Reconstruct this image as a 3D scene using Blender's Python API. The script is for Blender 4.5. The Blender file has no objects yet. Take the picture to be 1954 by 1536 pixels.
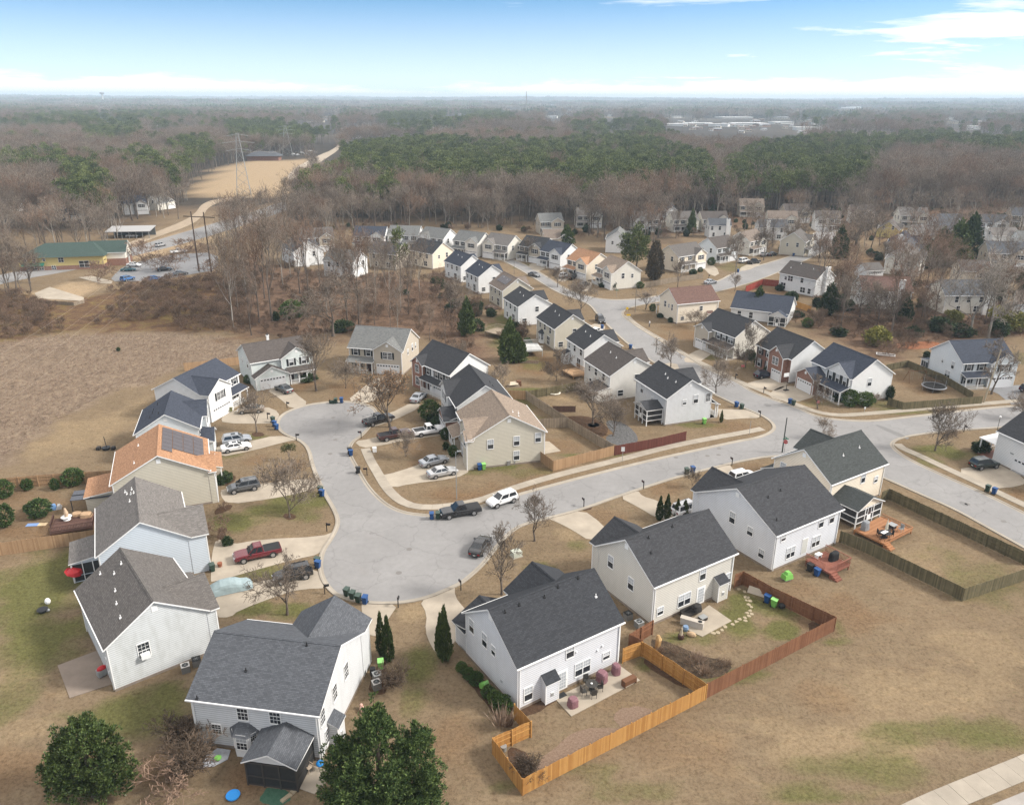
import bpy, math, random
import numpy as np
from mathutils import Vector, Matrix
R = math.radians
random.seed(7); rng = np.random.default_rng(7)
S = bpy.context.scene
COL = S.collection

# ------------------------------------------------------------------ camera, sky, sun, exposure
CAM_H, FPX, HORIZ, ROLL = 54.0, 1498.0, 188.0, 0.0041
TH = math.atan((768 - HORIZ) / FPX)
cam_d = bpy.data.cameras.new('camera'); cam = bpy.data.objects.new('camera', cam_d); COL.objects.link(cam)
cam_d.sensor_fit = 'HORIZONTAL'; cam_d.sensor_width = 36.0; cam_d.lens = 36.0 * FPX / 1954.0
cam_d.clip_start = 0.5; cam_d.clip_end = 60000
cam.matrix_world = Matrix.Translation((0, 0, CAM_H)) @ Matrix.Rotation(math.pi / 2 - TH, 4, 'X') @ Matrix.Rotation(math.atan(ROLL), 4, 'Z')
S.camera = cam

SUN_EL, SUN_AZ = 38.0, -4.0            # azimuth measured from +X (right of the view) towards +Y (into the view)
W = bpy.data.worlds.new('World'); S.world = W; W.use_nodes = True
nt = W.node_tree; nt.nodes.clear(); N = nt.nodes.new; LK = nt.links.new
def wmath(op, a, b=None, c=None):
    n = N('ShaderNodeMath'); n.operation = op
    for i, v in enumerate((a, b, c)):
        if v is None: continue
        if isinstance(v, (int, float)): n.inputs[i].default_value = v
        else: LK(v, n.inputs[i])
    return n.outputs[0]
def wramp(v, stops):
    n = N('ShaderNodeValToRGB'); e = n.color_ramp.elements
    e[0].position, e[0].color = stops[0]; e[1].position, e[1].color = stops[-1]
    for p, c in stops[1:-1]:
        k = e.new(p); k.color = c
    LK(v, n.inputs[0]); return n.outputs[0]
tc = N('ShaderNodeTexCoord'); sx = N('ShaderNodeSeparateXYZ'); LK(tc.outputs['Generated'], sx.inputs[0])
dx, dy, dz = sx.outputs
dzc = wmath('MAXIMUM', dz, 0.0)
# a clear winter sky is taken from higher up in the Nishita dome: the low haze of the model is built as air in the scene
cv = N('ShaderNodeCombineXYZ'); LK(dx, cv.inputs[0]); LK(dy, cv.inputs[1]); LK(wmath('MULTIPLY_ADD', dzc, 2.3, 0.14), cv.inputs[2])
vn = N('ShaderNodeVectorMath'); vn.operation = 'NORMALIZE'; LK(cv.outputs[0], vn.inputs[0])
sky = N('ShaderNodeTexSky'); sky.sky_type = 'NISHITA'; sky.sun_disc = False
sky.sun_elevation = R(SUN_EL); sky.sun_rotation = R(90 - SUN_AZ); sky.air_density = 1.0; sky.dust_density = 0.6; sky.ozone_density = 1.3
LK(vn.outputs[0], sky.inputs['Vector'])
hs = N('ShaderNodeHueSaturation'); hs.inputs['Hue'].default_value = 0.487; hs.inputs['Saturation'].default_value = 1.20; hs.inputs['Value'].default_value = 1.30; LK(sky.outputs[0], hs.inputs['Color'])
# cloud layer: planar projection of the view direction, so that clouds flatten towards the horizon
inv = wmath('DIVIDE', 1.0, wmath('ADD', dzc, 0.055))
cp = N('ShaderNodeCombineXYZ'); LK(wmath('MULTIPLY', dx, inv), cp.inputs[0]); LK(wmath('MULTIPLY', wmath('MULTIPLY', dy, inv), 1.25), cp.inputs[1])
nz = N('ShaderNodeTexNoise'); nz.inputs['Scale'].default_value = 0.36; nz.inputs['Detail'].default_value = 9; nz.inputs['Roughness'].default_value = 0.6; nz.inputs['Distortion'].default_value = 0.35
LK(cp.outputs[0], nz.inputs['Vector'])
thr = wmath('MULTIPLY_ADD', dx, 0.16, nz.outputs['Fac'])              # more cloud towards the right
thr = wmath('ADD', thr, wmath('MULTIPLY', wmath('MINIMUM', wmath('MAXIMUM', wmath('SUBTRACT', dzc, 0.14), 0.0), 0.5), 1.1))   # and overhead
cl = wramp(thr, [(0.585, (0, 0, 0, 1)), (0.64, (.5, .5, .5, 1)), (0.73, (1, 1, 1, 1))])
nb = N('ShaderNodeTexNoise'); nb.inputs['Scale'].default_value = 7.0; nb.inputs['Detail'].default_value = 7; nb.inputs['Roughness'].default_value = 0.62
cb = N('ShaderNodeCombineXYZ'); LK(dx, cb.inputs[0]); LK(wmath('MULTIPLY', dz, 7.0), cb.inputs[2]); LK(cb.outputs[0], nb.inputs['Vector'])
band_top = wmath('MULTIPLY_ADD', wmath('SUBTRACT', nb.outputs['Fac'], 0.5), 0.055, wmath('MULTIPLY_ADD', wmath('ABSOLUTE', wmath('ADD', dx, 0.12)), 0.020, 0.0205))
band = wmath('MINIMUM', wmath('MAXIMUM', wmath('MULTIPLY', wmath('SUBTRACT', band_top, dz), 75.0), 0.0), 1.0)
veil = wmath('MULTIPLY', wmath('MINIMUM', wmath('MAXIMUM', wmath('SUBTRACT', 1.0, wmath('MULTIPLY', dzc, 9.5)), 0.0), 1.0), 0.50)   # pale veil low down
fac = wmath('MAXIMUM', wmath('MAXIMUM', cl, band), veil)
mx = N('ShaderNodeMixRGB'); LK(fac, mx.inputs[0]); LK(hs.outputs[0], mx.inputs[1]); mx.inputs[2].default_value = (8.6, 8.3, 8.1, 1)
bg = N('ShaderNodeBackground'); bg.inputs['Strength'].default_value = 0.085; LK(mx.outputs[0], bg.inputs[0])
wo = N('ShaderNodeOutputWorld'); LK(bg.outputs[0], wo.inputs[0])

sd = bpy.data.lights.new('sun', 'SUN'); sd.energy = 2.5; sd.angle = R(11); sd.color = (1.0, 0.955, 0.89)
so = bpy.data.objects.new('sun', sd); COL.objects.link(so)
so.rotation_euler = (R(90 - SUN_EL), 0, R(SUN_AZ + 90))

S.view_settings.view_transform = 'Standard'; S.view_settings.look = 'None'
S.view_settings.exposure = 1.06; S.view_settings.gamma = 1.0; S.view_settings.use_curve_mapping = False
S.render.engine = 'CYCLES'
cy = S.cycles
cy.max_bounces = 5; cy.diffuse_bounces = 2; cy.glossy_bounces = 2; cy.transmission_bounces = 2; cy.transparent_max_bounces = 6; cy.volume_bounces = 0
cy.use_adaptive_sampling = True; cy.adaptive_threshold = 0.006
cy.volume_step_rate = 10; cy.volume_max_steps = 32
cy.use_denoising = True
try:
    cy.denoiser = 'OPENIMAGEDENOISE'; cy.denoising_input_passes = 'RGB_ALBEDO_NORMAL'; cy.denoising_prefilter = 'NONE'; cy.denoising_quality = 'HIGH'
except Exception: pass
cy.sample_clamp_indirect = 2.0; cy.sample_clamp_direct = 4.0
cy.caustics_reflective = False; cy.caustics_refractive = False

# ------------------------------------------------------------------ photograph point -> place on the ground (or at height z)
def at(px, py, z=0.0):
    c, n = math.cos(math.atan(ROLL)), math.sin(math.atan(ROLL))
    u, v = px - 977.0, py - 768.0
    u, v = u * c + v * n, -u * n + v * c
    ct, st = math.cos(TH), math.sin(TH)
    d = Vector((u / FPX, ct - v / FPX * st, -st - v / FPX * ct))
    t = (z - CAM_H) / d.z
    return Vector((d.x * t, d.y * t, z))
def head(p, q):
    a, b = at(*p), at(*q)
    return math.atan2(b.y - a.y, b.x - a.x)

# ------------------------------------------------------------------ mesh builder
class MB:
    def __init__(s): s.v = []; s.f = []; s.m = []
    def poly(s, pts, m=0):
        i = len(s.v); s.v.extend([tuple(p) for p in pts]); s.f.append(tuple(range(i, i + len(pts)))); s.m.append(m); return s
    def box(s, x0, x1, y0, y1, z0, z1, m=0, taper=0.0):
        i = len(s.v); t = taper
        s.v += [(x0, y0, z0), (x1, y0, z0), (x1, y1, z0), (x0, y1, z0), (x0 + t, y0 + t, z1), (x1 - t, y0 + t, z1), (x1 - t, y1 - t, z1), (x0 + t, y1 - t, z1)]
        for f in ((3, 2, 1, 0), (4, 5, 6, 7), (0, 1, 5, 4), (1, 2, 6, 5), (2, 3, 7, 6), (3, 0, 4, 7)):
            s.f.append(tuple(i + k for k in f)); s.m.append(m)
        return s
    def slab(s, top, th, mt=0, ms=1):
        """top: polygon wound anticlockwise seen from above; th: thickness straight down"""
        n = len(top); i = len(s.v)
        s.v += [tuple(p) for p in top] + [(p[0], p[1], p[2] - th) for p in top]
        s.f.append(tuple(i + k for k in range(n))); s.m.append(mt)
        s.f.append(tuple(i + n + k for k in reversed(range(n)))); s.m.append(ms)
        for k in range(n):
            a, b = i + k, i + (k + 1) % n
            s.f.append((a, a + n, b + n, b)); s.m.append(ms)
        return s
    def tube(s, pts, rad, n=6, m=0, cap=True):
        pts = [Vector(p) for p in pts]; i0 = len(s.v)
        if not hasattr(rad, '__len__'): rad = [rad] * len(pts)
        for k, p in enumerate(pts):
            d = (pts[min(k + 1, len(pts) - 1)] - pts[max(k - 1, 0)])
            d = d.normalized() if d.length > 1e-9 else Vector((0, 0, 1))
            a = d.cross(Vector((0.31, 0.95, 0.05)) if abs(d.z) > 0.8 else Vector((0, 0, 1))).normalized(); b = d.cross(a)
            for j in range(n):
                t = 2 * math.pi * j / n; q = p + (a * math.cos(t) + b * math.sin(t)) * rad[k]
                s.v.append((q.x, q.y, q.z))
        for k in range(len(pts) - 1):
            for j in range(n):
                a, b = i0 + k * n + j, i0 + k * n + (j + 1) % n
                s.f.append((a, a + n, b + n, b)); s.m.append(m)
        if cap:
            s.f.append(tuple(i0 + j for j in range(n))); s.m.append(m)
            e = i0 + (len(pts) - 1) * n; s.f.append(tuple(e + j for j in reversed(range(n)))); s.m.append(m)
        return s
    def ball(s, c, r, m=0, n=10, k=6):
        rx, ry, rz = r if hasattr(r, '__len__') else (r, r, r); i0 = len(s.v)
        for a in range(1, k):
            t = math.pi * a / k
            for b in range(n):
                p = 2 * math.pi * b / n
                s.v.append((c[0] + rx * math.sin(t) * math.cos(p), c[1] + ry * math.sin(t) * math.sin(p), c[2] + rz * math.cos(t)))
        s.v += [(c[0], c[1], c[2] + rz), (c[0], c[1], c[2] - rz)]; T, B = len(s.v) - 2, len(s.v) - 1
        for b in range(n):
            s.f.append((T, i0 + b, i0 + (b + 1) % n)); s.m.append(m)
            e = i0 + (k - 2) * n; s.f.append((B, e + (b + 1) % n, e + b)); s.m.append(m)
        for a in range(k - 2):
            for b in range(n):
                p, q = i0 + a * n + b, i0 + a * n + (b + 1) % n
                s.f.append((p, p + n, q + n, q)); s.m.append(m)
        return s
    def grid(s, rows, m=0, closed=False):
        i0 = len(s.v); w = len(rows[0])
        for r in rows: s.v += [tuple(p) for p in r]
        for a in range(len(rows) - 1):
            for b in range(w if closed else w - 1):
                p, q = i0 + a * w + b, i0 + a * w + (b + 1) % w
                s.f.append((p, q, q + w, p + w)); s.m.append(m)
        return s
    def move(s, mat, start=0):
        for k in range(start, len(s.v)):
            p = mat @ Vector(s.v[k]); s.v[k] = (p.x, p.y, p.z)
        return s
    def mesh(s, name, mats, uv=False, smooth=False):
        me = bpy.data.meshes.new(name); me.from_pydata(s.v, [], s.f)
        for m in (mats if isinstance(mats, (list, tuple)) else [mats]): me.materials.append(m)
        if any(s.m): me.polygons.foreach_set('material_index', s.m)
        if smooth: me.polygons.foreach_set('use_smooth', [True] * len(s.f))
        if uv:
            L = me.uv_layers.new(name='UVMap'); d = L.data; V = me.vertices
            for p in me.polygons:
                n = p.normal
                u = Vector((1, 0, 0)) if abs(n.z) > 0.999 else Vector((-n.y, n.x, 0)).normalized()
                w = n.cross(u)
                for li in p.loop_indices:
                    co = V[me.loops[li].vertex_index].co
                    d[li].uv = (co.dot(u), co.dot(w))
        me.update(); return me
    def obj(s, name, mats, parent=None, loc=(0, 0, 0), rz=0.0, uv=False, smooth=False):
        return link(name, s.mesh(name, mats, uv, smooth), parent, loc, rz)
def link(name, me, parent=None, loc=(0, 0, 0), rz=0.0, scale=None):
    o = bpy.data.objects.new(name, me); COL.objects.link(o)
    o.location = loc; o.rotation_euler = (0, 0, rz)
    if scale is not None: o.scale = scale if hasattr(scale, '__len__') else (scale,) * 3
    if parent is not None: o.parent = parent
    return o
def tag(o, label=None, cat=None, group=None, kind=None):
    if label: o['label'] = label
    if cat: o['category'] = cat
    if group: o['group'] = group
    if kind: o['kind'] = kind
    return o
def thing(name, label, cat, loc=(0, 0, 0), rz=0.0, group=None):
    return tag(link(name, None, None, loc, rz), label, cat, group)
def copy_tree(o, parent=None):
    c = o.copy(); COL.objects.link(c)
    if parent is not None: c.parent = parent
    for ch in o.children: copy_tree(ch, c)
    return c

# ------------------------------------------------------------------ materials
MATS = {}
class NT:
    """small node helper for one material"""
    def __init__(s, name):
        s.mat = bpy.data.materials.new(name); s.mat.use_nodes = True; s.t = s.mat.node_tree; s.t.nodes.clear()
        s.bs = s.t.nodes.new('ShaderNodeBsdfPrincipled'); o = s.t.nodes.new('ShaderNodeOutputMaterial'); s.t.links.new(s.bs.outputs[0], o.inputs[0])
        s.bs.inputs['Specular IOR Level'].default_value = 0.3
    def n(s, t, **k):
        x = s.t.nodes.new(t)
        for a, b in k.items(): setattr(x, a, b)
        return x
    def l(s, a, b): s.t.links.new(a, b)
    def set(s, sock, v):
        if hasattr(v, 'is_output'): s.l(v, sock)
        elif isinstance(v, (tuple, list)) and len(v) == 3 and sock.type == 'RGBA': sock.default_value = (*v, 1)
        else: sock.default_value = v
    def math(s, op, a, b=0.0, clamp=False):
        x = s.n('ShaderNodeMath', operation=op, use_clamp=clamp); s.set(x.inputs[0], a); s.set(x.inputs[1], b); return x.outputs[0]
    def mix(s, f, a, b, mode='MIX'):
        x = s.n('ShaderNodeMixRGB', blend_type=mode); s.set(x.inputs[0], f); s.set(x.inputs[1], a); s.set(x.inputs[2], b); return x.outputs[0]
    def noise(s, vec, scale, detail=4, rough=0.55, dist=0.0):
        x = s.n('ShaderNodeTexNoise'); x.inputs['Scale'].default_value = scale; x.inputs['Detail'].default_value = detail; x.inputs['Roughness'].default_value = rough; x.inputs['Distortion'].default_value = dist
        if vec is not None: s.l(vec, x.inputs['Vector'])
        return x.outputs['Fac']
    def ramp(s, f, stops):
        x = s.n('ShaderNodeValToRGB'); e = x.color_ramp.elements
        cc = lambda c: (*c, 1) if hasattr(c, '__len__') else (c, c, c, 1)
        e[0].position, e[0].color = stops[0][0], cc(stops[0][1]); e[1].position, e[1].color = stops[-1][0], cc(stops[-1][1])
        for p, c in stops[1:-1]: k = e.new(p); k.color = cc(c)
        s.l(f, x.inputs[0]); return x.outputs[0]
    def coord(s, which='Object'): return s.n('ShaderNodeTexCoord').outputs[which]
    def pos(s): return s.n('ShaderNodeNewGeometry').outputs['Position']
    def island(s): return s.n('ShaderNodeNewGeometry').outputs['Random Per Island']
    def orand(s): return s.n('ShaderNodeObjectInfo').outputs['Random']
    def scale(s, vec, sc):
        x = s.n('ShaderNodeMapping'); s.l(vec, x.inputs['Vector']); x.inputs['Scale'].default_value = sc; return x.outputs[0]
    def bump(s, h, strength=0.3, dist=0.05):
        x = s.n('ShaderNodeBump'); x.inputs['Strength'].default_value = strength; x.inputs['Distance'].default_value = dist; s.l(h, x.inputs['Height']); s.l(x.outputs[0], s.bs.inputs['Normal'])
    def done(s, col=None, rough=0.7, metal=0.0, spec=None):
        if col is not None: s.set(s.bs.inputs['Base Color'], col)
        s.set(s.bs.inputs['Roughness'], rough); s.bs.inputs['Metallic'].default_value = metal
        if spec is not None: s.bs.inputs['Specular IOR Level'].default_value = spec
        return s.mat
def srgb(r, g, b):
    f = lambda c: (c / 255 / 12.92) if c / 255 <= 0.04045 else ((c / 255 + 0.055) / 1.055) ** 2.4
    return (f(r), f(g), f(b))
def sc(c, k): return tuple(min(1.0, x * k) for x in c)
def plain(name, col, rough=0.6, metal=0.0, var=0.12, scale=3.0, spec=0.3):
    if name in MATS: return MATS[name]
    t = NT(name); nz = t.noise(t.coord(), scale, 5)
    c = t.mix(nz, sc(col, 1 - var), sc(col, 1 + var))
    MATS[name] = t.done(c, rough, metal, spec); return MATS[name]
def siding(name, col, dirt=0.25, tone=(0.16, 0.16, 0.11)):
    if name in MATS: return MATS[name]
    t = NT(name); uv = t.n('ShaderNodeUVMap').outputs[0]; sp = t.n('ShaderNodeSeparateXYZ'); t.l(uv, sp.inputs[0])
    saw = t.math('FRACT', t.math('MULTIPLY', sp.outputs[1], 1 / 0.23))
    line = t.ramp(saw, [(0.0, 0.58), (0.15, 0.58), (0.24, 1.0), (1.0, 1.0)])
    ob = t.coord(); nz = t.noise(ob, 0.7, 6, 0.6); st = t.noise(t.scale(ob, (1.2, 1.2, 0.35)), 1.1, 6, 0.65)
    # plank to plank tone
    pl = t.noise(t.scale(uv, (0.23, 1 / 0.19, 1)), 1.0, 0)
    c = t.mix(t.math('MULTIPLY', pl, 0.03), col, sc(col, 0.55))
    c = t.mix(t.math('MULTIPLY', t.ramp(st, [(0.45, 0.0), (0.75, 1.0)]), dirt), c, tone)
    c = t.mix(t.math('MULTIPLY', t.ramp(nz, [(0.35, 0.0), (0.8, 1.0)]), 0.14), c, sc(col, 0.6))
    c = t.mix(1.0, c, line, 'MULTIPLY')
    MATS[name] = t.done(c, 0.62); return MATS[name]
def shingle(name, col, contrast=0.35):
    if name in MATS: return MATS[name]
    t = NT(name); uv = t.n('ShaderNodeUVMap').outputs[0]
    br = t.n('ShaderNodeTexBrick'); t.l(uv, br.inputs['Vector']); br.offset = 0.37; br.inputs['Scale'].default_value = 1.0
    br.inputs['Brick Width'].default_value = 0.34; br.inputs['Row Height'].default_value = 0.145; br.inputs['Mortar Size'].default_value = 0.018; br.inputs['Mortar Smooth'].default_value = 0.3
    t.set(br.inputs['Color1'], sc(col, 1 - contrast)); t.set(br.inputs['Color2'], sc(col, 1 + contrast)); t.set(br.inputs['Mortar'], sc(col, 0.45)); br.inputs['Bias'].default_value = 0.0
    ob = t.coord(); nz = t.noise(ob, 0.35, 6, 0.6); fine = t.noise(ob, 9.0, 3, 0.7)
    strk = t.noise(t.scale(uv, (1.3, 0.12, 1)), 1.0, 5, 0.6)
    c = t.mix(t.math('MULTIPLY', nz, 0.35), br.outputs['Color'], sc(col, 0.62))
    c = t.mix(t.math('MULTIPLY', t.ramp(strk, [(0.5, 0), (0.8, 1)]), 0.35), c, sc(col, 0.6))
    c = t.mix(t.math('MULTIPLY', fine, 0.4), c, sc(col, 1.5))
    t.bump(br.outputs['Fac'], -0.4, 0.02)
    MATS[name] = t.done(c, 0.9, spec=0.15); return MATS[name]
def brickm(name, c1, c2, mortar):
    if name in MATS: return MATS[name]
    t = NT(name); uv = t.n('ShaderNodeUVMap').outputs[0]; br = t.n('ShaderNodeTexBrick'); t.l(uv, br.inputs['Vector']); br.inputs['Scale'].default_value = 1.0
    br.inputs['Brick Width'].default_value = 0.22; br.inputs['Row Height'].default_value = 0.078; br.inputs['Mortar Size'].default_value = 0.008
    t.set(br.inputs['Color1'], c1); t.set(br.inputs['Color2'], c2); t.set(br.inputs['Mortar'], mortar)
    c = t.mix(t.math('MULTIPLY', t.noise(t.coord(), 1.2, 5), 0.4), br.outputs['Color'], sc(c1, 0.6))
    t.bump(br.outputs['Fac'], -0.3, 0.01)
    MATS[name] = t.done(c, 0.85); return MATS[name]
def wood(name, c1, c2, grime=0.25):
    if name in MATS: return MATS[name]
    t = NT(name); ob = t.coord(); r = t.orand()
    g = t.noise(t.scale(ob, (9, 9, 0.8)), 2.0, 6, 0.65)
    c = t.mix(t.math('ADD', t.math('MULTIPLY', r, 0.75), t.math('MULTIPLY', t.math('SUBTRACT', t.island(), 0.5), 0.5), True), c1, c2)
    c = t.mix(t.math('MULTIPLY', t.ramp(g, [(0.42, 0), (0.7, 1)]), 0.5), c, sc(c1, 0.55))
    big = t.noise(t.pos(), 0.9, 5, 0.6)
    c = t.mix(t.math('MULTIPLY', t.ramp(big, [(0.45, 0), (0.75, 1)]), grime), c, sc(c1, 0.4))
    t.bump(g, 0.2, 0.01)
    MATS[name] = t.done(c, 0.8); return MATS[name]
def foliage(name, dark, light, gain=1.0, rough=0.65):
    if name in MATS: return MATS[name]
    t = NT(name); f = t.math('ADD', t.math('MULTIPLY', t.island(), 0.7), t.math('MULTIPLY', t.math('SUBTRACT', t.orand(), 0.5), 0.55), True)
    nz = t.noise(t.coord(), 0.8, 3)
    f = t.math('ADD', f, t.math('MULTIPLY', t.math('SUBTRACT', nz, 0.5), 0.9), True)
    c = t.mix(f, dark, light)
    MATS[name] = t.done(c, rough, spec=0.2); return MATS[name]
def paint(name, col, rough=0.25, metal=0.0):
    if name in MATS: return MATS[name]
    t = NT(name); nz = t.noise(t.coord(), 6.0, 4)
    c = t.mix(t.math('MULTIPLY', nz, 0.22), col, sc(col, 0.7)); t.bs.inputs['Coat Weight'].default_value = 0.6; t.bs.inputs['Coat Roughness'].default_value = 0.12
    MATS[name] = t.done(c, rough, metal, 0.5); return MATS[name]
# ------------------------------------------------------------------ the ground
def P(pts, z=0.0): return [at(x, y, z) for x, y in pts]
def chaikin(p, it=2, closed=True):
    for _ in range(it):
        q = []; n = len(p)
        for i in range(n if closed else n - 1):
            a, b = p[i], p[(i + 1) % n]; q += [a.lerp(b, .25), a.lerp(b, .75)]
        if not closed: q = [p[0]] + q + [p[-1]]
        p = q
    return p
def sd_poly(X, Y, poly):
    """signed distance (negative inside) of points to a polygon"""
    d = np.full(X.shape, 1e9); ins = np.zeros(X.shape, bool); n = len(poly)
    for i in range(n):
        a, b = poly[i], poly[(i + 1) % n]; ex, ey = b.x - a.x, b.y - a.y
        t = np.clip(((X - a.x) * ex + (Y - a.y) * ey) / (ex * ex + ey * ey + 1e-12), 0, 1)
        d = np.minimum(d, np.hypot(X - a.x - ex * t, Y - a.y - ey * t))
        if abs(ey) > 1e-9:
            c = ((a.y > Y) != (b.y > Y)) & (X < ex * (Y - a.y) / ey + a.x); ins ^= c
    return np.where(ins, -d, d)
def vnoise(X, Y, s, seed=0):
    """smooth value noise, numpy"""
    x, y = X / s + seed * 17.3, Y / s + seed * 9.1; xi, yi = np.floor(x), np.floor(y); fx, fy = x - xi, y - yi
    fx = fx * fx * (3 - 2 * fx); fy = fy * fy * (3 - 2 * fy)
    h = lambda a, b: np.modf(np.abs(np.sin(a * 127.1 + b * 311.7 + seed) * 43758.5453))[0]
    return (h(xi, yi) * (1 - fx) + h(xi + 1, yi) * fx) * (1 - fy) + (h(xi, yi + 1) * (1 - fx) + h(xi + 1, yi + 1) * fx) * fy
def hills(X, Y):
    d = np.hypot(X, Y); k = np.clip((d - 2500) / 6000, 0, 1) ** 1.3
    h = vnoise(X, Y, 2600, 3) * 34 + vnoise(X, Y, 900, 5) * 14
    return np.where(d > 1500, k * (h - 8), 0.0)

def axis(a, b, step, lo, hi, g=1.13):
    c = list(np.arange(a, b, step)); s = step; x = a
    left = []
    while x > lo: s *= g; x -= s; left.append(x)
    s = step; x = c[-1]; right = []
    while x < hi: s *= g; x += s; right.append(x)
    return np.array(left[::-1] + c + right)
gx = axis(-112, 132, 1.0, -15500, 15500); gy = axis(36, 235, 1.0, -380, 16500, 1.06)
GX, GY = np.meshgrid(gx, gy)
GZ = hills(GX, GY)
POLY = dict(
    field=[(-60, 655), (0, 650), (100, 640), (330, 632), (420, 640), (480, 655), (455, 690), (350, 700), (286, 735), (240, 742), (190, 762), (100, 812), (0, 885), (-90, 930)],
    brush=[(-40, 560), (70, 562), (120, 578), (150, 572), (200, 560), (280, 536), (380, 525), (430, 520), (490, 560), (480, 655), (420, 640), (330, 632), (100, 640), (-40, 652)],
    woods=[(430, 515), (470, 480), (520, 505), (640, 515), (780, 525), (860, 555), (905, 600), (915, 690), (870, 670), (790, 640), (660, 640), (600, 650), (540, 650), (470, 650), (430, 640)],
    woods2=[(1560, 590), (1640, 575), (1780, 590), (1954, 585), (1990, 640), (1760, 660), (1700, 690), (1650, 665), (1560, 640), (1500, 610)],
    sand=[(345, 372), (395, 345), (425, 322), (480, 306), (600, 304), (604, 322), (562, 340), (547, 374), (470, 377)],
    bank=[(225, 480), (300, 455), (400, 428), (500, 398), (540, 380), (545, 385), (520, 415), (420, 452), (420, 482), (410, 460), (330, 480), (240, 505)],
    day=[(60, 560), (150, 535), (200, 540), (160, 565), (110, 575)],
    woods3=[(1250, 398), (1560, 385), (2010, 375), (2010, 425), (1850, 440), (1600, 425), (1450, 430), (1290, 448), (1240, 470)],
    far=[(-3000, 470), (200, 440), (330, 400), (500, 395), (560, 420), (640, 425), (1000, 425), (1250, 470), (1300, 420), (2400, 380), ],
)
ZONE = {k: P(v) for k, v in POLY.items()}
ZONE['far'] += [Vector((15600, 900, 0)), Vector((15600, 16600, 0)), Vector((-15600, 16600, 0)), Vector((-15600, 900, 0))]
near = (np.abs(GX) < 420) & (GY < 900)
def zone(k, soft, wob=0.0):
    o = np.zeros(GX.shape); m = near if k not in ('far',) else np.ones(GX.shape, bool)
    x, y = GX[m], GY[m]
    d = sd_poly(x, y, ZONE[k]) + (vnoise(x, y, 6, 2) - 0.5) * wob + (vnoise(x, y, 1.9, 4) - 0.5) * wob * .5
    o[m] = np.clip(0.5 - d / soft, 0, 1); return o
w_field, w_brush, w_litter, w_straw = zone('field', 2.5, 5), zone('brush', 5, 8), np.maximum(np.maximum(zone('woods', 8, 9), zone('woods2', 7, 8)), zone('woods3', 9, 12)), np.maximum(zone('sand', 4, 5), zone('bank', 4, 4))
w_far = zone('far', 30, 30); w_litter = np.maximum(w_litter, w_far * (1 - w_straw)); w_straw = np.maximum(w_straw, zone('day', 2, 2))
w_green = np.zeros(GX.shape); w_brown = np.zeros(GX.shape); w_pale = np.zeros(GX.shape)
def blob(arr, px, py, rx, ry, s=1.0):
    c = at(px, py); k = (at(px + 1, py) - c).length; q = (at(px, py - 1) - at(px, py + 1)).length / 2
    X = (GX - c.x) / (rx * k); Y = (GY - c.y) / (ry * q)
    d = np.hypot(X, Y) + (vnoise(GX, GY, 2.2, 8) - .5) * 0.7 + (vnoise(GX, GY, 5.5, 9) - .5) * .5
    np.maximum(arr, np.clip((1.05 - d) * 1.8, 0, 1) * s, out=arr)
for b in [(80, 1120, 120, 70, .75), (60, 1230, 110, 60, .7), (250, 1370, 150, 55, .7), (330, 1330, 60, 40, .85), (30, 1330, 60, 50, .45), (560, 1165, 70, 22, 1), (500, 1160, 50, 16, .9), (545, 965, 100, 40, .7), (440, 1000, 50, 24, .85),
          (480, 1140, 40, 14, .6), (500, 1090, 60, 14, .6), (470, 835, 45, 9, .6), (440, 870, 40, 8, .5), (800, 1270, 45, 60, .7), (790, 1330, 40, 40, .5), (1035, 1090, 40, 20, .6), (1100, 1040, 30, 16, .5),
          (1420, 1150, 34, 22, 1), (1395, 1190, 50, 40, .85), (1340, 1200, 40, 30, .55), (1300, 1215, 50, 22, .8), (1230, 1265, 16, 10, 1), (1493, 1204, 34, 19, 1), (1480, 1160, 60, 20, .6), (1400, 1290, 90, 14, .6), (1590, 1225, 40, 10, .7), (1600, 1190, 12, 30, .5), (1860, 1110, 90, 60, .35),
          (1760, 1400, 120, 22, .5), (1880, 1400, 120, 30, .55), (1640, 1470, 160, 36, .5), (1560, 1515, 120, 20, .6), (1800, 860, 60, 18, .75), (1775, 880, 40, 10, .5), (1870, 870, 50, 16, .3),
          (900, 790, 60, 14, .3), (990, 770, 46, 16, .55), (1010, 800, 30, 10, .4), (1010, 745, 60, 6, .8), (960, 630, 40, 40, .75), (1010, 690, 30, 16, .4), (1000, 900, 60, 14, .35), (900, 900, 40, 8, .5), (960, 890, 70, 7, .7), (1330, 810, 50, 6, .6), (1130, 870, 90, 5, .6),
          (1630, 770, 110, 9, .4), (1720, 785, 60, 6, .6), (1060, 500, 20, 8, .6), (1000, 510, 24, 7, .5), (1090, 490, 30, 8, .4), (1400, 510, 40, 10, .4), (1350, 680, 30, 9, .5), (1440, 700, 40, 9, .3), (780, 545, 50, 12, .4), (830, 550, 40, 10, .5), (570, 520, 40, 14, .5), (640, 520, 40, 10, .4),
          (1850, 600, 90, 16, .5), (1950, 690, 40, 20, .4), (1040, 1420, 60, 8, .6), (960, 1500, 30, 14, .5), (1100, 1470, 120, 14, .35), (905, 1240, 10, 10, .4), (1230, 1510, 100, 20, .3)]: blob(w_green, *b)
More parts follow.
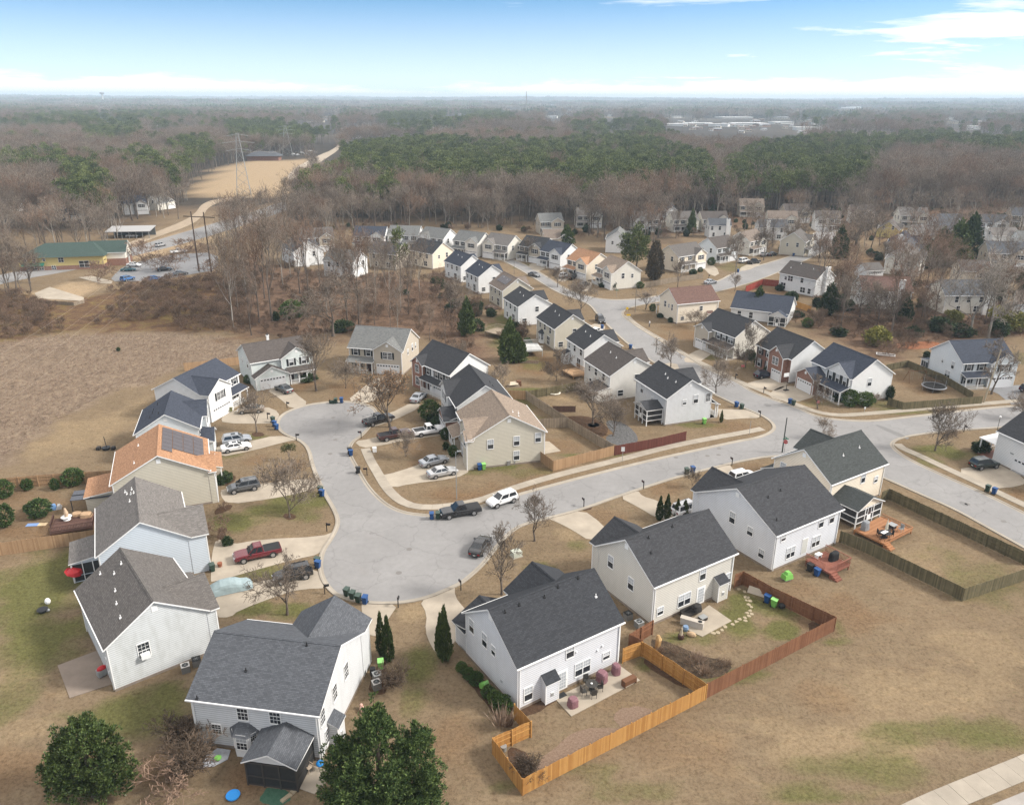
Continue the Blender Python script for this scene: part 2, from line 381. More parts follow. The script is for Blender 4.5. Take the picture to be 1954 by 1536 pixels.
for b in [(100, 1470, 200, 60, .7), (350, 1450, 120, 60, .6), (470, 1480, 70, 50, .8), (860, 1420, 80, 90, .55), (1500, 1190, 70, 30, .2), (1600, 1170, 120, 50, .65), (1540, 1130, 60, 30, .5), (1480, 1160, 20, 10, .3), (1300, 1420, 160, 60, .35), (1560, 1330, 80, 40, .4), (1170, 1340, 110, 40, .3),
          (740, 1040, 0.1, 0.1, 0), (830, 880, 60, 16, .7), (800, 860, 60, 20, .5), (560, 735, 60, 20, .8), (660, 740, 50, 22, .7), (760, 760, 50, 16, .5), (950, 935, 150, 18, .6), (880, 945, 100, 14, .8), (1040, 905, 60, 20, .5), (1110, 945, 40, 8, .5), (1160, 990, 60, 20, .5), (1270, 930, 40, 20, .6), (1430, 890, 40, 10, .5), (1400, 815, 60, 16, .6),
          (1080, 850, 80, 20, .6), (1020, 690, 60, 30, .8), (1090, 705, 50, 24, .9), (1150, 830, 60, 30, .8), (1740, 730, 70, 22, .6), (1330, 640, 80, 16, .7), (1300, 630, 50, 24, .5), (60, 970, 90, 30, .5), (60, 1010, 110, 16, .8), (40, 950, 60, 14, .6), (1560, 760, 70, 8, .5), (1760, 820, 40, 8, .7), (1950, 945, 40, 12, .8), (550, 890, 50, 14, .6), (480, 880, 40, 14, .6),
          (1690, 500, 90, 16, .7), (1560, 545, 60, 14, .6), (1840, 500, 90, 20, .6), (1760, 560, 120, 16, .8), (1400, 470, 70, 12, .5), (1640, 450, 80, 12, .7), (970, 545, 40, 12, .4), (1480, 560, 80, 12, .8), (1500, 590, 60, 14, .7), (1700, 660, 80, 10, .8), (1230, 600, 20, 8, .3), (1930, 590, 40, 30, .2)]: blob(w_brown, *b)
for b in [(150, 830, 110, 40, .7), (60, 860, 80, 30, .6), (230, 800, 60, 40, .5), (790, 1170, 30, 22, .9), (1085, 1020, 40, 18, .8), (1100, 1000, 30, 10, .7), (1600, 1420, 240, 50, .8), (1750, 1320, 200, 50, .6), (1500, 1400, 140, 40, .5), (1880, 1240, 100, 40, .5), (1760, 1080, 100, 50, .4), (1350, 1400, 60, 16, .5), (1100, 830, 60, 14, .4), (1530, 770, 22, 8, .8), (1500, 742, 30, 6, .8),
          (20, 1290, 60, 30, .6), (60, 1390, 90, 30, .5), (130, 1310, 50, 20, .4), (500, 980, 60, 16, .6), (450, 860, 30, 10, .3), (340, 840, 0.1, .1, 0), (1090, 760, 40, 10, .8), (1060, 755, 30, 12, .7), (1740, 525, 60, 8, .8), (1240, 595, 40, 12, .4), (1400, 1470, 40, 14, .4), (830, 1490, 60, 20, .3)]: blob(w_pale, *b)
m = (1 - np.clip(w_field + w_brush + w_litter, 0, 1)); w_green *= m; w_pale *= m; w_brown *= m
ny, nx = GX.shape; V = np.stack([GX, GY, GZ], -1).reshape(-1, 3)
idx = np.arange(nx * ny).reshape(ny, nx); F = np.stack([idx[:-1, :-1], idx[:-1, 1:], idx[1:, 1:], idx[1:, :-1]], -1).reshape(-1, 4)
me = bpy.data.meshes.new('ground'); me.vertices.add(len(V)); me.vertices.foreach_set('co', V.ravel()); me.loops.add(F.size); me.loops.foreach_set('vertex_index', F.ravel().astype(np.int32))
me.polygons.add(len(F)); me.polygons.foreach_set('loop_start', np.arange(0, F.size, 4, dtype=np.int32)); me.polygons.foreach_set('use_smooth', np.ones(len(F), bool)); me.update(calc_edges=True)
for nm, ch in (('cover', (w_green, w_brown, w_pale)), ('wild', (w_field, w_litter, w_brush)), ('straw', (w_straw, w_far, w_far * 0))):
    a = me.attributes.new(nm, 'FLOAT_COLOR', 'POINT'); q = np.ones((nx * ny, 4), np.float32)
    for k in range(3): q[:, k] = ch[k].ravel()
    a.data.foreach_set('color', q.ravel())
def ground_material():
    t = NT('ground'); p = t.pos()
    att = lambda n: (lambda s: (t.l(t.n('ShaderNodeAttribute', attribute_name=n).outputs['Color'], s.inputs[0]), s.outputs)[1])(t.n('ShaderNodeSeparateColor'))
    gr, br, pa = att('cover'); fi, li, bru = att('wild'); stw, fa, _ = att('straw')
    n1, n2, n3, n4 = t.noise(p, 0.09, 6, .62), t.noise(p, 0.55, 7, .7, .6), t.noise(p, 3.2, 6, .75), t.noise(p, 14.0, 3, .8)
    jit = lambda w, k=1.1: t.math('MULTIPLY', t.math('ADD', w, t.math('MULTIPLY', t.math('SUBTRACT', n2, .5), k)), t.math('MULTIPLY', w, 3.0, True), True)
    c = t.mix(t.ramp(n2, [(.3, 0), (.72, 1)]), (0.205, 0.146, 0.090), (0.265, 0.198, 0.125))
    c = t.mix(t.math('MULTIPLY', t.ramp(n1, [(.38, 0), (.68, 1)]), .45), c, (0.165, 0.122, 0.075))
    c = t.mix(jit(pa), c, t.mix(n3, (0.27, 0.20, 0.12), (0.335, 0.245, 0.145)))
    c = t.mix(jit(br), c, t.mix(n3, (0.155, 0.095, 0.052), (0.235, 0.148, 0.082)))
    # sparse clumps of green in the dormant turf
    tuft = t.ramp(t.noise(p, 1.1, 6, .7), [(.585, 0), (.66, 1)])
    c = t.mix(t.math('MULTIPLY', tuft, .30), c, (0.115, 0.11, 0.045))
    c = t.mix(t.math('MULTIPLY', jit(t.math('MULTIPLY', gr, 1.5), 1.2), .92), c, t.mix(n3, (0.078, 0.090, 0.028), (0.175, 0.160, 0.060)))
    fl = t.noise(t.scale(p, (1, .55, 1)), 0.6, 8, .78, 1.2)
    fcol = t.ramp(fl, [(.32, (0.10, 0.072, 0.05)), (.46, (0.205, 0.15, 0.105)), (.6, (0.275, 0.208, 0.145)), (.75, (0.34, 0.262, 0.186))])
    c = t.mix(fi, c, fcol)
    bcol = t.ramp(t.noise(p, 0.22, 8, .7, 1.0), [(.3, (0.075, 0.048, 0.032)), (.5, (0.155, 0.092, 0.052)), (.62, (0.185, 0.135, 0.055)), (.75, (0.30, 0.18, 0.085))])
    c = t.mix(bru, c, bcol)
    lcol = t.ramp(n2, [(.3, (0.085, 0.055, 0.038)), (.5, (0.165, 0.105, 0.07)), (.72, (0.23, 0.15, 0.10))])
    lcol = t.mix(fa, lcol, t.ramp(t.math('ADD', t.math('MULTIPLY', n1, .35), t.math('MULTIPLY', t.noise(p, .0022, 5, .6), .65)), [(.4, (0.05, 0.042, 0.034)), (.55, (0.09, 0.072, 0.055)), (.6, (0.27, 0.21, 0.13)), (.7, (0.33, 0.27, 0.17))]))
    c = t.mix(li, c, lcol)
    c = t.mix(stw, c, t.mix(n2, (0.33, 0.235, 0.14), (0.46, 0.345, 0.215)))
    n5 = t.noise(p, 1.7, 8, .8, .4); n6 = t.noise(t.scale(p, (.35, 1.0, 1)), .8, 7, .75, .8)
    c = t.mix(t.math('MULTIPLY', t.ramp(n5, [(.36, 1), (.5, 0)]), .62), c, t.mix(1.0, c, (0.50, 0.46, 0.42), 'MULTIPLY'))
    c = t.mix(t.math('MULTIPLY', t.ramp(n6, [(.52, 0), (.66, 1)]), .5), c, t.mix(1.0, c, (1.38, 1.34, 1.26), 'MULTIPLY'))
    c = t.mix(t.math('MULTIPLY', t.ramp(n3, [(.34, 1), (.56, 0)]), .6), c, t.mix(1.0, c, (0.50, 0.48, 0.44), 'MULTIPLY'))
    c = t.mix(t.math('MULTIPLY', t.ramp(n4, [(.45, 0), (.66, 1)]), .5), c, t.mix(1.0, c, (1.6, 1.55, 1.42), 'MULTIPLY'))
    t.bump(t.math('ADD', t.math('MULTIPLY', n3, .7), t.math('MULTIPLY', n4, .3)), .8, .12)
    c = t.mix(1.0, c, (0.80, 0.815, 0.85), 'MULTIPLY')
    return t.done(c, .95, spec=.05)
me.materials.append(ground_material())
tag(link('ground', me), kind='structure')

# ------------------------------------------------------------------ roads, kerbs, pavements, drives
from mathutils.geometry import tessellate_polygon
def sheet(name, pts, z, m, kind='structure', thick=0.0, uv=False):
    pts = [Vector((p.x, p.y, z)) for p in pts]; b = MB()
    a2 = sum(pts[i].x * pts[(i + 1) % len(pts)].y - pts[(i + 1) % len(pts)].x * pts[i].y for i in range(len(pts)))
    if a2 < 0: pts.reverse()
    b.v = [tuple(p) for p in pts]
    for tri in tessellate_polygon([pts]):
        a, c, d = (pts[k] for k in tri); f = tuple(tri)
        if (c - a).cross(d - a).z < 0: f = f[::-1]
        b.f.append(f); b.m.append(0)
    if thick:
        n = len(pts); b.v += [(p.x, p.y, z - thick) for p in pts]
        for k in range(n): b.f.append((k, k + n, (k + 1) % n + n, (k + 1) % n)); b.m.append(0)
    return tag(b.obj(name, m, uv=uv), kind=kind)
def asphalt(name, col, crack=.3):
    t = NT(name); p = t.pos(); n1, n2, n3 = t.noise(p, .12, 6, .6), t.noise(p, 1.3, 6, .65), t.noise(p, 22, 2, .8)
    c = t.mix(t.ramp(n1, [(.3, 0), (.7, 1)]), sc(col, .86), sc(col, 1.1)); c = t.mix(t.math('MULTIPLY', t.ramp(n2, [(.4, 0), (.75, 1)]), .5), c, sc(col, .72)); c = t.mix(t.math('MULTIPLY', n3, .35), c, sc(col, .72))
    vo = t.n('ShaderNodeTexVoronoi', feature='DISTANCE_TO_EDGE'); vo.inputs['Scale'].default_value = .16
    wv = t.n('ShaderNodeVectorMath', operation='ADD'); t.l(p, wv.inputs[0]); nn = t.n('ShaderNodeTexNoise'); nn.inputs['Scale'].default_value = .5; nn.inputs['Detail'].default_value = 5; t.l(p, nn.inputs['Vector'])
    s2 = t.n('ShaderNodeVectorMath', operation='SCALE'); t.l(nn.outputs['Color'], s2.inputs[0]); s2.inputs['Scale'].default_value = 3.0; t.l(s2.outputs[0], wv.inputs[1]); t.l(wv.outputs[0], vo.inputs['Vector'])
    c = t.mix(t.math('MULTIPLY', t.ramp(vo.outputs['Distance'], [(0, 1), (.02, 0)]), crack), c, sc(col, .45))
    t.bump(n3, .3, .02); return t.done(c, .9, spec=.15)
def concrete(name, col, joint=0.0):
    t = NT(name); p = t.pos(); n1, n2 = t.noise(p, .35, 7, .65), t.noise(p, 7, 4, .7)
    c = t.mix(t.ramp(n1, [(.32, 0), (.7, 1)]), sc(col, .74), sc(col, 1.08)); c = t.mix(t.math('MULTIPLY', n2, .35), c, sc(col, .72)); c = t.mix(t.math('MULTIPLY', t.math('SUBTRACT', t.orand(), .3), .45, True), c, sc(col, .68))
    t.bump(n2, .15, .02); return t.done(c, .85, spec=.2)
ASPH = asphalt('road asphalt', (0.255, 0.248, 0.243)); CONC = concrete('pale concrete', (0.40, 0.345, 0.275)); CONC2 = concrete('kerb concrete', (0.36, 0.32, 0.265)); SLABM = concrete('pavement concrete', (0.37, 0.325, 0.265))
ROAD = [(615, 1101), (627.6, 1122), (647, 1138), (704, 1150.7), (771, 1149.5), (820.6, 1138), (857.7, 1122), (880, 1112), (902, 1094), (921, 1076), (940, 1052), (960, 1027), (985, 1006), (1010, 997), (1042, 989), (1106.6, 972.7), (1178, 947), (1247, 924), (1306, 906), (1373, 889), (1422, 878), (1467, 870.5), (1530, 868), (1590, 878), (1640, 894), (1690, 913), (1763, 945.7), (1824, 972), (1893, 1010.7), (1990, 1064), (2100, 1125),
        (2100, 1045), (1990, 998), (1954, 980), (1876.8, 941.7), (1824, 919), (1779, 899), (1736.7, 878.7), (1712, 863), (1702, 853), (1701, 846), (1709, 839), (1732.6, 832), (1773, 826), (1838, 820), (1903, 816), (1954, 811), (2060, 802), (2060, 764), (1954, 774), (1885, 779), (1814, 787), (1763, 793), (1732, 796.5), (1671, 803.6), (1641, 804), (1600, 801.5), (1560, 796.5),
        (1516.7, 776.5), (1484.5, 766.6), (1435, 749), (1405, 728), (1342.7, 702), (1306, 678.6), (1277.6, 655), (1238.5, 634), (1200, 613), (1187, 602), (1189, 592), (1212, 584), (1270, 574), (1330, 565), (1390, 552), (1440, 537), (1480, 522), (1530, 500), (1572, 481), (1590, 466), (1598, 450), (1590, 440), (1568, 438), (1550, 446), (1553, 462), (1542, 478), (1500, 492), (1460, 504), (1402, 520), (1366, 540), (1300, 556), (1250, 566), (1210, 572), (1160, 573), (1120, 566), (1077, 551), (1046, 530), (1015, 512), (985, 498), (950, 484), (900, 474), (840, 466), (838, 470), (895, 480), (945, 491), (978, 507), (1003, 521), (1035, 541), (1067, 560), (1108, 574), (1128, 583), (1140, 600), (1160, 621), (1191, 650), (1220, 673), (1260, 700), (1310, 729), (1373, 757), (1410, 775), (1447, 789), (1472, 803.7), (1480, 817), (1468, 828), (1442, 837), (1405, 843), (1348, 855.6), (1274, 871.7), (1200, 889), (1101, 914), (1052, 927), (990, 944), (928, 964), (880, 979), (844, 986), (815, 984.5), (771, 979.6), (741, 967), (716.7, 947), (697, 922.7), (682, 895), (668, 870.7), (666, 854), (674, 841), (689, 832), (700, 820), (712, 806), (719, 793), (715, 781), (697, 771.7), (667, 766.8), (635, 767), (593, 771.7), (558, 781.6), (537, 793), (529, 807), (534, 821), (548, 831), (568, 838), (583, 848), (591.7, 863), (595.4, 883), (605, 910), (620, 942), (637, 969.7), (646, 991), (643.7, 1007), (632, 1029), (617, 1050), (611, 1075)]
outline = chaikin(P(ROAD), 2)
sheet('road', outline, .02, ASPH)
def sweep_edge(name, pts, prof, m, closed=True, side=1):
    b = MB(); n = len(pts); rows = []
    for i, p in enumerate(pts):
        a, c = pts[i - 1 if (closed or i) else 0], pts[(i + 1) % n if closed else min(i + 1, n - 1)]
        d = (c - a).normalized(); q = Vector((-d.y, d.x, 0)) * side
        rows.append([(p.x + q.x * o, p.y + q.y * o, z) for o, z in prof])
    if closed: rows.append(rows[0])
    b.grid(rows); return tag(b.obj(name, m, smooth=False), kind='structure')
area = sum(outline[i].x * outline[i - 1].y - outline[i - 1].x * outline[i].y for i in range(len(outline)))
sweep_edge('kerb', outline, [(-.28, .024), (.0, .03), (.14, .115), (.34, .12), (.36, -.02)], CONC2, True, 1 if area > 0 else -1)
ASPH2 = asphalt('lot asphalt', (0.215, 0.215, 0.22), .2)
sheet('highway', chaikin(P([(-60, 560), (20, 537), (150, 515), (232, 494), (330, 471), (420, 445), (520, 412), (560, 396), (556, 386), (530, 387), (500, 399), (400, 429), (300, 458), (228, 480), (140, 498), (20, 520), (-60, 540)]), 2), .024, ASPH)
sheet('parking_lot', chaikin(P([(242, 505.5), (273, 498), (333, 485), (417, 482), (414, 516), (378, 521), (338, 529), (305, 534), (250, 538), (208, 537), (224, 518)]), 1), .03, ASPH2)
sheet('gravel_track', chaikin(P([(228, 470), (300, 442), (355, 420), (375, 405), (384, 390), (410, 380), (480, 374), (480, 378), (420, 386), (397, 396), (388, 412), (365, 430), (300, 452), (240, 476)]), 2), .012, concrete('gravel', (0.36, 0.285, 0.205)))
sheet('track', chaikin(P([(545, 340), (560, 322), (600, 300), (640, 284), (650, 268), (656, 268), (648, 286), (618, 305), (585, 330), (562, 345)]), 2), .012, MATS.setdefault('g2', concrete('pale gravel', (0.42, 0.35, 0.27))))
DRIVES = [
    [(505, 742), (556, 737), (562, 750), (592, 772), (557, 782), (536, 762)], [(422, 797), (440, 783), (505, 775), (534, 786), (529, 806), (508, 809), (425, 808)],
    [(413, 874), (413, 848), (474, 843), (528.6, 830), (572, 838.5), (546, 843), (482, 860)], [(420, 945), (423, 932), (516, 921), (600, 912), (612, 928), (573, 941), (518, 952), (434, 963)],
    [(402, 1105), (404, 1058), (413, 1026), (437, 1040), (499, 1029), (613, 1024), (641, 1013), (634, 1030), (613, 1057), (560, 1068), (480, 1090), (404, 1112)], [(410, 1178), (440, 1178), (455, 1165), (540, 1133), (578, 1124), (628, 1122), (607, 1083), (560, 1098), (480, 1112), (440, 1122), (410, 1135)],
    [(690, 1149), (762, 1150), (738, 1186), (720, 1215), (700, 1210), (690, 1165)], [(800, 1145), (840, 1131), (868, 1117), (868, 1138), (885, 1160), (905, 1180), (880, 1210), (850, 1245), (838, 1254), (822, 1232), (811, 1203), (815, 1172)],
    [(1042, 988), (1110, 971), (1150, 1000), (1160, 1020), (1128, 1034), (1090, 1010), (1060, 995)], [(1178, 947), (1217, 935), (1225, 947), (1255, 955), (1290, 975), (1320, 990), (1290, 1000), (1250, 987), (1222, 970)],
    [(1363, 892), (1390, 884), (1400, 897), (1412, 908), (1440, 905), (1430, 925), (1375, 908)], [(716, 906), (735, 922), (751, 931), (781, 923.7), (870, 913), (900, 898), (888, 874), (870, 866), (840, 870), (791, 890), (735, 907)],
    [(675, 842), (707, 838), (766, 820), (791, 817), (848, 804), (858, 829), (781, 839), (719, 852), (690, 855)], [(696, 802), (740, 791), (790, 766), (806, 776), (748, 804), (703, 818)],
    [(660, 766), (702, 772), (742, 746), (774, 722), (722, 717), (690, 742)], [(1368, 780), (1376, 781), (1423, 781), (1449, 790), (1450, 798), (1425, 798), (1374, 802)],
    [(1420, 735), (1432, 729), (1470, 720), (1512, 728), (1484, 746), (1462, 744)], [(1462, 757), (1478, 743), (1500, 735), (1548, 742), (1562, 755), (1512, 770)],
    [(1826, 896), (1858, 890), (1905, 882), (1960, 915), (1950, 928), (1880, 934), (1858, 921)], [(1300, 690), (1320, 672), (1352, 662), (1364, 672), (1330, 694)], [(1335, 505), (1350, 497), (1376, 520), (1360, 530)],
    [(1023, 520), (1006, 507), (1022, 500), (1045, 511)], [(1058, 533), (1070, 522), (1092, 524), (1078, 540)], [(1095, 551), (1110, 535), (1134, 540), (1120, 559)], [(1140, 615), (1120, 625), (1136, 636), (1160, 626)], [(1405, 515), (1440, 498), (1456, 502), (1425, 518)], [(1500, 470), (1556, 462), (1552, 472), (1510, 478)], [(1290, 690), (1240, 700), (1255, 712), (1300, 712)],
]
for d in DRIVES: sheet('driveway', chaikin(P(d), 1), .034, CONC)
sheet('driveway', P([(1872, 738), (1945, 735), (1990, 742), (1990, 770), (1930, 772), (1905, 752)]), .034, ASPH2)
for nm, d in (('patio', [(1058, 1332), (1185, 1272), (1221, 1298), (1090, 1367)]), ('patio', [(1300, 1197), (1353, 1155), (1396, 1185), (1340, 1215)]), ('patio', [(110, 1270), (190, 1240), (225, 1302), (133, 1332)]), ('patio', [(1030, 842), (1048, 843), (1070, 861), (1032, 868)]), ('patio', [(560, 1500), (595, 1460), (640, 1475), (600, 1515)]), ('walkway', [(66, 560), (95, 548), (160, 568), (160, 575), (72, 570)]), ('walkway', [(150, 530), (175, 527), (215, 537), (212, 542), (190, 541)])):
    sheet(nm, P(d), .07, concrete('patio concrete', (0.40, 0.335, 0.255)) if (at(*d[0]).y < 58 and d[0][0] > 900) else (concrete('weathered patio', (0.26, 0.21, 0.17)) if d[0][0] == 110 else CONC), thick=.08)
# pavements, slab by slab
def pavement(pts, w, group=None):
    p = chaikin(P(pts), 2, False); root = tag(link('pavement', None, None, p[0]), kind='structure'); acc = []; d = 0.0
    L = [0.0]
    for a, c in zip(p, p[1:]): L.append(L[-1] + (c - a).length)
    def pt(s):
        s = min(max(s, 0), L[-1] - 1e-4); k = max(i for i in range(len(L)) if L[i] <= s); k = min(k, len(p) - 2)
        return p[k].lerp(p[k + 1], (s - L[k]) / (L[k + 1] - L[k] + 1e-9))
    n = int(L[-1] / 1.55)
    for k in range(n):
        a, c = pt(k * L[-1] / n + .012), pt((k + 1) * L[-1] / n - .012)
        da = (pt(k * L[-1] / n + .3) - pt(k * L[-1] / n - .3)).normalized(); dc = (pt((k + 1) * L[-1] / n + .3) - pt((k + 1) * L[-1] / n - .3)).normalized()
        qa, qc = Vector((-da.y, da.x, 0)) * w / 2, Vector((-dc.y, dc.x, 0)) * w / 2; o = p[0]; z = .05 + .012 * random.random()
        b = MB().slab([tuple(v - o + Vector((0, 0, z))) for v in (a - qa, c - qc, c + qc, a + qa)], .05 + z, 0, 0)
        b.obj('paving_slab', SLABM, root)
pavement([(697, 856), (706, 878), (721, 903), (733, 924), (748, 943), (768, 959), (796, 968), (845, 968), (918, 955), (953, 941), (990, 928), (1052, 909.7), (1101, 897), (1146, 886), (1200, 872.5), (1274, 853), (1348, 838), (1422, 825), (1455, 818)], 1.5)
pavement([(1196, 603), (1212, 619), (1243, 638), (1277, 659), (1316, 682), (1373, 709.7), (1417, 732), (1460, 748), (1497, 763), (1534, 778), (1559, 787), (1600, 793.5), (1661, 789), (1722, 784), (1783, 778), (1864, 771.5), (1975, 762)], 1.5)
pavement([(1712, 847), (1722, 856), (1743, 864), (1783, 883), (1824, 902), (1865, 921), (1905, 940), (1975, 973)], 1.5)
pavement([(1690, 1580), (1777, 1536), (1865, 1500), (1954, 1464), (2010, 1440)], 2.1)
sheet('road', P([(1870, 1560), (1890, 1536), (1954, 1510), (2100, 1450), (2100, 1600), (1870, 1640)]), .02, concrete('pale road', (0.36, 0.33, 0.30)))
for d, k in (([(1668, 812), (1676, 810), (1738, 836), (1728, 839)], 'dark asphalt patch'), ([(1828, 958), (1836, 956), (1850, 965), (1840, 966)], 'dark asphalt patch'), ([(690, 1030), (700, 1012), (735, 1018), (730, 1030)], 'worn asphalt'), ([(1455, 772), (1462, 770), (1474, 774), (1466, 777)], 'dark asphalt patch'), ([(680, 1075), (672, 1082), (700, 1100), (706, 1094)], 'worn asphalt')):
    sheet('asphalt_patch', chaikin(P(d), 1), .026, MATS.get(k) or MATS.setdefault(k, asphalt(k, (.20, .195, .19) if 'dark' in k else (.255, .246, .24), .5)))
# beds: mulch, pine straw, chips, bare soil
def soil(name, a, b, s=2.5):
    t = NT(name); p = t.pos(); n1, n2 = t.noise(p, s, 6, .75), t.noise(p, s * 5, 3, .8)
    c = t.mix(t.ramp(n1, [(.35, 0), (.68, 1)]), a, b); c = t.mix(t.math('MULTIPLY', n2, .5), c, sc(a, .5)); t.bump(n2, .8, .06); return t.done(c, .95, spec=.05)
MULCH, CHIPS, SOIL, TARP, RED = soil('brown mulch', (.06, .038, .025), (.14, .085, .055)), soil('wood chips', (.17, .112, .08), (.33, .24, .175), 5), soil('dark soil', (.03, .024, .02), (.17, .12, .078), 3), soil('grey gravel sheet', (.07, .07, .072), (.22, .215, .21)), soil('red clay', (.20, .075, .04), (.36, .18, .10))
def bed(pts, m, z=.012):
    p = chaikin(P(pts), 2); p = [v + Vector((random.uniform(-.12, .12), random.uniform(-.12, .12), 0)) for v in p]; sheet('planting_bed', p, z, m)
bed([(868, 1265), (885, 1260), (975, 1345), (985, 1385), (958, 1392), (930, 1345), (890, 1300)], MULCH); bed([(988, 1352), (1060, 1325), (1062, 1340), (1010, 1366), (995, 1368)], MULCH)
bed([(1020, 1462), (1065, 1420), (1105, 1390), (1160, 1388), (1188, 1392), (1168, 1370), (1190, 1346), (1250, 1352), (1235, 1372), (1150, 1412), (1080, 1445), (1030, 1480)], CHIPS); bed([(965, 1425), (1000, 1430), (1030, 1465), (1003, 1500), (975, 1468)], MULCH)
bed([(1228, 1252), (1260, 1265), (1330, 1300), (1350, 1320), (1300, 1312), (1232, 1270)], MULCH); bed([(1232, 1222), (1262, 1218), (1330, 1250), (1412, 1268), (1350, 1304), (1290, 1270)], SOIL); bed([(1538, 1190), (1566, 1184), (1582, 1192), (1548, 1215)], MULCH)
bed([(1165, 825), (1210, 840), (1245, 850), (1195, 855), (1150, 840)], TARP); bed([(1145, 800), (1195, 805), (1225, 842), (1190, 848)], TARP, .016); bed([(1045, 800), (1120, 790), (1165, 815), (1150, 840), (1090, 815)], MULCH)
bed([(1700, 655), (1790, 650), (1800, 664), (1715, 668)], RED); bed([(1870, 735), (1893, 733), (1898, 742), (1872, 744)], RED); bed([(1108, 962), (1128, 958), (1134, 964), (1128, 973), (1110, 975)], MULCH, .016)
bed([(416, 1012), (424, 1000), (432, 1024), (428, 1032), (414, 1030)], MULCH); bed([(420, 905), (445, 905), (452, 915), (425, 932)], MULCH); bed([(410, 970), (440, 962), (446, 970), (408, 985)], MULCH); bed([(537, 981), (560, 979), (566, 990), (545, 993)], MULCH); bed([(478, 826), (502, 824), (506, 832), (484, 834)], MULCH)
bed([(730, 1255), (745, 1290), (735, 1330), (700, 1320), (715, 1280)], MULCH); bed([(1120, 808), (1142, 806), (1146, 814), (1124, 816)], MULCH)
bed([(505, 1500), (545, 1502), (560, 1520), (540, 1536), (490, 1536)], soil('green sheet', (.05, .12, .08), (.09, .17, .12)))
for px, py in ((636, 797), (640, 839), (630, 866), (781, 1048), (761, 1093), (1290, 873), (1371, 868), (1372, 856), (1915, 995), (1846, 962), (1350, 870)):
    p = at(px, py); b = MB(); b.poly([(.38 * math.cos(k * math.pi / 6), .38 * math.sin(k * math.pi / 6), 0) for k in range(12)])
    tag(b.obj('manhole_cover', plain('manhole iron', (.16, .15, .14), .7), loc=(p.x, p.y, .026)), kind='structure')
# ------------------------------------------------------------------ houses
WHITE = plain('white trim', (0.74, 0.74, 0.73), .5, var=.08)
GLASS = plain('window glass', (0.028, 0.032, 0.038), .08, var=.3, spec=.6)
BLIND = plain('window blinds', (0.36, 0.38, 0.40), .35, var=.18, scale=9)
SHUT = plain('dark shutters', (0.022, 0.025, 0.028), .5)
GARD = plain('garage door white', (0.70, 0.70, 0.70), .45, var=.06)
FOUND = plain('foundation', (0.23, 0.19, 0.155), .9, var=.3)
SCREEN = plain('insect screen', (0.026, 0.027, 0.028), .55, var=.45, scale=2)
METAL = plain('grey metal', (0.32, 0.33, 0.33), .45, .3); BLACK = plain('black', (0.018, 0.018, 0.019), .5)
CAPM = plain('chimney cap', (0.05, 0.05, 0.05), .6)
W_ = {k: siding('siding ' + k, v, d) for k, (v, d) in dict(
    bluegray=((0.655, 0.67, 0.70), .10), palegray=((0.62, 0.63, 0.64), .14), mossy=((0.60, 0.62, 0.625), .28), beige=((0.60, 0.575, 0.52), .08), cream=((0.78, 0.69, 0.56), .05), white=((0.745, 0.75, 0.745), .10), offwhite=((0.71, 0.685, 0.635), .10), tan=((0.56, 0.52, 0.43), .10),
    lightblue=((0.58, 0.64, 0.70), .05), paleblue=((0.69, 0.73, 0.75), .05), mint=((0.66, 0.71, 0.69), .10), sand=((0.52, 0.46, 0.38), .10), pale=((0.69, 0.66, 0.59), .10), yellow=((0.58, 0.47, 0.20), .08), navy=((0.07, 0.09, 0.12), .1), stone=((0.50, 0.44, 0.36), .2)).items()}
R_ = {k: shingle('shingles ' + k, c) for k, c in dict(charcoal=(0.038, 0.040, 0.045), slate=(0.084, 0.089, 0.099), dark=(0.046, 0.047, 0.051), darkgreen=(0.052, 0.057, 0.056), brown=(0.175, 0.142, 0.118), tan=(0.235, 0.185, 0.145), orange=(0.34, 0.19, 0.11), navy=(0.048, 0.055, 0.073), grey=(0.15, 0.152, 0.148), umber=(0.088, 0.076, 0.070), russet=(0.135, 0.082, 0.068), green=(0.050, 0.075, 0.066), warm=(0.155, 0.143, 0.134), taupe=(0.115, 0.105, 0.098)).items()}
BRICK = brickm('red brick', (.21, .085, .055), (.30, .135, .085), (.36, .30, .26))
_wc = {}
def window_meshes(w, h, full):
    k = (round(w, 2), round(h, 2), full)
    if k in _wc: return _wc[k]
    b = MB(); f = .075
    b.box(-w / 2 - f, -w / 2, -.06, 0, -f, h + f); b.box(w / 2, w / 2 + f, -.06, 0, -f, h + f); b.box(-w / 2, w / 2, -.061, 0, h, h + f + .03); b.box(-w / 2, w / 2, -.08, 0, -f - .02, 0)
    b.box(-w / 2, w / 2, -.05, 0, h / 2 - .03, h / 2 + .03)
    nb = max(1, round(w / .95)); 
    for i in range(1, nb): x = -w / 2 + w * i / nb; b.box(x - .05, x + .05, -.058, 0, 0, h)
    nx = nb * 3 if w > 1.3 or full else 3
    for i in range(1, nx):
        x = -w / 2 + w * i / nx
        b.box(x - .014, x + .014, -.03, 0, 0 if full else h / 2, h)
    for z in ((.75, .25) if full else (.75,)): b.box(-w / 2, w / 2, -.032, 0, h * z - .014, h * z + .014)
    up = MB().box(-w / 2, w / 2, -.022, -.004, h / 2, h); lo = MB().box(-w / 2, w / 2, -.014, -.004, 0, h / 2)
    _wc[k] = (b.mesh('window', WHITE), up.mesh('upper pane', BLIND), lo.mesh('lower pane', GLASS), up.mesh('upper pane dark', GLASS)); return _wc[k]
_fc = {}
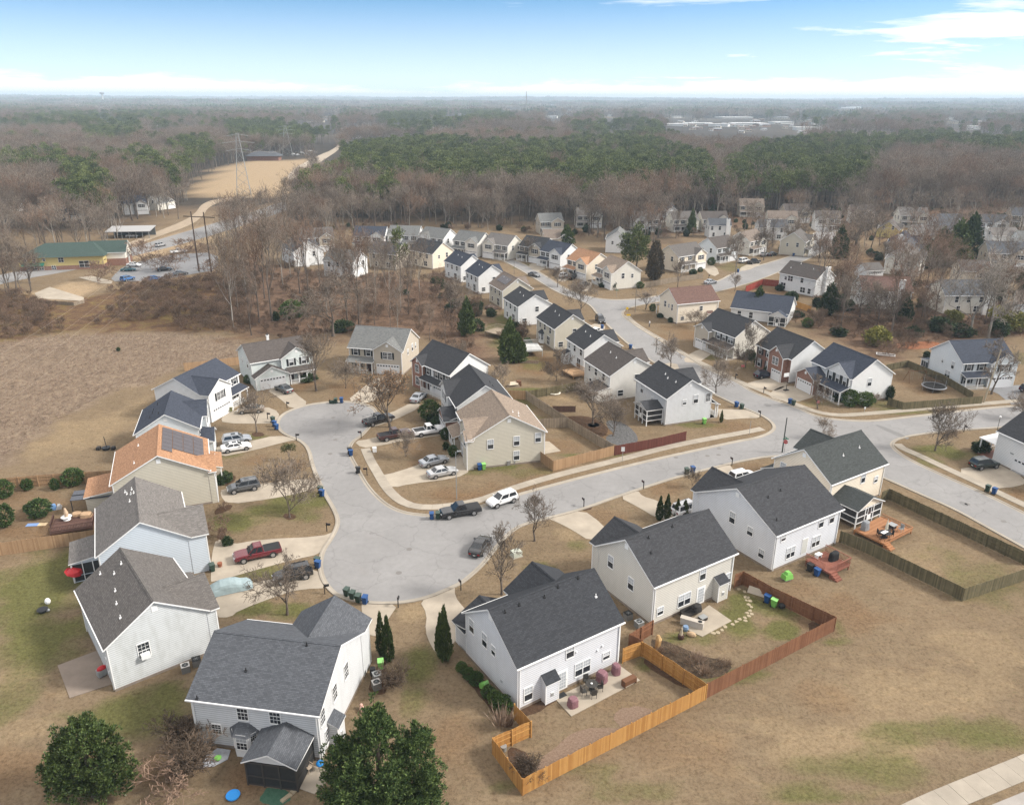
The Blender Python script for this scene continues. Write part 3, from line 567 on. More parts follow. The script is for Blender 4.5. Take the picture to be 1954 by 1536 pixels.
def far_window(w, h):
    k = (round(w, 2), round(h, 2))
    if k not in _fc:
        b = MB(); b.box(-w / 2 - .08, w / 2 + .08, -.05, 0, -.08, h + .08, 0); b.box(-w / 2, w / 2, -.06, -.052, 0, h, 1); b.box(-w / 2, w / 2, -.075, -.061, h / 2 - .04, h / 2 + .04, 0)
        if w > 1.3: b.box(-.05, .05, -.074, -.062, 0, h, 0)
        _fc[k] = b.mesh('window', [WHITE, GLASS])
    return _fc[k]
class House:
    def __init__(s, label, c, rz, L, D, rise, wall, roof, ze=5.2, det=2, group='houses of the estate', cat='house', name='house', base=True):
        """L, D: roof size along / across the ridge; ze: eave height; front faces local -y"""
        s.t = thing(name, label, cat, (c[0], c[1], 0), R(rz), group); s.L, s.D, s.ze, s.det = L - .6, D - .6, ze, det; s.rise = rise; s.wallm, s.roofm = wall, roof
        s.sl = rise / (D / 2); s.zw = ze + .3 * s.sl; L, D, zw = s.L, s.D, s.zw; zr = ze + rise; s.zr = zr
        b = MB(); hx, hy = L / 2, D / 2; zt = zr - .12
        b.poly([(-hx, -hy, 0), (hx, -hy, 0), (hx, -hy, zw - .1), (-hx, -hy, zw - .1)]); b.poly([(hx, hy, 0), (-hx, hy, 0), (-hx, hy, zw - .1), (hx, hy, zw - .1)])
        b.poly([(hx, -hy, 0), (hx, hy, 0), (hx, hy, zw - .1), (hx, 0, zt), (hx, -hy, zw - .1)]); b.poly([(-hx, hy, 0), (-hx, -hy, 0), (-hx, -hy, zw - .1), (-hx, 0, zt), (-hx, hy, zw - .1)])
        s.walls = b.obj('wall', wall, s.t, uv=True)
        ox, oy = hx + .3, hy + .3; r = MB()
        r.slab([(-ox, -oy, ze), (ox, -oy, ze), (ox, 0, zr), (-ox, 0, zr)], .17); r.slab([(-ox, 0, zr), (ox, 0, zr), (ox, oy, ze), (-ox, oy, ze)], .17)
        s.roof = r.obj('roof', [roof, WHITE], s.t, uv=True)
        if det:
            q = MB(); d = .16; q.slab([(-ox + .02, -d, zr - d * s.sl + .05), (ox - .02, -d, zr - d * s.sl + .05), (ox - .02, 0, zr + .05), (-ox + .02, 0, zr + .05)], .06, 0, 0); q.slab([(-ox + .02, 0, zr + .05), (ox - .02, 0, zr + .05), (ox - .02, d, zr - d * s.sl + .05), (-ox + .02, d, zr - d * s.sl + .05)], .06, 0, 0)
            q.obj('ridge_cap', roof, s.roof, uv=True)
            f = MB(); f.box(-hx - .03, hx + .03, -hy - .03, hy + .03, 0, .28); f.obj('foundation', FOUND, s.t)
            k = MB(); e = .025
            for x in (-hx, hx):
                for y in (-hy, hy):
                    k.box(x - .07 if x > 0 else x - e, x + e if x > 0 else x + .07, y - .07 if y > 0 else y - e, y + e if y > 0 else y + .07, .28, zw - .15)
            for y in (-1, 1): k.box(-ox, ox, y * (oy + .05) - .05, y * (oy + .05) + .05, ze - .16, ze - .03)
            for x, y in ((-hx + .18, hy + .08), (hx - .18, hy + .08)): k.box(x - .04, x + .04, y - .045, y + .035, .1, ze - .15)
            tag(k.obj('gutters_and_corner_boards', WHITE, s.t), kind='stuff')
    def face(s, side, u, off=0.0):
        hx, hy = s.L / 2, s.D / 2
        return {'F': ((u, -hy - off), 0), 'B': ((u, hy + off), math.pi), 'R': ((hx + off, u), math.pi / 2), 'L': ((-hx - off, u), -math.pi / 2)}[side]
    def place(s, o, side, u, z, off=0.0):
        (x, y), a = s.face(side, u, off); o.location = (x, y, z); o.rotation_euler = (0, 0, a); return o
    def win(s, side, u, z, w=.9, h=1.5, full=False, shut=False, off=.0, dark=False):
        if s.det < 2:
            o = link('window', far_window(w, h), s.t); s.place(o, side, u, z, off)
        else:
            f, up, lo, ud = window_meshes(w, h, full); o = link('window', f, s.t); s.place(o, side, u, z, off)
            link('pane', ud if (full or dark) else up, o); link('pane', lo, o)
        if shut:
            k = ('sh', round(h, 2))
            if k not in _wc: _wc[k] = MB().box(-.2, .2, -.05, 0, -.03, h + .03).mesh('shutter', SHUT)
            for g in (-1, 1):
                q = link('shutter', _wc[k], s.t); s.place(q, side, u + g * (w / 2 + .3) * (1 if side in 'F' else (-1 if side == 'B' else 1)), z, off)
        return o
    def wins(s, *l):
        for a in l: s.win(*a[:3], **(a[3] if len(a) > 3 else {}))
    def gable(s, cx, yf, w, ze2=None, slope=.62, wall=None, vent=True):
        """cross gable towards the front: yf = how far its wall stands before the main front wall"""
        ze2 = s.ze if ze2 is None else ze2; wall = wall or s.wallm; hy = s.D / 2; wr = w / 2 + .3; zr2 = ze2 + slope * wr; y0 = -hy - yf; yo = y0 - .3
        b = MB(); zt = ze2 + .3 * slope - .1; p = zr2 - .12
        b.poly([(cx - w / 2, y0, 0), (cx + w / 2, y0, 0), (cx + w / 2, y0, zt), (cx, y0, p), (cx - w / 2, y0, zt)])
        b.poly([(cx + w / 2, y0, 0), (cx + w / 2, -hy + .05, 0), (cx + w / 2, -hy + .05, zt), (cx + w / 2, y0, zt)]); b.poly([(cx - w / 2, -hy + .05, 0), (cx - w / 2, y0, 0), (cx - w / 2, y0, zt), (cx - w / 2, -hy + .05, zt)])
        b.obj('gable_wall', wall, s.t, uv=True)
        ye = -hy - .3 if ze2 >= s.ze - .01 else -hy + .02
        yr = min(0.0, -hy - .3 + (zr2 - s.ze) / s.sl) if zr2 > s.ze else -hy + .02
        r = MB(); r.slab([(cx - wr, yo, ze2), (cx, yo, zr2), (cx, yr, zr2), (cx - wr, ye, ze2)][::-1][::-1], .16) if False else None
        r.slab([(cx - wr, ye, ze2), (cx - wr, yo, ze2), (cx, yo, zr2), (cx, yr, zr2)], .16); r.slab([(cx + wr, yo, ze2), (cx + wr, ye, ze2), (cx, yr, zr2), (cx, yo, zr2)], .16)
        g = r.obj('gable_roof', [s.roofm, WHITE], s.t, uv=True)
        if s.det:
            q = MB(); d = .16
            q.slab([(cx - d, yr - .3, zr2 - d * slope + .05), (cx - d, yo + .02, zr2 - d * slope + .05), (cx, yo + .02, zr2 + .05), (cx, yr - .3, zr2 + .05)], .06, 0, 0); q.slab([(cx + d, yo + .02, zr2 - d * slope + .05), (cx + d, yr - .3, zr2 - d * slope + .05), (cx, yr - .3, zr2 + .05), (cx, yo + .02, zr2 + .05)], .06, 0, 0)
            q.obj('ridge_cap', s.roofm, g, uv=True)
            if vent: MB().box(cx - .25, cx + .25, y0 - .04, y0, p - 1.15, p - .6).obj('gable_vent', WHITE, s.t)
            k = MB()
            for x in (cx - w / 2, cx + w / 2): k.box(x - (.1 if x > cx else .025), x + (.025 if x > cx else .1), y0 - .025, y0 + .1, .05, zt)
            tag(k.obj('corner_boards', WHITE, s.t), kind='stuff')
        return y0
    def garage(s, cx, yf, w=4.9, h=2.2):
        y = -s.D / 2 - yf
        k = ('gar', w)
        if k not in _wc:
            b = MB(); b.box(-w / 2 - .1, -w / 2, -.05, 0, 0, h + .1); b.box(w / 2, w / 2 + .1, -.05, 0, 0, h + .1); b.box(-w / 2, w / 2, -.05, 0, h, h + .1)
            for i in range(4): b.box(-w / 2, w / 2, -.03, 0, i * h / 4 + .012, (i + 1) * h / 4 - .012)
            n = int(w / .6); g = MB()
            for i in range(n): x = -w / 2 + (i + .5) * w / n; g.box(x - .2, x + .2, -.04, -.031, h * .81, h * .93)
            _wc[k] = (b.mesh('garage_door', GARD), g.mesh('door panes', GLASS))
        o = link('garage_door', _wc[k][0], s.t, (cx, y, .02)); tag(link('panes', _wc[k][1], o), kind='stuff')
    def door(s, side, u, z=.15, w=.95, h=2.05, col=None, off=0.0, glass=False):
        b = MB().box(-w / 2 - .1, w / 2 + .1, -.04, 0, -.05, h + .1); o = b.obj('door', WHITE, s.t); s.place(o, side, u, z, off)
        if glass:
            g = MB().box(-w / 2 + .12, w / 2 - .12, -.052, -.042, .12, h - .1); g.obj('pane', BLIND, o)
            k = MB(); [k.box(-w / 2 + .12 + (w - .24) * i / 3 - .012, -w / 2 + .12 + (w - .24) * i / 3 + .012, -.062, -.053, .12, h - .1) for i in (1, 2)]; [k.box(-w / 2 + .12, w / 2 - .12, -.063, -.053, .12 + (h - .22) * j / 5 - .012, .12 + (h - .22) * j / 5 + .012) for j in range(1, 5)]; k.obj('glazing_bar', WHITE, o)
        else: MB().box(-w / 2, w / 2, -.055, -.041, 0, h).obj('door_leaf', col or plain('dark door', (.05, .03, .03), .4), o)
        MB().ball((w / 2 - .08, -.09, 1.0), .035, n=6, k=4).obj('handle', METAL, o)
    def porch(s, x0, x1, depth=1.7, z0=2.75, z1=3.35, posts=3, rail=True, yf=0.0, roofm=None):
        y1, y0 = -s.D / 2 - yf, -s.D / 2 - yf - depth; r = MB().slab([(x0 - .25, y0 - .25, z0), (x1 + .25, y0 - .25, z0), (x1 + .25, y1, z1), (x0 - .25, y1, z1)], .14)
        r.obj('porch_roof', [roofm or s.roofm, WHITE], s.t, uv=True); MB().box(x0, x1, y0, y1, 0, .2).obj('porch_floor', CONC, s.t)
        MB().box(x0, x1, y0 + .02, y0 + .16, z0 - .34, z0 - .12).obj('porch_beam', WHITE, s.t)
        for i in range(posts):
            x = x0 + .1 + (x1 - x0 - .2) * i / max(1, posts - 1); MB().box(x - .08, x + .08, y0 + .01, y0 + .17, .2, z0 - .33).obj('porch_post', WHITE, s.t)
        if rail:
            b = MB(); b.box(x0 + .2, x1 - 1.2, y0 + .06, y0 + .12, 1.0, 1.06); b.box(x0 + .2, x1 - 1.2, y0 + .06, y0 + .12, .3, .35); n = int((x1 - x0 - 1.4) / .16)
            for i in range(n): x = x0 + .25 + i * .16; b.box(x - .02, x + .02, y0 + .07, y0 + .11, .35, 1.0)
            b.obj('porch_railing', WHITE, s.t)
    def std_front(s, g=1, yf=1.0, w=6.7, wall=None, upper=True, porch=True, ze2=None, slope=.62, gx=None, shut=True):
        gx = g * (s.L / 2 - w / 2 + .05) if gx is None else gx
        s.gable(gx, yf, w, ze2=ze2, slope=slope, wall=wall); s.garage(gx, yf)
        if upper: s.win('F', gx, 3.45, 1.9, 1.4, off=yf, shut=shut, full=True)
        x0, x1 = (-s.L / 2 + .1, gx - w / 2 - .05) if gx > 0 else (gx + w / 2 + .05, s.L / 2 - .1)
        if porch and x1 - x0 > 2:
            s.porch(x0, x1); m = (x0 + x1) / 2; s.win('F', m - g * (x1 - x0) * .22, .9, 1.5, 1.5, shut=shut, dark=True); s.door('F', m + g * (x1 - x0) * .26, .2)
            if s.zw > 4.5:
                s.win('F', m - (x1 - x0) * .25, 3.6, .9, 1.4, shut=shut, dark=True); s.win('F', m + (x1 - x0) * .25, 3.6, .9, 1.4, shut=shut, dark=True)
    def bumpout(s, side, u, w=1.5, d=.8, h=2.9):
        (x, y), a = s.face(side, u); o = link('utility_closet', None, s.t, (x, y, 0), a)
        b = MB(); b.poly([(-w / 2, -d, 0), (w / 2, -d, 0), (w / 2, -d, h - .45), (-w / 2, -d, h - .45)]); b.poly([(w / 2, -d, 0), (w / 2, 0, 0), (w / 2, 0, h), (w / 2, -d, h - .45)]); b.poly([(-w / 2, 0, 0), (-w / 2, -d, 0), (-w / 2, -d, h - .45), (-w / 2, 0, h)])
        b.obj('closet_wall', s.wallm, o, uv=True)
        MB().slab([(-w / 2 - .12, -d - .18, h - .5), (w / 2 + .12, -d - .18, h - .5), (w / 2 + .12, 0, h + .12), (-w / 2 - .12, 0, h + .12)], .1).obj('closet_roof', [s.roofm, WHITE], o, uv=True)
        k = MB(); [k.box(x - .05, x + .05, -d - .02, -d + .06, 0, h - .52) for x in (-w / 2, w / 2)]; k.box(-.18, .18, -d - .05, -d, .75, 1.25); k.obj('closet_trim', WHITE, o)
        MB().box(-.12, .12, -d - .09, -d - .051, .8, 1.15).obj('meter_box', METAL, o)
    def bay(s, side, u, w=2.4, d=.75, h=2.55):
        (x, y), a = s.face(side, u); o = link('bay', None, s.t, (x, y, 0), a); p = [(-w / 2, 0), (-w / 4, -d), (w / 4, -d), (w / 2, 0)]; b = MB()
        for q, r in zip(p, p[1:]): b.poly([(*q, 0), (*r, 0), (*r, h), (*q, h)])
        b.obj('bay_wall', WHITE, o, uv=True); r = MB(); e = 1.16; P2 = [(x * e, y * 1.3, h) for x, y in p]; T = [(-w / 4 * .8, 0, h + .8), (w / 4 * .8, 0, h + .8)]
        r.poly([P2[0], P2[1], T[0]]); r.poly([P2[1], P2[2], T[1], T[0]]); r.poly([P2[2], P2[3], T[1]]); r.poly(list(reversed(P2)), 1); r.obj('bay_roof', [s.roofm, WHITE], o, uv=True)
        f, up, lo, ud = window_meshes(w / 2 - .3, 1.5, True); q = link('window', f, o, (0, -d, .9)); link('pane', up, q); link('pane', lo, q)
        for g in (-1, 1):
            f, up, lo, ud = window_meshes(.5, 1.5, True); q = link('window', f, o, (g * w * 3 / 8, -d / 2, .9), g * math.atan2(d, w / 4)); link('pane', ud, q); link('pane', lo, q)
    def screened(s, side, u, w=4.4, d=3.4, ze=2.8, rise=1.4, zf=.15, rail=0.0, wall=None, low=False):
        """screened porch: gable roof whose ridge leaves the house wall"""
        (x, y), a = s.face(side, u); o = link('screened_porch', None, s.t, (x, y, 0), a); hw = w / 2; ow = hw + .25; zr = ze + rise
        r = MB(); r.slab([(-ow, 0, ze), (-ow, -d - .3, ze), (0, -d - .3, zr), (0, 0, zr)], .14); r.slab([(ow, -d - .3, ze), (ow, 0, ze), (0, 0, zr), (0, -d - .3, zr)], .14); r.obj('porch_roof', [s.roofm, WHITE], o, uv=True)
        MB().poly([(-hw, -d, ze - .05), (hw, -d, ze - .05), (0, -d, zr - .2)]).obj('porch_gable', wall or s.wallm, o, uv=True)
        b = MB(); c = MB()
        for px, py in ((-hw, -d), (hw, -d), (-hw, -.08), (hw, -.08), (-hw / 3, -d), (hw / 3, -d)): b.box(px - .07, px + .07, py - .07, py + .07, 0, ze - .08)
        for z in (zf, zf + .9, ze - .25): b.box(-hw, hw, -d - .05, -d + .05, z, z + .12); b.box(-hw - .05, -hw + .05, -d, 0, z, z + .12); b.box(hw - .05, hw + .05, -d, 0, z, z + .12)
        b.obj('porch_frame', WHITE if not low else plain('dark bronze', (.05, .045, .04)), o)
        c.box(-hw, hw, -d - .012, -d + .012, zf, ze - .1); c.box(-hw - .012, -hw + .012, -d, 0, zf, ze - .1); c.box(hw - .012, hw + .012, -d, 0, zf, ze - .1); c.obj('insect_screen', SCREEN, o)
        MB().box(-hw, hw, -d, 0, zf - .12, zf).obj('porch_floor', plain('deck floor', (.2, .14, .1)), o)
        if not low: MB().box(-.42, .42, -d - .07, -d - .052, zf, zf + 2.1).obj('screen_door', WHITE, o); MB().box(-.3, .3, -d - .09, -d - .071, zf + .9, zf + 1.95).obj('pane', GLASS, o)
    def leanto(s, side, u, w, d, z0=2.7, z1=3.2, glazed=True):
        (x, y), a = s.face(side, u); o = link('sunroom', None, s.t, (x, y, 0), a)
        MB().slab([(-w / 2 - .2, -d - .2, z0), (w / 2 + .2, -d - .2, z0), (w / 2 + .2, 0, z1), (-w / 2 - .2, 0, z1)], .14).obj('sunroom_roof', [s.roofm, WHITE], o, uv=True)
        b = MB(); [b.poly(q) for q in ([(-w / 2, -d, 0), (w / 2, -d, 0), (w / 2, -d, z0), (-w / 2, -d, z0)], [(w / 2, -d, 0), (w / 2, 0, 0), (w / 2, 0, z1), (w / 2, -d, z0)], [(-w / 2, 0, 0), (-w / 2, -d, 0), (-w / 2, -d, z0), (-w / 2, 0, z1)])]; b.obj('sunroom_wall', s.wallm, o, uv=True)
        if glazed:
            c = MB()
            for g in (-1, 1):
                xx = g * (w / 2 + .015)
                for i in range(3):
                    y0 = -d + .1 + i * (d - .1) / 3; c.box(min(xx, xx + g * .02), max(xx, xx + g * .02), y0 + .05, y0 + (d - .1) / 3 - .05, .95, z0 - .3); c.box(min(xx, xx + g * .02), max(xx, xx + g * .02), y0 + .05, y0 + (d - .1) / 3 - .05, .15, .85)
            for i in range(4): x0 = -w / 2 + .1 + i * (w - .2) / 4; c.box(x0 + .05, x0 + (w - .2) / 4 - .05, -d - .035, -d - .015, .95, z0 - .3)
            c.obj('screen_panel', SCREEN, o); f = MB(); [f.box(g * w / 2 - .04, g * w / 2 + .04, -d - .04, -d + .1, 0, z0 - .1) for g in (-1, 1)]; [f.box(g * (w / 2 + .01) - .02, g * (w / 2 + .01) + .02, -d + .05 + i * (d - .1) / 3, -d + .14 + i * (d - .1) / 3, 0, z0 - .1) for g in (-1, 1) for i in range(3)]; f.obj('sunroom_frame', WHITE, o)
    def vents(s, *l, mat=None, side=1):
        for x, fr in l:
            y = side * (s.D / 2 + .3) * fr; z = s.zr - s.rise * fr; b = MB(); b.tube([(0, 0, -.08), (0, 0, .34)], .05, 6); b.box(-.12, .12, -.12, .12, -.1, .05)
            b.obj('roof_vent', mat or BLACK, s.t, (x, y, z))
    def gvent(s, side, z=None):
        o = MB().box(-.28, .28, -.04, 0, 0, .6).obj('gable_vent', WHITE, s.t); s.place(o, side, 0, z or s.zr - 1.3)
    def chimney(s, side, u, w=1.3, d=.7, top=1.0, wall=None):
        (x, y), a = s.face(side, u); b = MB().box(-w / 2, w / 2, -d, .02, 0, s.zr + top - 1.0); b.obj('chimney', wall or WHITE, s.t, (x, y, 0), a, uv=True); MB().box(-w / 2 - .08, w / 2 + .08, -d - .08, .1, s.zr + top - 1.0, s.zr + top - .85).obj('chimney_cap', WHITE, s.t, (x, y, 0), a); MB().tube([(0, -d / 2, s.zr + top - .9), (0, -d / 2, s.zr + top - .5)], .2, 8).obj('flue', CAPM, s.t, (x, y, 0), a)
GRP = 'two-storey houses of the estate'
w1, w2, w3, w4 = dict(w=.9, h=1.5), dict(w=1.85, h=1.5), dict(w=.85, h=.85), dict(w=.6, h=1.5)
# --- the near row, backs to the camera
h = House('pale blue-grey house with black shingle roof inside the new orange fence', (3.19, 66.11), 213.3, 13, 10.2, 3.5, W_['bluegray'], R_['charcoal'])
h.std_front(-1, 1.0, 6.8); h.gable(3.0, 2.4, 6.2, ze2=2.7, slope=.55)
h.wins(('B', 5.0, .75, w1), ('B', .15, 3.55, dict(w=.9, h=1.45)), ('B', -1.5, .85, w2), ('B', -4.5, 1.3, w3), ('R', -3.6, 3.6, w1), ('R', -1.1, 3.5, w1), ('R', .55, 3.6, dict(w=.7, h=1.05)), ('L', 0, 3.5, w1))
h.bumpout('B', 2.75); h.door('B', 1.0, glass=True, w=1.1, h=2.1); h.gvent('R'); h.gvent('L'); h.vents((5.0, .14), (3.3, .12), (.4, .15), (-1.5, .08), (-4.1, .06)); h.vents((-4.9, .45), mat=WHITE)
for x, z in ((-3.3, 2.9), (-3.9, 3.2), (-.6, 3.9)): MB().ball((x, h.D / 2 + .05, z), .12, n=8, k=5).obj('wall_vent', WHITE, h.t)
MB().box(h.L / 2, h.L / 2 + .12, 1.9, 2.15, 1.5, 1.62).obj('dryer_vent', METAL, h.t)
h = House('beige house with charcoal roof in the yard fenced with red-brown boards', (18.03, 79.02), 212.8, 13, 10.1, 3.4, W_['beige'], R_['dark'])
h.std_front(1, 1.1, 6.8); h.wins(('B', 5.0, 1.0, dict(w=.85, h=.95)), ('B', 1.4, .85, w2), ('B', -1.2, 3.3, dict(w=.9, h=1.6)), ('B', -5.5, 1.1, w1), ('R', 1.1, 2.6, dict(w=.9, h=1.5)), ('L', 0, 3.5, w1), ('R', -2.5, 3.5, w1))
h.door('B', -1.2, glass=True, w=1.1, h=2.1); h.bumpout('B', -3.9, 1.5, .9, 2.9); h.gvent('R'); h.gvent('L'); h.vents((3.6, .12), (-.2, .08), (4.4, .4))
h = House('white-blue house with charcoal roof and red deck at its back', (33.59, 91.11), 212.4, 12.9, 13.5, 3.5, W_['bluegray'], R_['dark'])
h.std_front(1, .9, 6.8, slope=.66); h.wins(('B', 4.7, 3.9, dict(w=.8, h=.8)), ('B', -2.4, 3.6, w1), ('B', -4.5, 3.6, w1), ('B', 2.9, .95, dict(w=1.5, h=1.45)), ('B', -1.9, 1.0, dict(w=1.5, h=1.45)), ('R', -.4, 3.5, w1), ('R', 2.6, 3.2, dict(w=.85, h=1.1)), ('R', 4.7, 1.1, dict(w=.85, h=1.1)), ('L', 0, 3.5, w1))
h.door('B', .3, z=.75, col=plain('pale door', (.5, .5, .46))); h.gvent('R'); h.gvent('L'); h.vents((3.2, .34), (.6, .3), (4.6, .75))
h = House('cream house with black roof and gabled screened porch by the crossing', (46.15, 103.2), 212.6, 12.9, 10.2, 3.4, W_['cream'], R_['darkgreen'])
h.std_front(-1, .9, 6.6); h.porch(1.2, 6.0, 2.0, 2.75, 3.8, 3); h.wins(('B', -1.2, 3.4, dict(w=.9, h=1.6)), ('B', -4.4, 2.6, dict(w=.8, h=.9)), ('R', -3.2, 3.6, w1), ('L', 0, 3.4, w1))
h.screened('B', 3.0, 5.4, 4.2, 2.9, 1.35, .75); h.gvent('R'); h.vents((.6, .45), (-3.4, .4), mat=WHITE)
h = House('grey-white house with grey shingle roof and black screened porch behind', (-21.35, 58.96), 170.9, 12.3, 11.4, 2.9, W_['palegray'], R_['slate'])
h.std_front(-1, 2.2, 6.9, slope=.62); h.wins(('B', 1.1, 3.45, dict(w=.95, h=1.6, full=True)), ('B', -1.9, 3.5, dict(w=.95, h=1.6, full=True)), ('B', 3.8, 1.5, dict(w=.85, h=1.0, full=True)), ('L', -1.2, 3.4, dict(w=.9, h=1.55, full=True)), ('L', 1.7, 3.4, dict(w=.9, h=1.55, full=True)), ('L', 4.6, 3.3, dict(w=.9, h=1.5, full=True)), ('L', 4.0, .7, dict(w=.9, h=1.5, full=True)), ('R', 0, 3.4, w1))
h.bay('B', 1.1, 2.5, .8, 2.35); h.screened('B', -2.9, 4.4, 3.5, 2.7, 1.15, .12, low=True, wall=plain('pale ceiling', (.55, .56, .56))); h.bumpout('L', 3.0, 1.5, .9, 2.7); h.gvent('L'); h.vents((1.7, .52), (-3.0, .06), (6.0 - .9, .97))
h = House('pale house with mildewed siding and grey ridged roof by the lower lawn', (-38.51, 68.72), 128.7, 12.5, 10.1, 3.3, W_['mossy'], R_['taupe'])
h.std_front(-1, .9, 6.8); h.wins(('L', 1.6, 2.6, dict(w=1.05, h=1.6, full=True)), ('B', -4.4, 1.4, w4), ('B', 3, 3.5, w1)); h.gvent('L'); h.vents((3.4, .12), (4.9, .5), (2.9, .3), (.2, .42), (-1.8, .5), (-4.2, .55), mat=WHITE)
MB().box(-.42, .42, -.5, 0, 0, .5).obj('window_air_conditioner', WHITE, h.t).location = (0, 0, 0)
ac = [c for c in h.t.children if c.name.startswith('window_air')][0]; h.place(ac, 'L', 1.6, 2.62)
h.porch(2.0, 6.0, 1.8, 2.6, 3.3, 2)
h = House('light blue house with brown shingle roof and glazed rear sunroom', (-45.56, 84.8), 116.4, 12.9, 10.2, 3.3, W_['lightblue'], R_['warm'])
h.std_front(-1, 2.0, 6.6); h.leanto('B', .6, 5.2, 3.4); h.gvent('R'); h.vents((4.1, .26), (3.2, .22), (3.4, .1), (2.3, .13), (.6, .17), (2.0, .06), mat=WHITE); o = MB().box(-.85, .85, -.05, 0, 0, .3).obj('transom_window', WHITE, h.t); h.place(o, 'L', -.3, 3.2)
for i in range(4): MB().box(-.72 + i * .37, -.42 + i * .37, -.06, -.051, .05, .25).obj('pane', GLASS, o)
h = House('beige house with orange-brown roof carrying dark solar panels', (-50.37, 102.27), 111.7, 11.9, 12.8, 3.4, W_['tan'], R_['orange'])
h.std_front(-1, .8, 6.0, ze2=5.0, slope=.4); h.leanto('B', .3, 6.2, 4.0, 2.6, 3.1, False); h.gvent('L'); h.wins(('L', 1.0, 3.8, dict(w=.5, h=.3)),); h.vents((2.2, .45), (-3.5, .5), mat=WHITE)
SOLAR = plain('solar cells', (.075, .062, .062), .28, var=.2, spec=.5)
for i in range(6):
    for j in range(4):
        if j == 3 and i < 1 or (i == 0 and j > 0): continue
        y = -(.5 + j * 1.32); x = -3.4 + i * 1.42; f = -y / (h.D / 2 + .3); z = h.zr - h.rise * f + .09
        dz = h.sl * 1.25; MB().slab([(x, y - 1.25, z - dz), (x + 1.36, y - 1.25, z - dz), (x + 1.36, y, z), (x, y, z)], .05, 0, 0).obj('solar_panel', SOLAR, h.roof)
h = House('white house with blue-black hipped-looking roof, second up the west side', (-55.56, 118.13), 106.8, 11.2, 9.7, 2.9, W_['paleblue'], R_['navy'])
h.std_front(1, .8, 5.4); h.gable(-2.9, 1.9, 4.6, ze2=2.7, slope=.55); h.gvent('L'); h.vents((.8, .5), (-.6, .5), (-2.2, .55), (-2.9, .25), (2.6, .4))
h = House('white house with blue-black roof and wide garage gable at the head of the west side', (-58.03, 136.3), 73.8, 12.2, 10, 2.6, W_['white'], R_['navy'])
h.std_front(-1, 1.9, 6.4, slope=.6); h.vents((1.2, .4), mat=BLACK)
c = at(518, 649.5, 7.7)
h = House('pale green house with brown roof, low front garage and grey sedan outside', (c.x, c.y), 32.6, 12.2, 10.4, 2.6, W_['mint'], R_['umber'])
h.gable(3.2, .6, 6.4, slope=.6); h.gable(-2.5, 2.2, 6.6, ze2=2.6, slope=.55); h.garage(-2.5, 2.2); h.porch(1.0, 6.2, 2.4, 2.6, 3.4, 4); h.win('F', 2.0, 3.5, .9, 1.4, shut=True, off=.6); h.win('F', 4.6, 3.5, .9, 1.4, shut=True, off=.6); h.door('F', 1.8, .2, off=.6); h.win('F', 4.2, .9, 1.4, 1.5, off=.6, dark=True); h.wins(('L', -2, 3.4, w1), ('L', 1.5, 3.5, dict(w=.5, h=1)), ('L', -3.6, 3.3, dict(w=.5, h=1)), ('L', 2.6, 3.6, dict(w=.5, h=.5))); h.chimney('B', .6, .5, .4, .5)
h = House('beige house with blue-grey roof facing down the cul-de-sac', (-27.43, 161.34), 347.2, 12.5, 10.4, 3.4, W_['stone'], R_['grey'])
h.std_front(1, .8, 6.2, wall=W_['stone']); h.wins(('R', 1, 3.5, w1), ('R', 3, 3.5, dict(w=.6, h=1.1)), ('R', -1.8, 3.5, dict(w=.6, h=1.1)))
h = House('white house with dark grey roof and brick-faced gable on the east bulb', (-12.1, 147.7), -49.1, 12.3, 10, 3.4, W_['white'], R_['dark'])
h.gable(-4.0, .7, 3.6, slope=.72, wall=BRICK); h.win('F', -4.0, 3.4, 1.2, 1.5, off=.7, full=True); h.win('F', -4.0, .8, 1.2, 1.6, off=.7, full=True); h.wins(('F', -1.2, 3.5, dict(w=.9, h=1.4, shut=True, dark=True)), ('F', 1.6, 3.5, dict(w=.9, h=1.4, shut=True, dark=True)), ('F', 3.2, 3.5, dict(w=.9, h=1.4, shut=True, dark=True)), ('F', 5.0, 3.5, dict(w=.9, h=1.4, shut=True, dark=True))); h.porch(-2.1, 6.1, 1.4, 2.8, 3.4, 3); h.garage(3.0, .9); h.gvent('R'); h.door('F', -1, .2)
h = House('white house with charcoal roof and small brick front between tan and brick neighbours', (-6.2, 130.7), -73.6, 12, 10.4, 3.5, W_['white'], R_['dark'])
h.std_front(-1, .5, 6.0); h.gable(3.2, 2.2, 5.0, ze2=2.8, slope=.6, wall=BRICK); h.garage(3.2, 2.2, 4.2); h.gvent('R'); h.wins(('F', 2.2, 3.6, dict(w=.9, h=1.4, shut=True)), ('F', 4.4, 3.6, dict(w=.9, h=1.4, shut=True))); h.vents((1, .4), (3, .4), side=1)
h = House('beige house with tan roof on the corner behind two silver sedans', (-1.91, 117.54), 285.2, 12, 12.2, 3.4, W_['tan'], R_['tan'])
h.std_front(1, .6, 6.8, porch=True, slope=.55); h.gable(4.4, 1.0, 2.9, slope=.62, ze2=5.0); h.win('F', 4.4, 3.5, 1.2, 1.4, off=1.0); h.wins(('R', -3.0, 3.2, w1), ('R', 1.2, 3.3, w1), ('R', 4.7, 3.5, w1), ('R', 1.2, .8, w1)); h.gvent('R'); h.vents((4.0, .32), (2.2, .4), (3.2, .2), side=1, mat=WHITE)
h = House('white house with dark roof and screened stilted porch beside the corner', (29.52, 135.07), 110.3, 11.7, 9.8, 3.0, W_['palegray'], R_['dark'])
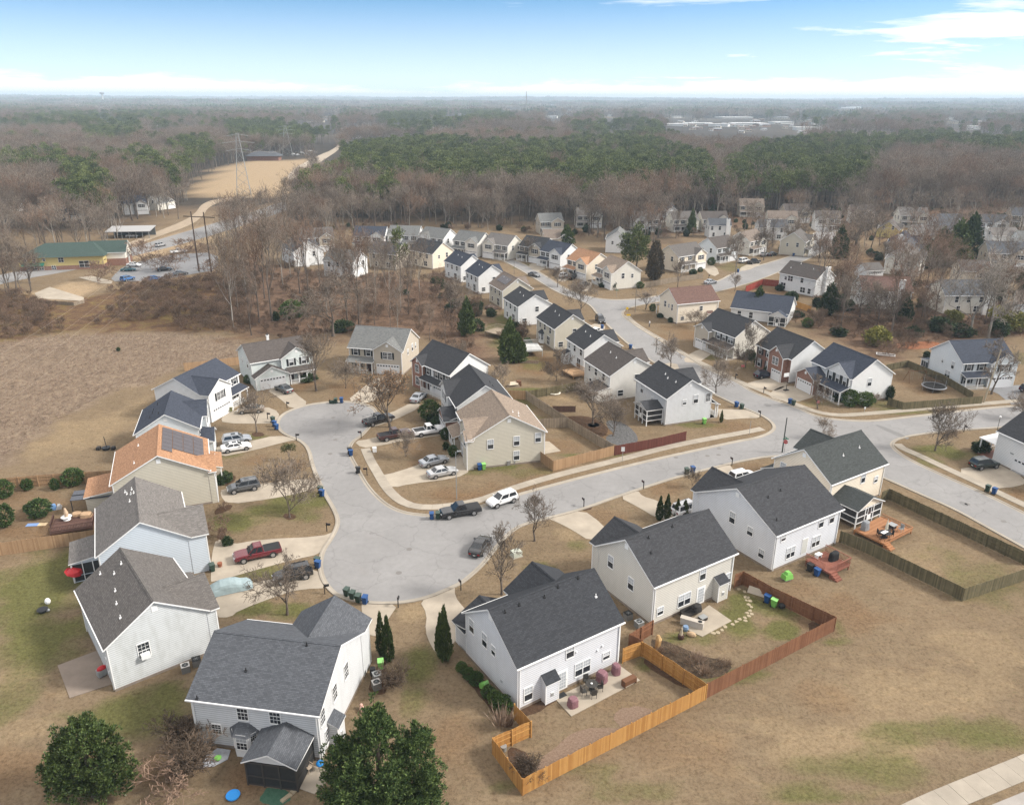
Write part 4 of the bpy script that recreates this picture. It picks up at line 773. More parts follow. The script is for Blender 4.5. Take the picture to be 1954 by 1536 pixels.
h.std_front(1, .7, 6.0); h.porch(-5.4, -1.2, 1.3, 2.9, 4.0, 2); h.wins(('L', -1.3, 3.6, w1), ('L', 1.0, 3.6, dict(w=.75, h=.85)), ('L', -3.8, 3.6, dict(w=.9, h=1.5, full=True)), ('B', 3.3, 3.2, w1), ('B', -.6, 3.0, dict(w=.6, h=.7))); h.screened('B', -2.4, 4.2, 3.2, 3.0, .9, .9); h.gvent('L'); h.vents((.6, .3), (-.9, .38), (-3.4, .35), mat=WHITE)
W_['white2'] = siding('siding white2', (.74, .74, .73), .03)
for lab, c, rz, L, D, rise, wl, rf in (
    ('off-white house with weathered brown roof in the middle street row', (21.43, 146.99), 111.5, 11.2, 11, 3.2, 'offwhite', 'umber'), ('narrow white house with dark roof and small rear bump-out, middle street row', (17.58, 162.23), 110.5, 9.2, 9.2, 2.9, 'white', 'dark'),
    ('beige house with a bay window and white rear deck, middle street row', (11.87, 178.78), 110.5, 11.3, 9.3, 3.1, 'tan', 'dark'), ('white house between the two beige ones, middle street row', (3.86, 198.77), 111.4, 10.6, 9.6, 2.8, 'white', 'dark'),
    ('beige house with panels on its brown roof, middle street row', (-.5, 216.0), 112.6, 10.5, 9.4, 3.2, 'tan', 'brown'), ('pale house with blue-black roof above the panelled one', (-8.1, 233.5), 116.4, 10, 9.4, 3.2, 'white', 'navy'), ('white house with slate roof and round-headed rear window', (-15.4, 249.3), 122.6, 11.2, 9, 3.2, 'white', 'navy')):
    h = House(lab, c, rz, L, D, rise, W_[wl], R_[rf], det=1, group=GRP); h.std_front(1, .8, 5.6)
    h.wins(('B', -2.8, 3.5, w1), ('B', .4, 3.5, w1), ('B', 3.2, 3.5, dict(w=.7, h=1.0)), ('B', -1.8, .6, dict(w=1.5, h=1.9)), ('B', 2.6, .9, dict(w=.8, h=1.2)), ('L', -.6, 3.6, dict(w=.9, h=1.2)), ('L', 2.8, .9, dict(w=1.1, h=1.1))); h.gvent('L'); h.vents((1.4, .3), (-1.6, .36), mat=WHITE)
    if 'bay' in lab: h.bay('B', 2.0, 2.2, .7, 2.4)
    if 'bump' in lab: h.leanto('B', 3.4, 1.8, 1.4, 2.3, 2.9, False)
    if 'weathered' in lab: h.leanto('B', -3.0, 4.6, 2.6, 2.4, 3.0, False)
    if 'panels' in lab:
        for i in range(5): MB().slab([(-3.4 + i * 1.35, 1.0, h.zr - h.sl * 1.0 + .1), (-2.1 + i * 1.35, 1.0, h.zr - h.sl * 1.0 + .1), (-2.1 + i * 1.35, 2.9, h.zr - h.sl * 2.9 + .1), (-3.4 + i * 1.35, 2.9, h.zr - h.sl * 2.9 + .1)], .05, 0, 0).obj('solar_panel', SOLAR, h.roof)
# --- east side of the street
h = House('pale house with green-grey roof and brick porch beside the red-brick one', (50.8, 173.7), -63.5, 12.4, 10.5, 3.3, W_['pale'], R_['dark'])
h.wallm = W_['stone']; h.porch(-2.5, 6, 1.9, 2.6, 3.4, 3, roofm=R_['umber']); h.gable(-3.6, 1.4, 4.8, slope=.5, ze2=4.9); h.wins(('F', .6, 3.5, dict(w=1.0, h=1.5, shut=True)), ('F', 2.4, 3.5, dict(w=1.0, h=1.5, shut=True)), ('F', 4.6, 3.5, dict(w=1.7, h=1.5, shut=True))); h.gvent('R'); h.garage(-3.6, 1.4, 3.6)
h = House('red-brick fronted house with black roof and narrow white garage door', (58.9, 157.6), -68.2, 11.4, 10.4, 3.4, BRICK, R_['dark'])
bm = MB(); hx, hy = h.L / 2 + .02, h.D / 2 + .02
bm.poly([(hx, -hy, 0), (hx, hy, 0), (hx, hy, h.zw - .1), (hx, 0, h.zr - .12), (hx, -hy, h.zw - .1)]); bm.obj('side_wall', W_['white'], h.t, uv=True)
h.gable(2.2, 1.3, 4.4, slope=.85, wall=BRICK); h.garage(2.8, 1.3, 2.6); h.wins(('F', 2.2, 3.3, dict(w=1.7, h=1.5, off=1.3, full=True)), ('F', -4.2, 3.5, dict(w=.9, h=1.5, shut=True)), ('F', -1.6, 3.5, dict(w=.9, h=1.5, shut=True)), ('F', -4.2, .8, dict(w=.9, h=1.6, shut=True)), ('F', -1.4, .6, dict(w=1.0, h=1.9, shut=True)))
h = House('white house with blue-black roof, brick garage gable and evergreen hedge', (66.5, 145.9), -69.9, 11.8, 10.2, 3.4, W_['white2'], R_['navy'])
h.gable(2.3, .5, 6.2, slope=.68); h.gable(-3.4, 3.2, 5.0, ze2=3.2, slope=.6, wall=BRICK); h.garage(-3.4, 3.2, 4.0); h.porch(-.7, 5.4, 2.0, 2.8, 3.6, 4, yf=.3); h.wins(('F', .4, 3.5, dict(w=.9, h=1.6, shut=True, off=.5)), ('F', 2.3, 3.5, dict(w=.9, h=1.6, shut=True, off=.5)), ('F', 4.2, 3.5, dict(w=.9, h=1.6, shut=True, off=.5)), ('R', -.6, 3.3, w1), ('F', 2.2, .5, dict(w=2.2, h=1.8, off=.5))); h.door('F', .2, .2, off=.5)
h = House('white house with grey-blue roof facing the side street by the trampoline', (94.7, 154.3), 8.3, 12, 10.4, 3.3, W_['paleblue'], R_['navy'])
h.std_front(1, .9, 5.8); h.wins(('L', 1.0, 3.5, dict(w=.5, h=.7)), ('L', -2.2, 3.2, dict(w=.8, h=1.4)), ('L', -1.2, .8, dict(w=1.5, h=1.6))); h.leanto('B', -5.0, 1.8, 2.2, 2.4, 2.8)
A = Vector((77.1, 114.25, 0)); e = Vector((math.cos(R(-72.7)), math.sin(R(-72.7)), 0)); q = Vector((-e.y, e.x, 0)); c = A + e * 6.0 + q * 5.2
h = House('white house at the right edge with garage and pillared side porch', (c.x, c.y), -72.7, 12.6, 11, 3.4, W_['white2'], R_['dark'])
h.garage(.2, 0, 5.2); h.win('F', 1.6, 3.4, .9, 1.4); MB().box(-.3, .3, -.04, 0, 0, .2).obj('wall_lamp', METAL, h.t, (-3.0, -h.D / 2, 2.6))
o = link('side_porch', None, h.t, (-h.L / 2, -2.8, 0)); MB().slab([(-3.2, -2.4, 2.9), (0, -2.4, 2.9), (0, 2.6, 3.3), (-3.2, 2.6, 3.3)], .15, 1, 1).obj('porch_roof', [h.roofm, WHITE], o); [MB().box(-3.0, -2.84, y, y + .16, 0, 2.8).obj('porch_post', WHITE, o) for y in (-2.2, .1, 2.3)]; MB().box(-3, 0, -2.3, 2.4, 0, .22).obj('porch_floor', plain('brick floor', (.22, .1, .07)), o); b = MB(); b.box(-3, -2.9, -2.1, 2.3, .95, 1.02); [b.box(-2.97, -2.93, -2.0 + i * .2, -1.96 + i * .2, .25, .95) for i in range(21)]; b.obj('porch_railing', WHITE, o)
h = House('long white house with brown-red roof between the two streets', (46.4, 202.2), 199.8, 12.8, 9.6, 3.2, W_['cream'], R_['russet'], det=1)
h.std_front(-1, .8, 5.6); h.wins(('R', -1.5, 3.2, w1), ('R', .4, 3.4, dict(w=.5, h=.9)), ('R', 2.0, 3.0, w4), ('B', -1.0, 3.0, dict(w=.8, h=1.1)), ('B', 4.4, .9, w3)); h.bumpout('B', -3.6, 1.6, .5, 2.6)
h = House('white low house with blue roof and gabled screen room', (66.5, 203), 152, 15, 11.5, 3.4, W_['white'], R_['navy'], ze=3.0, det=1)
h.gable(2.5, 3.0, 6, ze2=3.0, slope=.6); o = link('rear_gable', None, h.t); h.screened('B', -5.0, 4.2, 2.2, 2.6, 1.4, .1); h.wins(('B', 2.0, .8, w1), ('B', 5, .8, w1))
h = House('white house with black roof and white chimney above the red fence', (88.2, 233.0), 125.9, 13, 9.8, 3.2, W_['white'], R_['umber'], det=1)
h.std_front(1, .8, 5.6); h.wins(('B', 4.0, 3.5, dict(w=.8, h=.9)), ('B', 2.4, 3.4, dict(w=1.6, h=1.5)), ('B', 4.6, .7, dict(w=1.6, h=1.8)), ('B', -1.6, 3.6, w1), ('B', -2.2, .8, dict(w=1.6, h=1.5)), ('B', -4.4, .8, w1)); h.chimney('L', 0, 1.5, .8, 1.0); h.vents((4.2, .5), (2.2, .1), (-2.8, .3), mat=WHITE)
FAR = [
    ('white house with russet roof and tall white chimney behind the thicket', (103, 215.6), 173.5, 13.5, 9.6, 3.3, 'offwhite', 'russet', 'B', -3.4), ('cream house with grey roof and broad cream chimney behind bare trees', (122.6, 211.4), 181.1, 13.8, 10, 3.3, 'pale', 'slate', 'B', -4.6), ('white low house at the right edge beyond the yellow shrubs', (142, 207), 150, 12, 9, 3.0, 'white', 'brown', None, 0),
    ('cream house with weathered grey-brown roof at the upper street mouth', (57.5, 267.4), 36.8, 13.7, 9.6, 3.2, 'cream', 'taupe', 'std', 1), ('white house with small brick front, next up from the cream one', (73.3, 282.8), 37.7, 11.6, 9.4, 3.2, 'paleblue', 'umber', 'std', 1), ('cream gabled house behind bare trees on the upper street', (88, 297), 45, 12, 9.4, 3.2, 'pale', 'brown', 'std', 1), ('beige gabled house at the street bend above the lawn', (106, 296), 60, 12, 9.4, 3.4, 'tan', 'taupe', 'std', 1),
    ('tall narrow white house with grey roof in front of the woods', (86, 333), 181.7, 9.5, 7, 2.6, 'white', 'slate', 'B', -3), ('white house with slate roof and white chimney by the cul-de-sac', (107, 329), 176, 12, 8.4, 2.8, 'white', 'slate', 'B', 2.4), ('tan-roofed cream house behind the slate-roofed one', (119, 354), -7, 13, 9, 3.0, 'pale', 'brown', 'std', 1), ('white garage-fronted house at the end of the upper cul-de-sac', (139, 354), -10, 11, 9, 3.2, 'white', 'umber', 'std', -1),
    ('cream house with grey roof and detached garage behind the brown shrubs', (131, 262), 60, 14, 11, 3.6, 'pale', 'warm', None, 0), ('white gabled house, middle of the stacked gables on the right', (137.5, 275), 62, 13, 10, 3.4, 'white', 'slate', 'L', 1), ('white gabled house with black roof, farthest of the stacked gables', (144, 292), 62, 12, 10, 3.4, 'white', 'navy', 'L', 1), ('small white garage with closed door and taupe roof', (116, 254), 15, 7, 6.5, 2.0, 'white', 'taupe', 'gar', 0),
    ('cream house with stone-roof half hidden above the dark evergreens', (163, 312), -8, 13, 9, 3.2, 'pale', 'warm', 'std', 1), ('white house with slate roof and white chimney left of the tall evergreens', (187, 345), 1.7, 12, 9, 3.2, 'white', 'slate', 'std', 1), ('white house with brick gable right of the tall evergreens', (206, 344), -14.9, 12, 9, 3.2, 'white', 'slate', 'std', 1), ('grey-roofed house with stone gables at the right edge', (170.3, 273), -11.5, 13, 10, 3.4, 'stone', 'slate', 'std', 1), ('pale house with chimney at the far right edge', (196, 300), 170, 11, 9, 3.0, 'paleblue', 'grey', 'B', 3),
    ('white house with navy roof at the left end of the back row', (-54, 303.4), -5.9, 12.5, 9.4, 3.2, 'white', 'navy', 'std', 1), ('white house with pale grey roof, second of the back row', (-41.1, 305.4), -8.4, 12.2, 9.4, 3.2, 'white', 'grey', 'std', -1), ('white house with grey roof and hidden front, third of the back row', (-28.2, 300.4), -32.9, 12, 9.4, 3.2, 'white', 'grey', 'std', -1), ('white house with grey roof and wide front gable, fourth of the back row', (-14.7, 291.9), -34.2, 12, 9.4, 3.2, 'offwhite', 'grey', 'std', 1),
    ('cream house with brown-grey roof, fifth of the back row', (-3.4, 286.1), -37.5, 11.5, 9.4, 3.2, 'pale', 'warm', 'std', -1), ('grey-sided house with dark roof, sixth of the back row', (9.1, 280.6), -39.4, 10.8, 9.4, 3.2, 'stone', 'dark', 'std', 1), ('white house with blue-black twin gables next to the orange roof', (16.4, 269.9), -48.5, 11.2, 9.6, 3.2, 'white', 'navy', 'std', 1), ('cream house with bright orange-brown roof on the inner bend', (24.8, 253.9), -57.5, 11.8, 10, 3.2, 'cream', 'orange', 'std', 1), ('pale house with tan roof on the corner by the round shrubs', (32.7, 240.6), -68.2, 11.4, 10, 3.3, 'pale', 'tan', 'std', 1),
    ('stone-grey house with brown roof and twin gables, left end of rear loop', (-74.4, 299.3), 16.5, 13, 9.6, 3.2, 'stone', 'taupe', 'std', 1), ('house with blue-grey hip-like roof and big white gable end', (-73.4, 274.5), 121.5, 15, 11, 3.4, 'white', 'slate', 'L', 1), ('white house almost hidden by bare trees with pale grey roof', (-54.2, 254), 159.5, 11.5, 9.4, 3.2, 'white', 'grey', None, 0), ('grey house with slate roof just left of the tall pine', (-42, 268), 154.9, 11, 9.4, 3.2, 'stone', 'slate', None, 0), ('cream house with slate roof and broad plain gable end', (-28.1, 270.8), 137.4, 12.6, 10, 3.4, 'cream', 'dark', None, 0),
    ('tan house with grey roof alone among the bare woods', (15.7, 342.5), 12.8, 10.5, 9, 3.2, 'sand', 'grey', 'std', 1), ('brown-roofed house below the one in the bare woods', (17, 312), 8, 11, 9, 3.0, 'stone', 'brown', None, 0), ('grey-roofed house with white dormer gable deep in the woods', (34, 361), 1.8, 12, 9, 3.2, 'pale', 'warm', 'std', 1), ('house with white gable showing between trunks in the woods', (58, 350), 5, 12, 9, 3.2, 'white', 'taupe', 'std', -1), ('white-gabled house edge behind the big cedar', (40, 300), 80, 12, 9, 3.2, 'white', 'grey', None, 0), ('dark-roofed house in the woods right of the white gable', (88, 352), 5, 12, 9, 3.0, 'pale', 'umber', 'std', 1),
    ('black-roofed house with white dormer under the pines', (133, 378), 3, 12, 9, 3.2, 'stone', 'umber', 'std', 1), ('yellow-gabled house among bare trees above the stacked gables', (160, 338), 60, 11, 9, 3.4, 'yellow', 'taupe', None, 0), ('grey house at the far right of the wood edge', (232, 352), -10, 12, 9, 3.2, 'pale', 'grey', 'std', 1), ('white house with slate roof in the trees left of the upper cul-de-sac', (70, 380), 20, 12, 9, 3.2, 'white', 'slate', 'std', 1),
    ('pinkish cream house with taupe roof behind the stacked gables', at(1735, 432), -4, 13, 9, 3.4, 'pale', 'warm', 'std', 1), ('low grey-roofed house below the tall evergreens', at(1797, 452), 5, 11, 9, 3.0, 'paleblue', 'slate', None, 0), ('white low house with chimney right of the small cone conifer', at(1905, 462), 3, 12, 9, 2.8, 'white', 'warm', 'L', 0), ('cream house among bare trees left of the tall narrow white one', at(1300, 440), 10, 12, 9, 3.2, 'pale', 'taupe', 'std', 1), ('tan house with brown roof among the trees behind the slate-roofed one', at(1430, 412), -6, 12, 9, 3.2, 'tan', 'brown', 'std', 1), ('white house with umber roof right of the garage-fronted one', at(1640, 425), -12, 11, 9, 3.2, 'white', 'umber', 'std', 1), ('grey house behind the brick-gabled one at the right', at(1945, 432), -14, 11, 9, 3.2, 'stone', 'slate', 'std', 1), ('pale house with chimney between the two streets at the right', at(1850, 545), -8, 10, 8, 2.8, 'cream', 'taupe', None, 0), ('white house with navy roof left of the sandy field', (-187, 398), 20, 12, 10, 3.4, 'white', 'navy', None, 0), ('pale yellow gabled house right behind the white one', (-183, 415), 70, 12, 10, 3.6, 'pale', 'grey', None, 0), ('dark blue house with brown roof by the open shed', (-211, 376), 12, 15, 10, 3.4, 'navy', 'brown', None, 0), ('white house with navy roof and dormers among the western trees', (-256, 406), 8, 15, 10, 3.0, 'white', 'navy', 'L', 0), ('stone house with grey roof at the far left of the western trees', (-285, 400), 5, 14, 10, 3.0, 'stone', 'slate', None, 0), ('tan house with chimney behind the western trees', (-222, 398), 10, 12, 9, 3.2, 'tan', 'taupe', 'B', 2),
]
for lab, c, rz, L, D, rise, wl, rf, ft, u in FAR:
    h = House(lab, c, rz, L, D, rise, W_[wl], R_[rf], det=0 if c[1] > 300 else 1, group=GRP, ze=2.8 if ft == 'gar' else 5.2 if 'low' not in lab else 3.2)
    if ft == 'gar': h.garage(0, 0, 4.6); continue
    h.std_front(1 if u >= 0 or ft != 'std' else -1, .8, 5.4, porch=(ft == 'std'))
    if ft in ('B', 'L', 'R'): h.chimney(ft, u, 1.4, .7, .9)
    h.wins(('B', -3.2, 3.4, w1), ('B', .2, 3.4, w1), ('B', 3.4, 3.4, w1), ('B', -2.4, .8, dict(w=1.5, h=1.5)), ('B', 2.6, .8, w1), ('L', -1.8, 3.4, w1), ('L', 1.8, 3.4, dict(w=.7, h=1.1)), ('R', -1.4, 3.4, w1), ('R', 1.8, 3.4, dict(w=.7, h=1.1)))
# --- the day-care building at the left, green hipped roof
c = at(143, 512); t = thing('nursery_building', 'yellow and brick building with dark green roof and green awning by the car park', 'building', (c.x - 4, c.y + 4, 0), R(12)); t.scale = (.86, .86, .86)
b = MB().box(-15, 15, -8, 8, 0, 5.2); b.obj('wall', W_['yellow'], t, uv=True); MB().box(-15.05, 15.05, -8.05, 8.05, 0, 1.6).obj('brick_base', BRICK, t, uv=True)
r = MB(); E = [(-16, -9, 5.0), (16, -9, 5.0), (16, 9, 5.0), (-16, 9, 5.0)]; T = [(-7, 0, 9.2), (10, 0, 9.2)]
r.poly([E[0], E[1], T[1], T[0]]); r.poly([E[1], E[2], T[1]]); r.poly([E[2], E[3], T[0], T[1]]); r.poly([E[3], E[0], T[0]]); r.poly(E[::-1], 1); r.obj('roof', [R_['green'], WHITE], t, uv=True)
g = link('entrance_wing', None, t, (14, 2, 0)); b = MB(); b.poly([(8, -5, 0), (8, 5, 0), (8, 5, 5.6), (8, 0, 9), (8, -5, 5.6)]); b.poly([(0, -5, 0), (8, -5, 0), (8, -5, 5.6), (0, -5, 5.6)]); b.obj('wing_wall', plain('pale stucco', (.72, .68, .6)), g); MB().box(0, 8.05, -5.05, 5.05, 0, 2.8).obj('brick_base', BRICK, g, uv=True); r = MB(); r.slab([(-6, -5.6, 5.3), (8.6, -5.6, 5.3), (8.6, 0, 9.2), (-6, 0, 9.2)], .2); r.slab([(-6, 0, 9.2), (8.6, 0, 9.2), (8.6, 5.6, 5.3), (-6, 5.6, 5.3)], .2); r.obj('wing_roof', [R_['green'], WHITE], g, uv=True); MB().box(8.06, 8.12, -1.2, 1.2, .2, 4.0).obj('door', WHITE, g)
for x, z, w, hh in ((-12.5, 3.6, .9, .9), (-9.5, 3.0, 1.0, 1.6), (-6, 3.6, .9, .9), (0, 3.0, 1.8, 1.7), (-12, .3, 1.6, 1.6), (-9.8, .3, 1.6, 1.6), (-7.4, .3, 1.6, 1.6), (-3, .3, 1.4, 1.4), (8, .8, 3.5, 2.4)): link('window', far_window(w, hh), t, (x, -8.07, z))
MB().slab([(-14, -9.6, 2.1), (-6, -9.6, 2.1), (-6, -8.06, 3.0), (-14, -8.06, 3.0)], .08, 0, 0).obj('awning', plain('green canvas', (.02, .12, .08)), t)
c = at(252, 452); t = thing('open_shed', 'low open-fronted shed with metal roof beside the highway', 'shed', (c.x, c.y, 0), R(8)); t.scale = (.62, .8, .8); MB().slab([(-14, -6, 3.6), (14, -6, 3.6), (14, 6, 4.8), (-14, 6, 4.8)], .25, 0, 0).obj('roof', plain('pale metal roof', (.33, .325, .32)), t); MB().box(-13.5, 13.5, 5, 5.4, 0, 4.4).obj('back_wall', plain('shed wall', (.12, .13, .13)), t); [MB().box(x - .15, x + .15, -5.6, -5.3, 0, 3.4).obj('post', METAL, t) for x in (-13, -8.5, -4, .5, 5, 9, 13)]
c = at(505, 306); t = thing('ranch_house', 'low dark brick building with blue-grey hipped roof beyond the sandy field', 'building', (c.x, c.y, 0), R(5)); MB().box(-14, 14, -7, 7, 0, 4).obj('wall', BRICK, t, uv=True); r = MB(); E = [(-16, -9, 4), (16, -9, 4), (16, 9, 4), (-16, 9, 4)]; T = [(-8, 0, 8), (8, 0, 8)]; r.poly([E[0], E[1], T[1], T[0]]); r.poly([E[1], E[2], T[1]]); r.poly([E[2], E[3], T[0], T[1]]); r.poly([E[3], E[0], T[0]]); r.poly(E[::-1]); r.obj('roof', R_['slate'], t, uv=True)
# ------------------------------------------------------------------ trees and shrubs
def np_mesh(name, V, F, mats, mi=None, smooth=False):
    me = bpy.data.meshes.new(name); V = np.asarray(V, np.float32); F = np.asarray(F, np.int32); n, k = F.shape
    me.vertices.add(len(V)); me.vertices.foreach_set('co', V.ravel()); me.loops.add(n * k); me.loops.foreach_set('vertex_index', F.ravel())
    me.polygons.add(n); me.polygons.foreach_set('loop_start', np.arange(0, n * k, k, dtype=np.int32))
    for m in (mats if isinstance(mats, (list, tuple)) else [mats]): me.materials.append(m)
    if mi is not None: me.polygons.foreach_set('material_index', np.asarray(mi, np.int32))
    if smooth: me.polygons.foreach_set('use_smooth', np.ones(n, bool))
    me.update(calc_edges=True); return me
def seg_arrays(segs, sides):
    A = np.array([s[0] for s in segs]); B = np.array([s[1] for s in segs]); ra = np.array([s[2] for s in segs]); rb = np.array([s[3] for s in segs])
    d = B - A; d /= np.linalg.norm(d, axis=1, keepdims=True) + 1e-9
    ref = np.where(np.abs(d[:, 2:3]) > .9, np.array([[1., 0, 0]]), np.array([[0, 0, 1.]])); u = np.cross(d, ref); u /= np.linalg.norm(u, axis=1, keepdims=True) + 1e-9; w = np.cross(d, u)
    t = np.arange(sides) * 2 * np.pi / sides; ring = u[:, None, :] * np.cos(t)[None, :, None] + w[:, None, :] * np.sin(t)[None, :, None]
    V = np.concatenate([A[:, None] + ring * ra[:, None, None], B[:, None] + ring * rb[:, None, None]], 1).reshape(-1, 3)
    i = np.arange(len(segs))[:, None] * 2 * sides; j = np.arange(sides)[None]; j2 = (j + 1) % sides
    F = np.stack([i + j, i + j2, i + j2 + sides, i + j + sides], -1).reshape(-1, 4); return V, F
def grow(rs, h, spread, tr, limbs=6, sub=(5, 5, 5), trunk=.35, up=.75, droop=0.0, lean=.06):
    """segments of a bare tree: trunk list, branch list"""
    T, Bz = [], []; p = np.array([0., 0, 0]); d = np.array([rs.normal(0, lean), rs.normal(0, lean), 1.]); th = h * trunk; n = 4; pts = [p]; r = tr
    for k in range(n):
        q = p + d / np.linalg.norm(d) * th / n; r2 = r * .90; T.append((p, q, r * (1.25 if k == 0 else 1), r2)); p, r = q, r2; d = d + rs.normal(0, .06, 3); pts.append(p)
    # leader
    pl, rl = p, r
    for k in range(3):
        q = pl + np.array([rs.normal(0, .12), rs.normal(0, .12), 1.]) * (h - th) * .24; T.append((pl, q, rl, rl * .62)); pl, rl = q, rl * .62; pts.append(pl)
    def branch(p, d, L, r, lev):
        n = 3 if lev < 2 else 2; nodes = []
        for k in range(n):
            d = d + rs.normal(0, .16, 3) + np.array([0, 0, (.10 if lev < 3 else .02) * up - droop * (lev >= 2) * .35]); d /= np.linalg.norm(d); q = p + d * L / n
            (T if lev == 0 else Bz).append((p, q, r, max(r * .72, .007), )); r = max(r * .72, .007); p = q; nodes.append((p, d, r))
        if lev < len(sub):
            for k in range(sub[lev]):
                q, dd, rr = nodes[rs.integers(0, n)] if k else nodes[-1]; a = rs.normal(0, 1, 3); a -= a.dot(dd) * dd; a /= np.linalg.norm(a) + 1e-9
                nd = dd * rs.uniform(.55, .95) + a * rs.uniform(.5, .95); nd[2] += .22 * up - droop * .3 * lev; nd /= np.linalg.norm(nd); branch(q, nd, L * rs.uniform(.48, .68), rr * .72, lev + 1)
    for k in range(limbs):
        a = 2 * np.pi * (k + rs.uniform(-.3, .3)) / limbs; f = k / limbs; q = pts[3 + min(4, int(f * 5))]; t = rs.uniform(.35, .75) * (1 - .3 * f)
        d = np.array([np.cos(a) * t, np.sin(a) * t, up * rs.uniform(.75, 1.05)]); d /= np.linalg.norm(d); L = min((h - q[2]) * .62 / max(d[2], .45), spread * .62 / max(np.hypot(d[0], d[1]), .3)); branch(q, d, L, tr * .48 * (1 - .4 * f), 0)
    return T, Bz
BARK = foliage('bark', (.075, .06, .05), (.17, .14, .115), rough=.9); TWIG = foliage('grey brown twigs', (.12, .094, .074), (.30, .245, .195), rough=.9); TWIG2 = foliage('red brown twigs', (.125, .08, .056), (.28, .19, .135), rough=.9); PALEB = foliage('pale bark', (.20, .18, .155), (.36, .33, .29), rough=.9)
TANLEAF = foliage('tan clinging leaves', (.22, .12, .055), (.40, .25, .13))
def bare_mesh(seed, h, spread, tr, bark=None, twig=None, leaves=0, thick=1.0, merged=False, **k):
    rs = np.random.default_rng(seed); T, Bz = grow(rs, h, spread, tr, **k); V1, F1 = seg_arrays(T, 6)
    Bz = [(a, b, max(r, .017 * thick), max(q, .012 * thick)) for a, b, r, q in Bz]; V2, F2 = seg_arrays(Bz, 3)
    if leaves:
        ends = np.array([s[1] for s in Bz]); ends = ends[rs.integers(0, len(ends), leaves)]; C, Fc = cards(rs, ends, .05, 1, .15, .11); F2 = np.concatenate([F2, Fc + len(V2)]); V2 = np.concatenate([V2, C]); mi = np.r_[np.zeros(len(F2) - len(Fc)), np.ones(len(Fc))]
    else: mi = np.zeros(len(F2))
    if merged:
        return np_mesh('bare tree', np.concatenate([V1, V2]), np.concatenate([F1, F2 + len(V1)]), [bark or BARK, twig or TWIG], np.r_[np.zeros(len(F1)), np.ones(len(F2))])
    return np_mesh('trunk', V1, F1, bark or BARK), np_mesh('crown', V2, F2, [twig or TWIG, TANLEAF], mi)
def cards(rs, C, rad, n, ln, wd, up=0.0, out=None):
    """n leaf cards round every centre; out: outward bias from this point"""
    C = np.repeat(C, n, 0); m = len(C); o = rs.normal(0, 1, (m, 3)); o /= np.linalg.norm(o, axis=1, keepdims=True); P0 = C + o * rad * rs.uniform(.25, 1, (m, 1))
    d = o + rs.normal(0, .5, (m, 3)) + np.array([0, 0, up])
    if out is not None: e = C - out; e /= np.linalg.norm(e, axis=1, keepdims=True) + 1e-9; d += e * .8
    d /= np.linalg.norm(d, axis=1, keepdims=True); s = np.cross(d, rs.normal(0, 1, (m, 3))); s /= np.linalg.norm(s, axis=1, keepdims=True) + 1e-9
    L = ln * rs.uniform(.7, 1.3, (m, 1)); w = wd * rs.uniform(.7, 1.3, (m, 1)) * .5
    V = np.stack([P0 - s * w * .6, P0 + d * L * .5 - s * w, P0 + d * L, P0 + d * L * .5 + s * w], 1).reshape(-1, 3); F = np.arange(m * 4).reshape(-1, 4); return V, F
def lobes(rs, spec, n, inner=.72):
    """points on lumpy ellipsoid shells; spec: list of (centre, (rx,ry,rz), weight, cone) cone>0 narrows to the top"""
    out = []; tot = sum(s[2] for s in spec)
    for c, r, w, cone in spec:
        m = int(n * w / tot); o = rs.normal(0, 1, (m, 3)); o /= np.linalg.norm(o, axis=1, keepdims=True); o *= rs.uniform(inner, 1.0, (m, 1)); k = 1 - cone * np.clip(o[:, 2:3] * .5 + .5, 0, 1); o[:, :2] *= k * (1 + .14 * np.sin(o[:, 2:3] * 9 + c[0]) + .1 * np.sin(np.arctan2(o[:, 1:2], o[:, 0:1]) * 5 + o[:, 2:3] * 4)); out.append(np.array(c) + o * np.array(r))
    return np.concatenate(out)
G_DARK, G_MID, G_BOX, G_ARB, G_PINE, G_YEL, G_HOLLY, G_CON, BR_BUSH = foliage('dark evergreen', (.018, .032, .014), (.085, .125, .045)), foliage('cypress green', (.022, .046, .014), (.19, .255, .075)), foliage('boxwood green', (.025, .05, .014), (.12, .175, .045)), foliage('arborvitae green', (.024, .042, .012), (.125, .15, .04)), foliage('pine green', (.034, .050, .016), (.185, .215, .066)), foliage('yellow green shrub', (.14, .14, .035), (.42, .38, .10)), foliage('holly green', (.014, .030, .010), (.125, .165, .05), rough=.4), foliage('conifer green', (.025, .044, .014), (.12, .155, .045)), foliage('dead brown shrub', (.09, .058, .04), (.22, .155, .105))
def leafy(name, seed, spec, clumps, per, rad, ln, wd, mat, up=.2, inner=.72, core=None):
    rs = np.random.default_rng(seed); C = lobes(rs, spec, clumps, inner); V, F = cards(rs, C, rad, per, ln, wd, up, out=np.array(spec[0][0]) * np.array([1, 1, .6])); return np_mesh(name, V, F, mat)
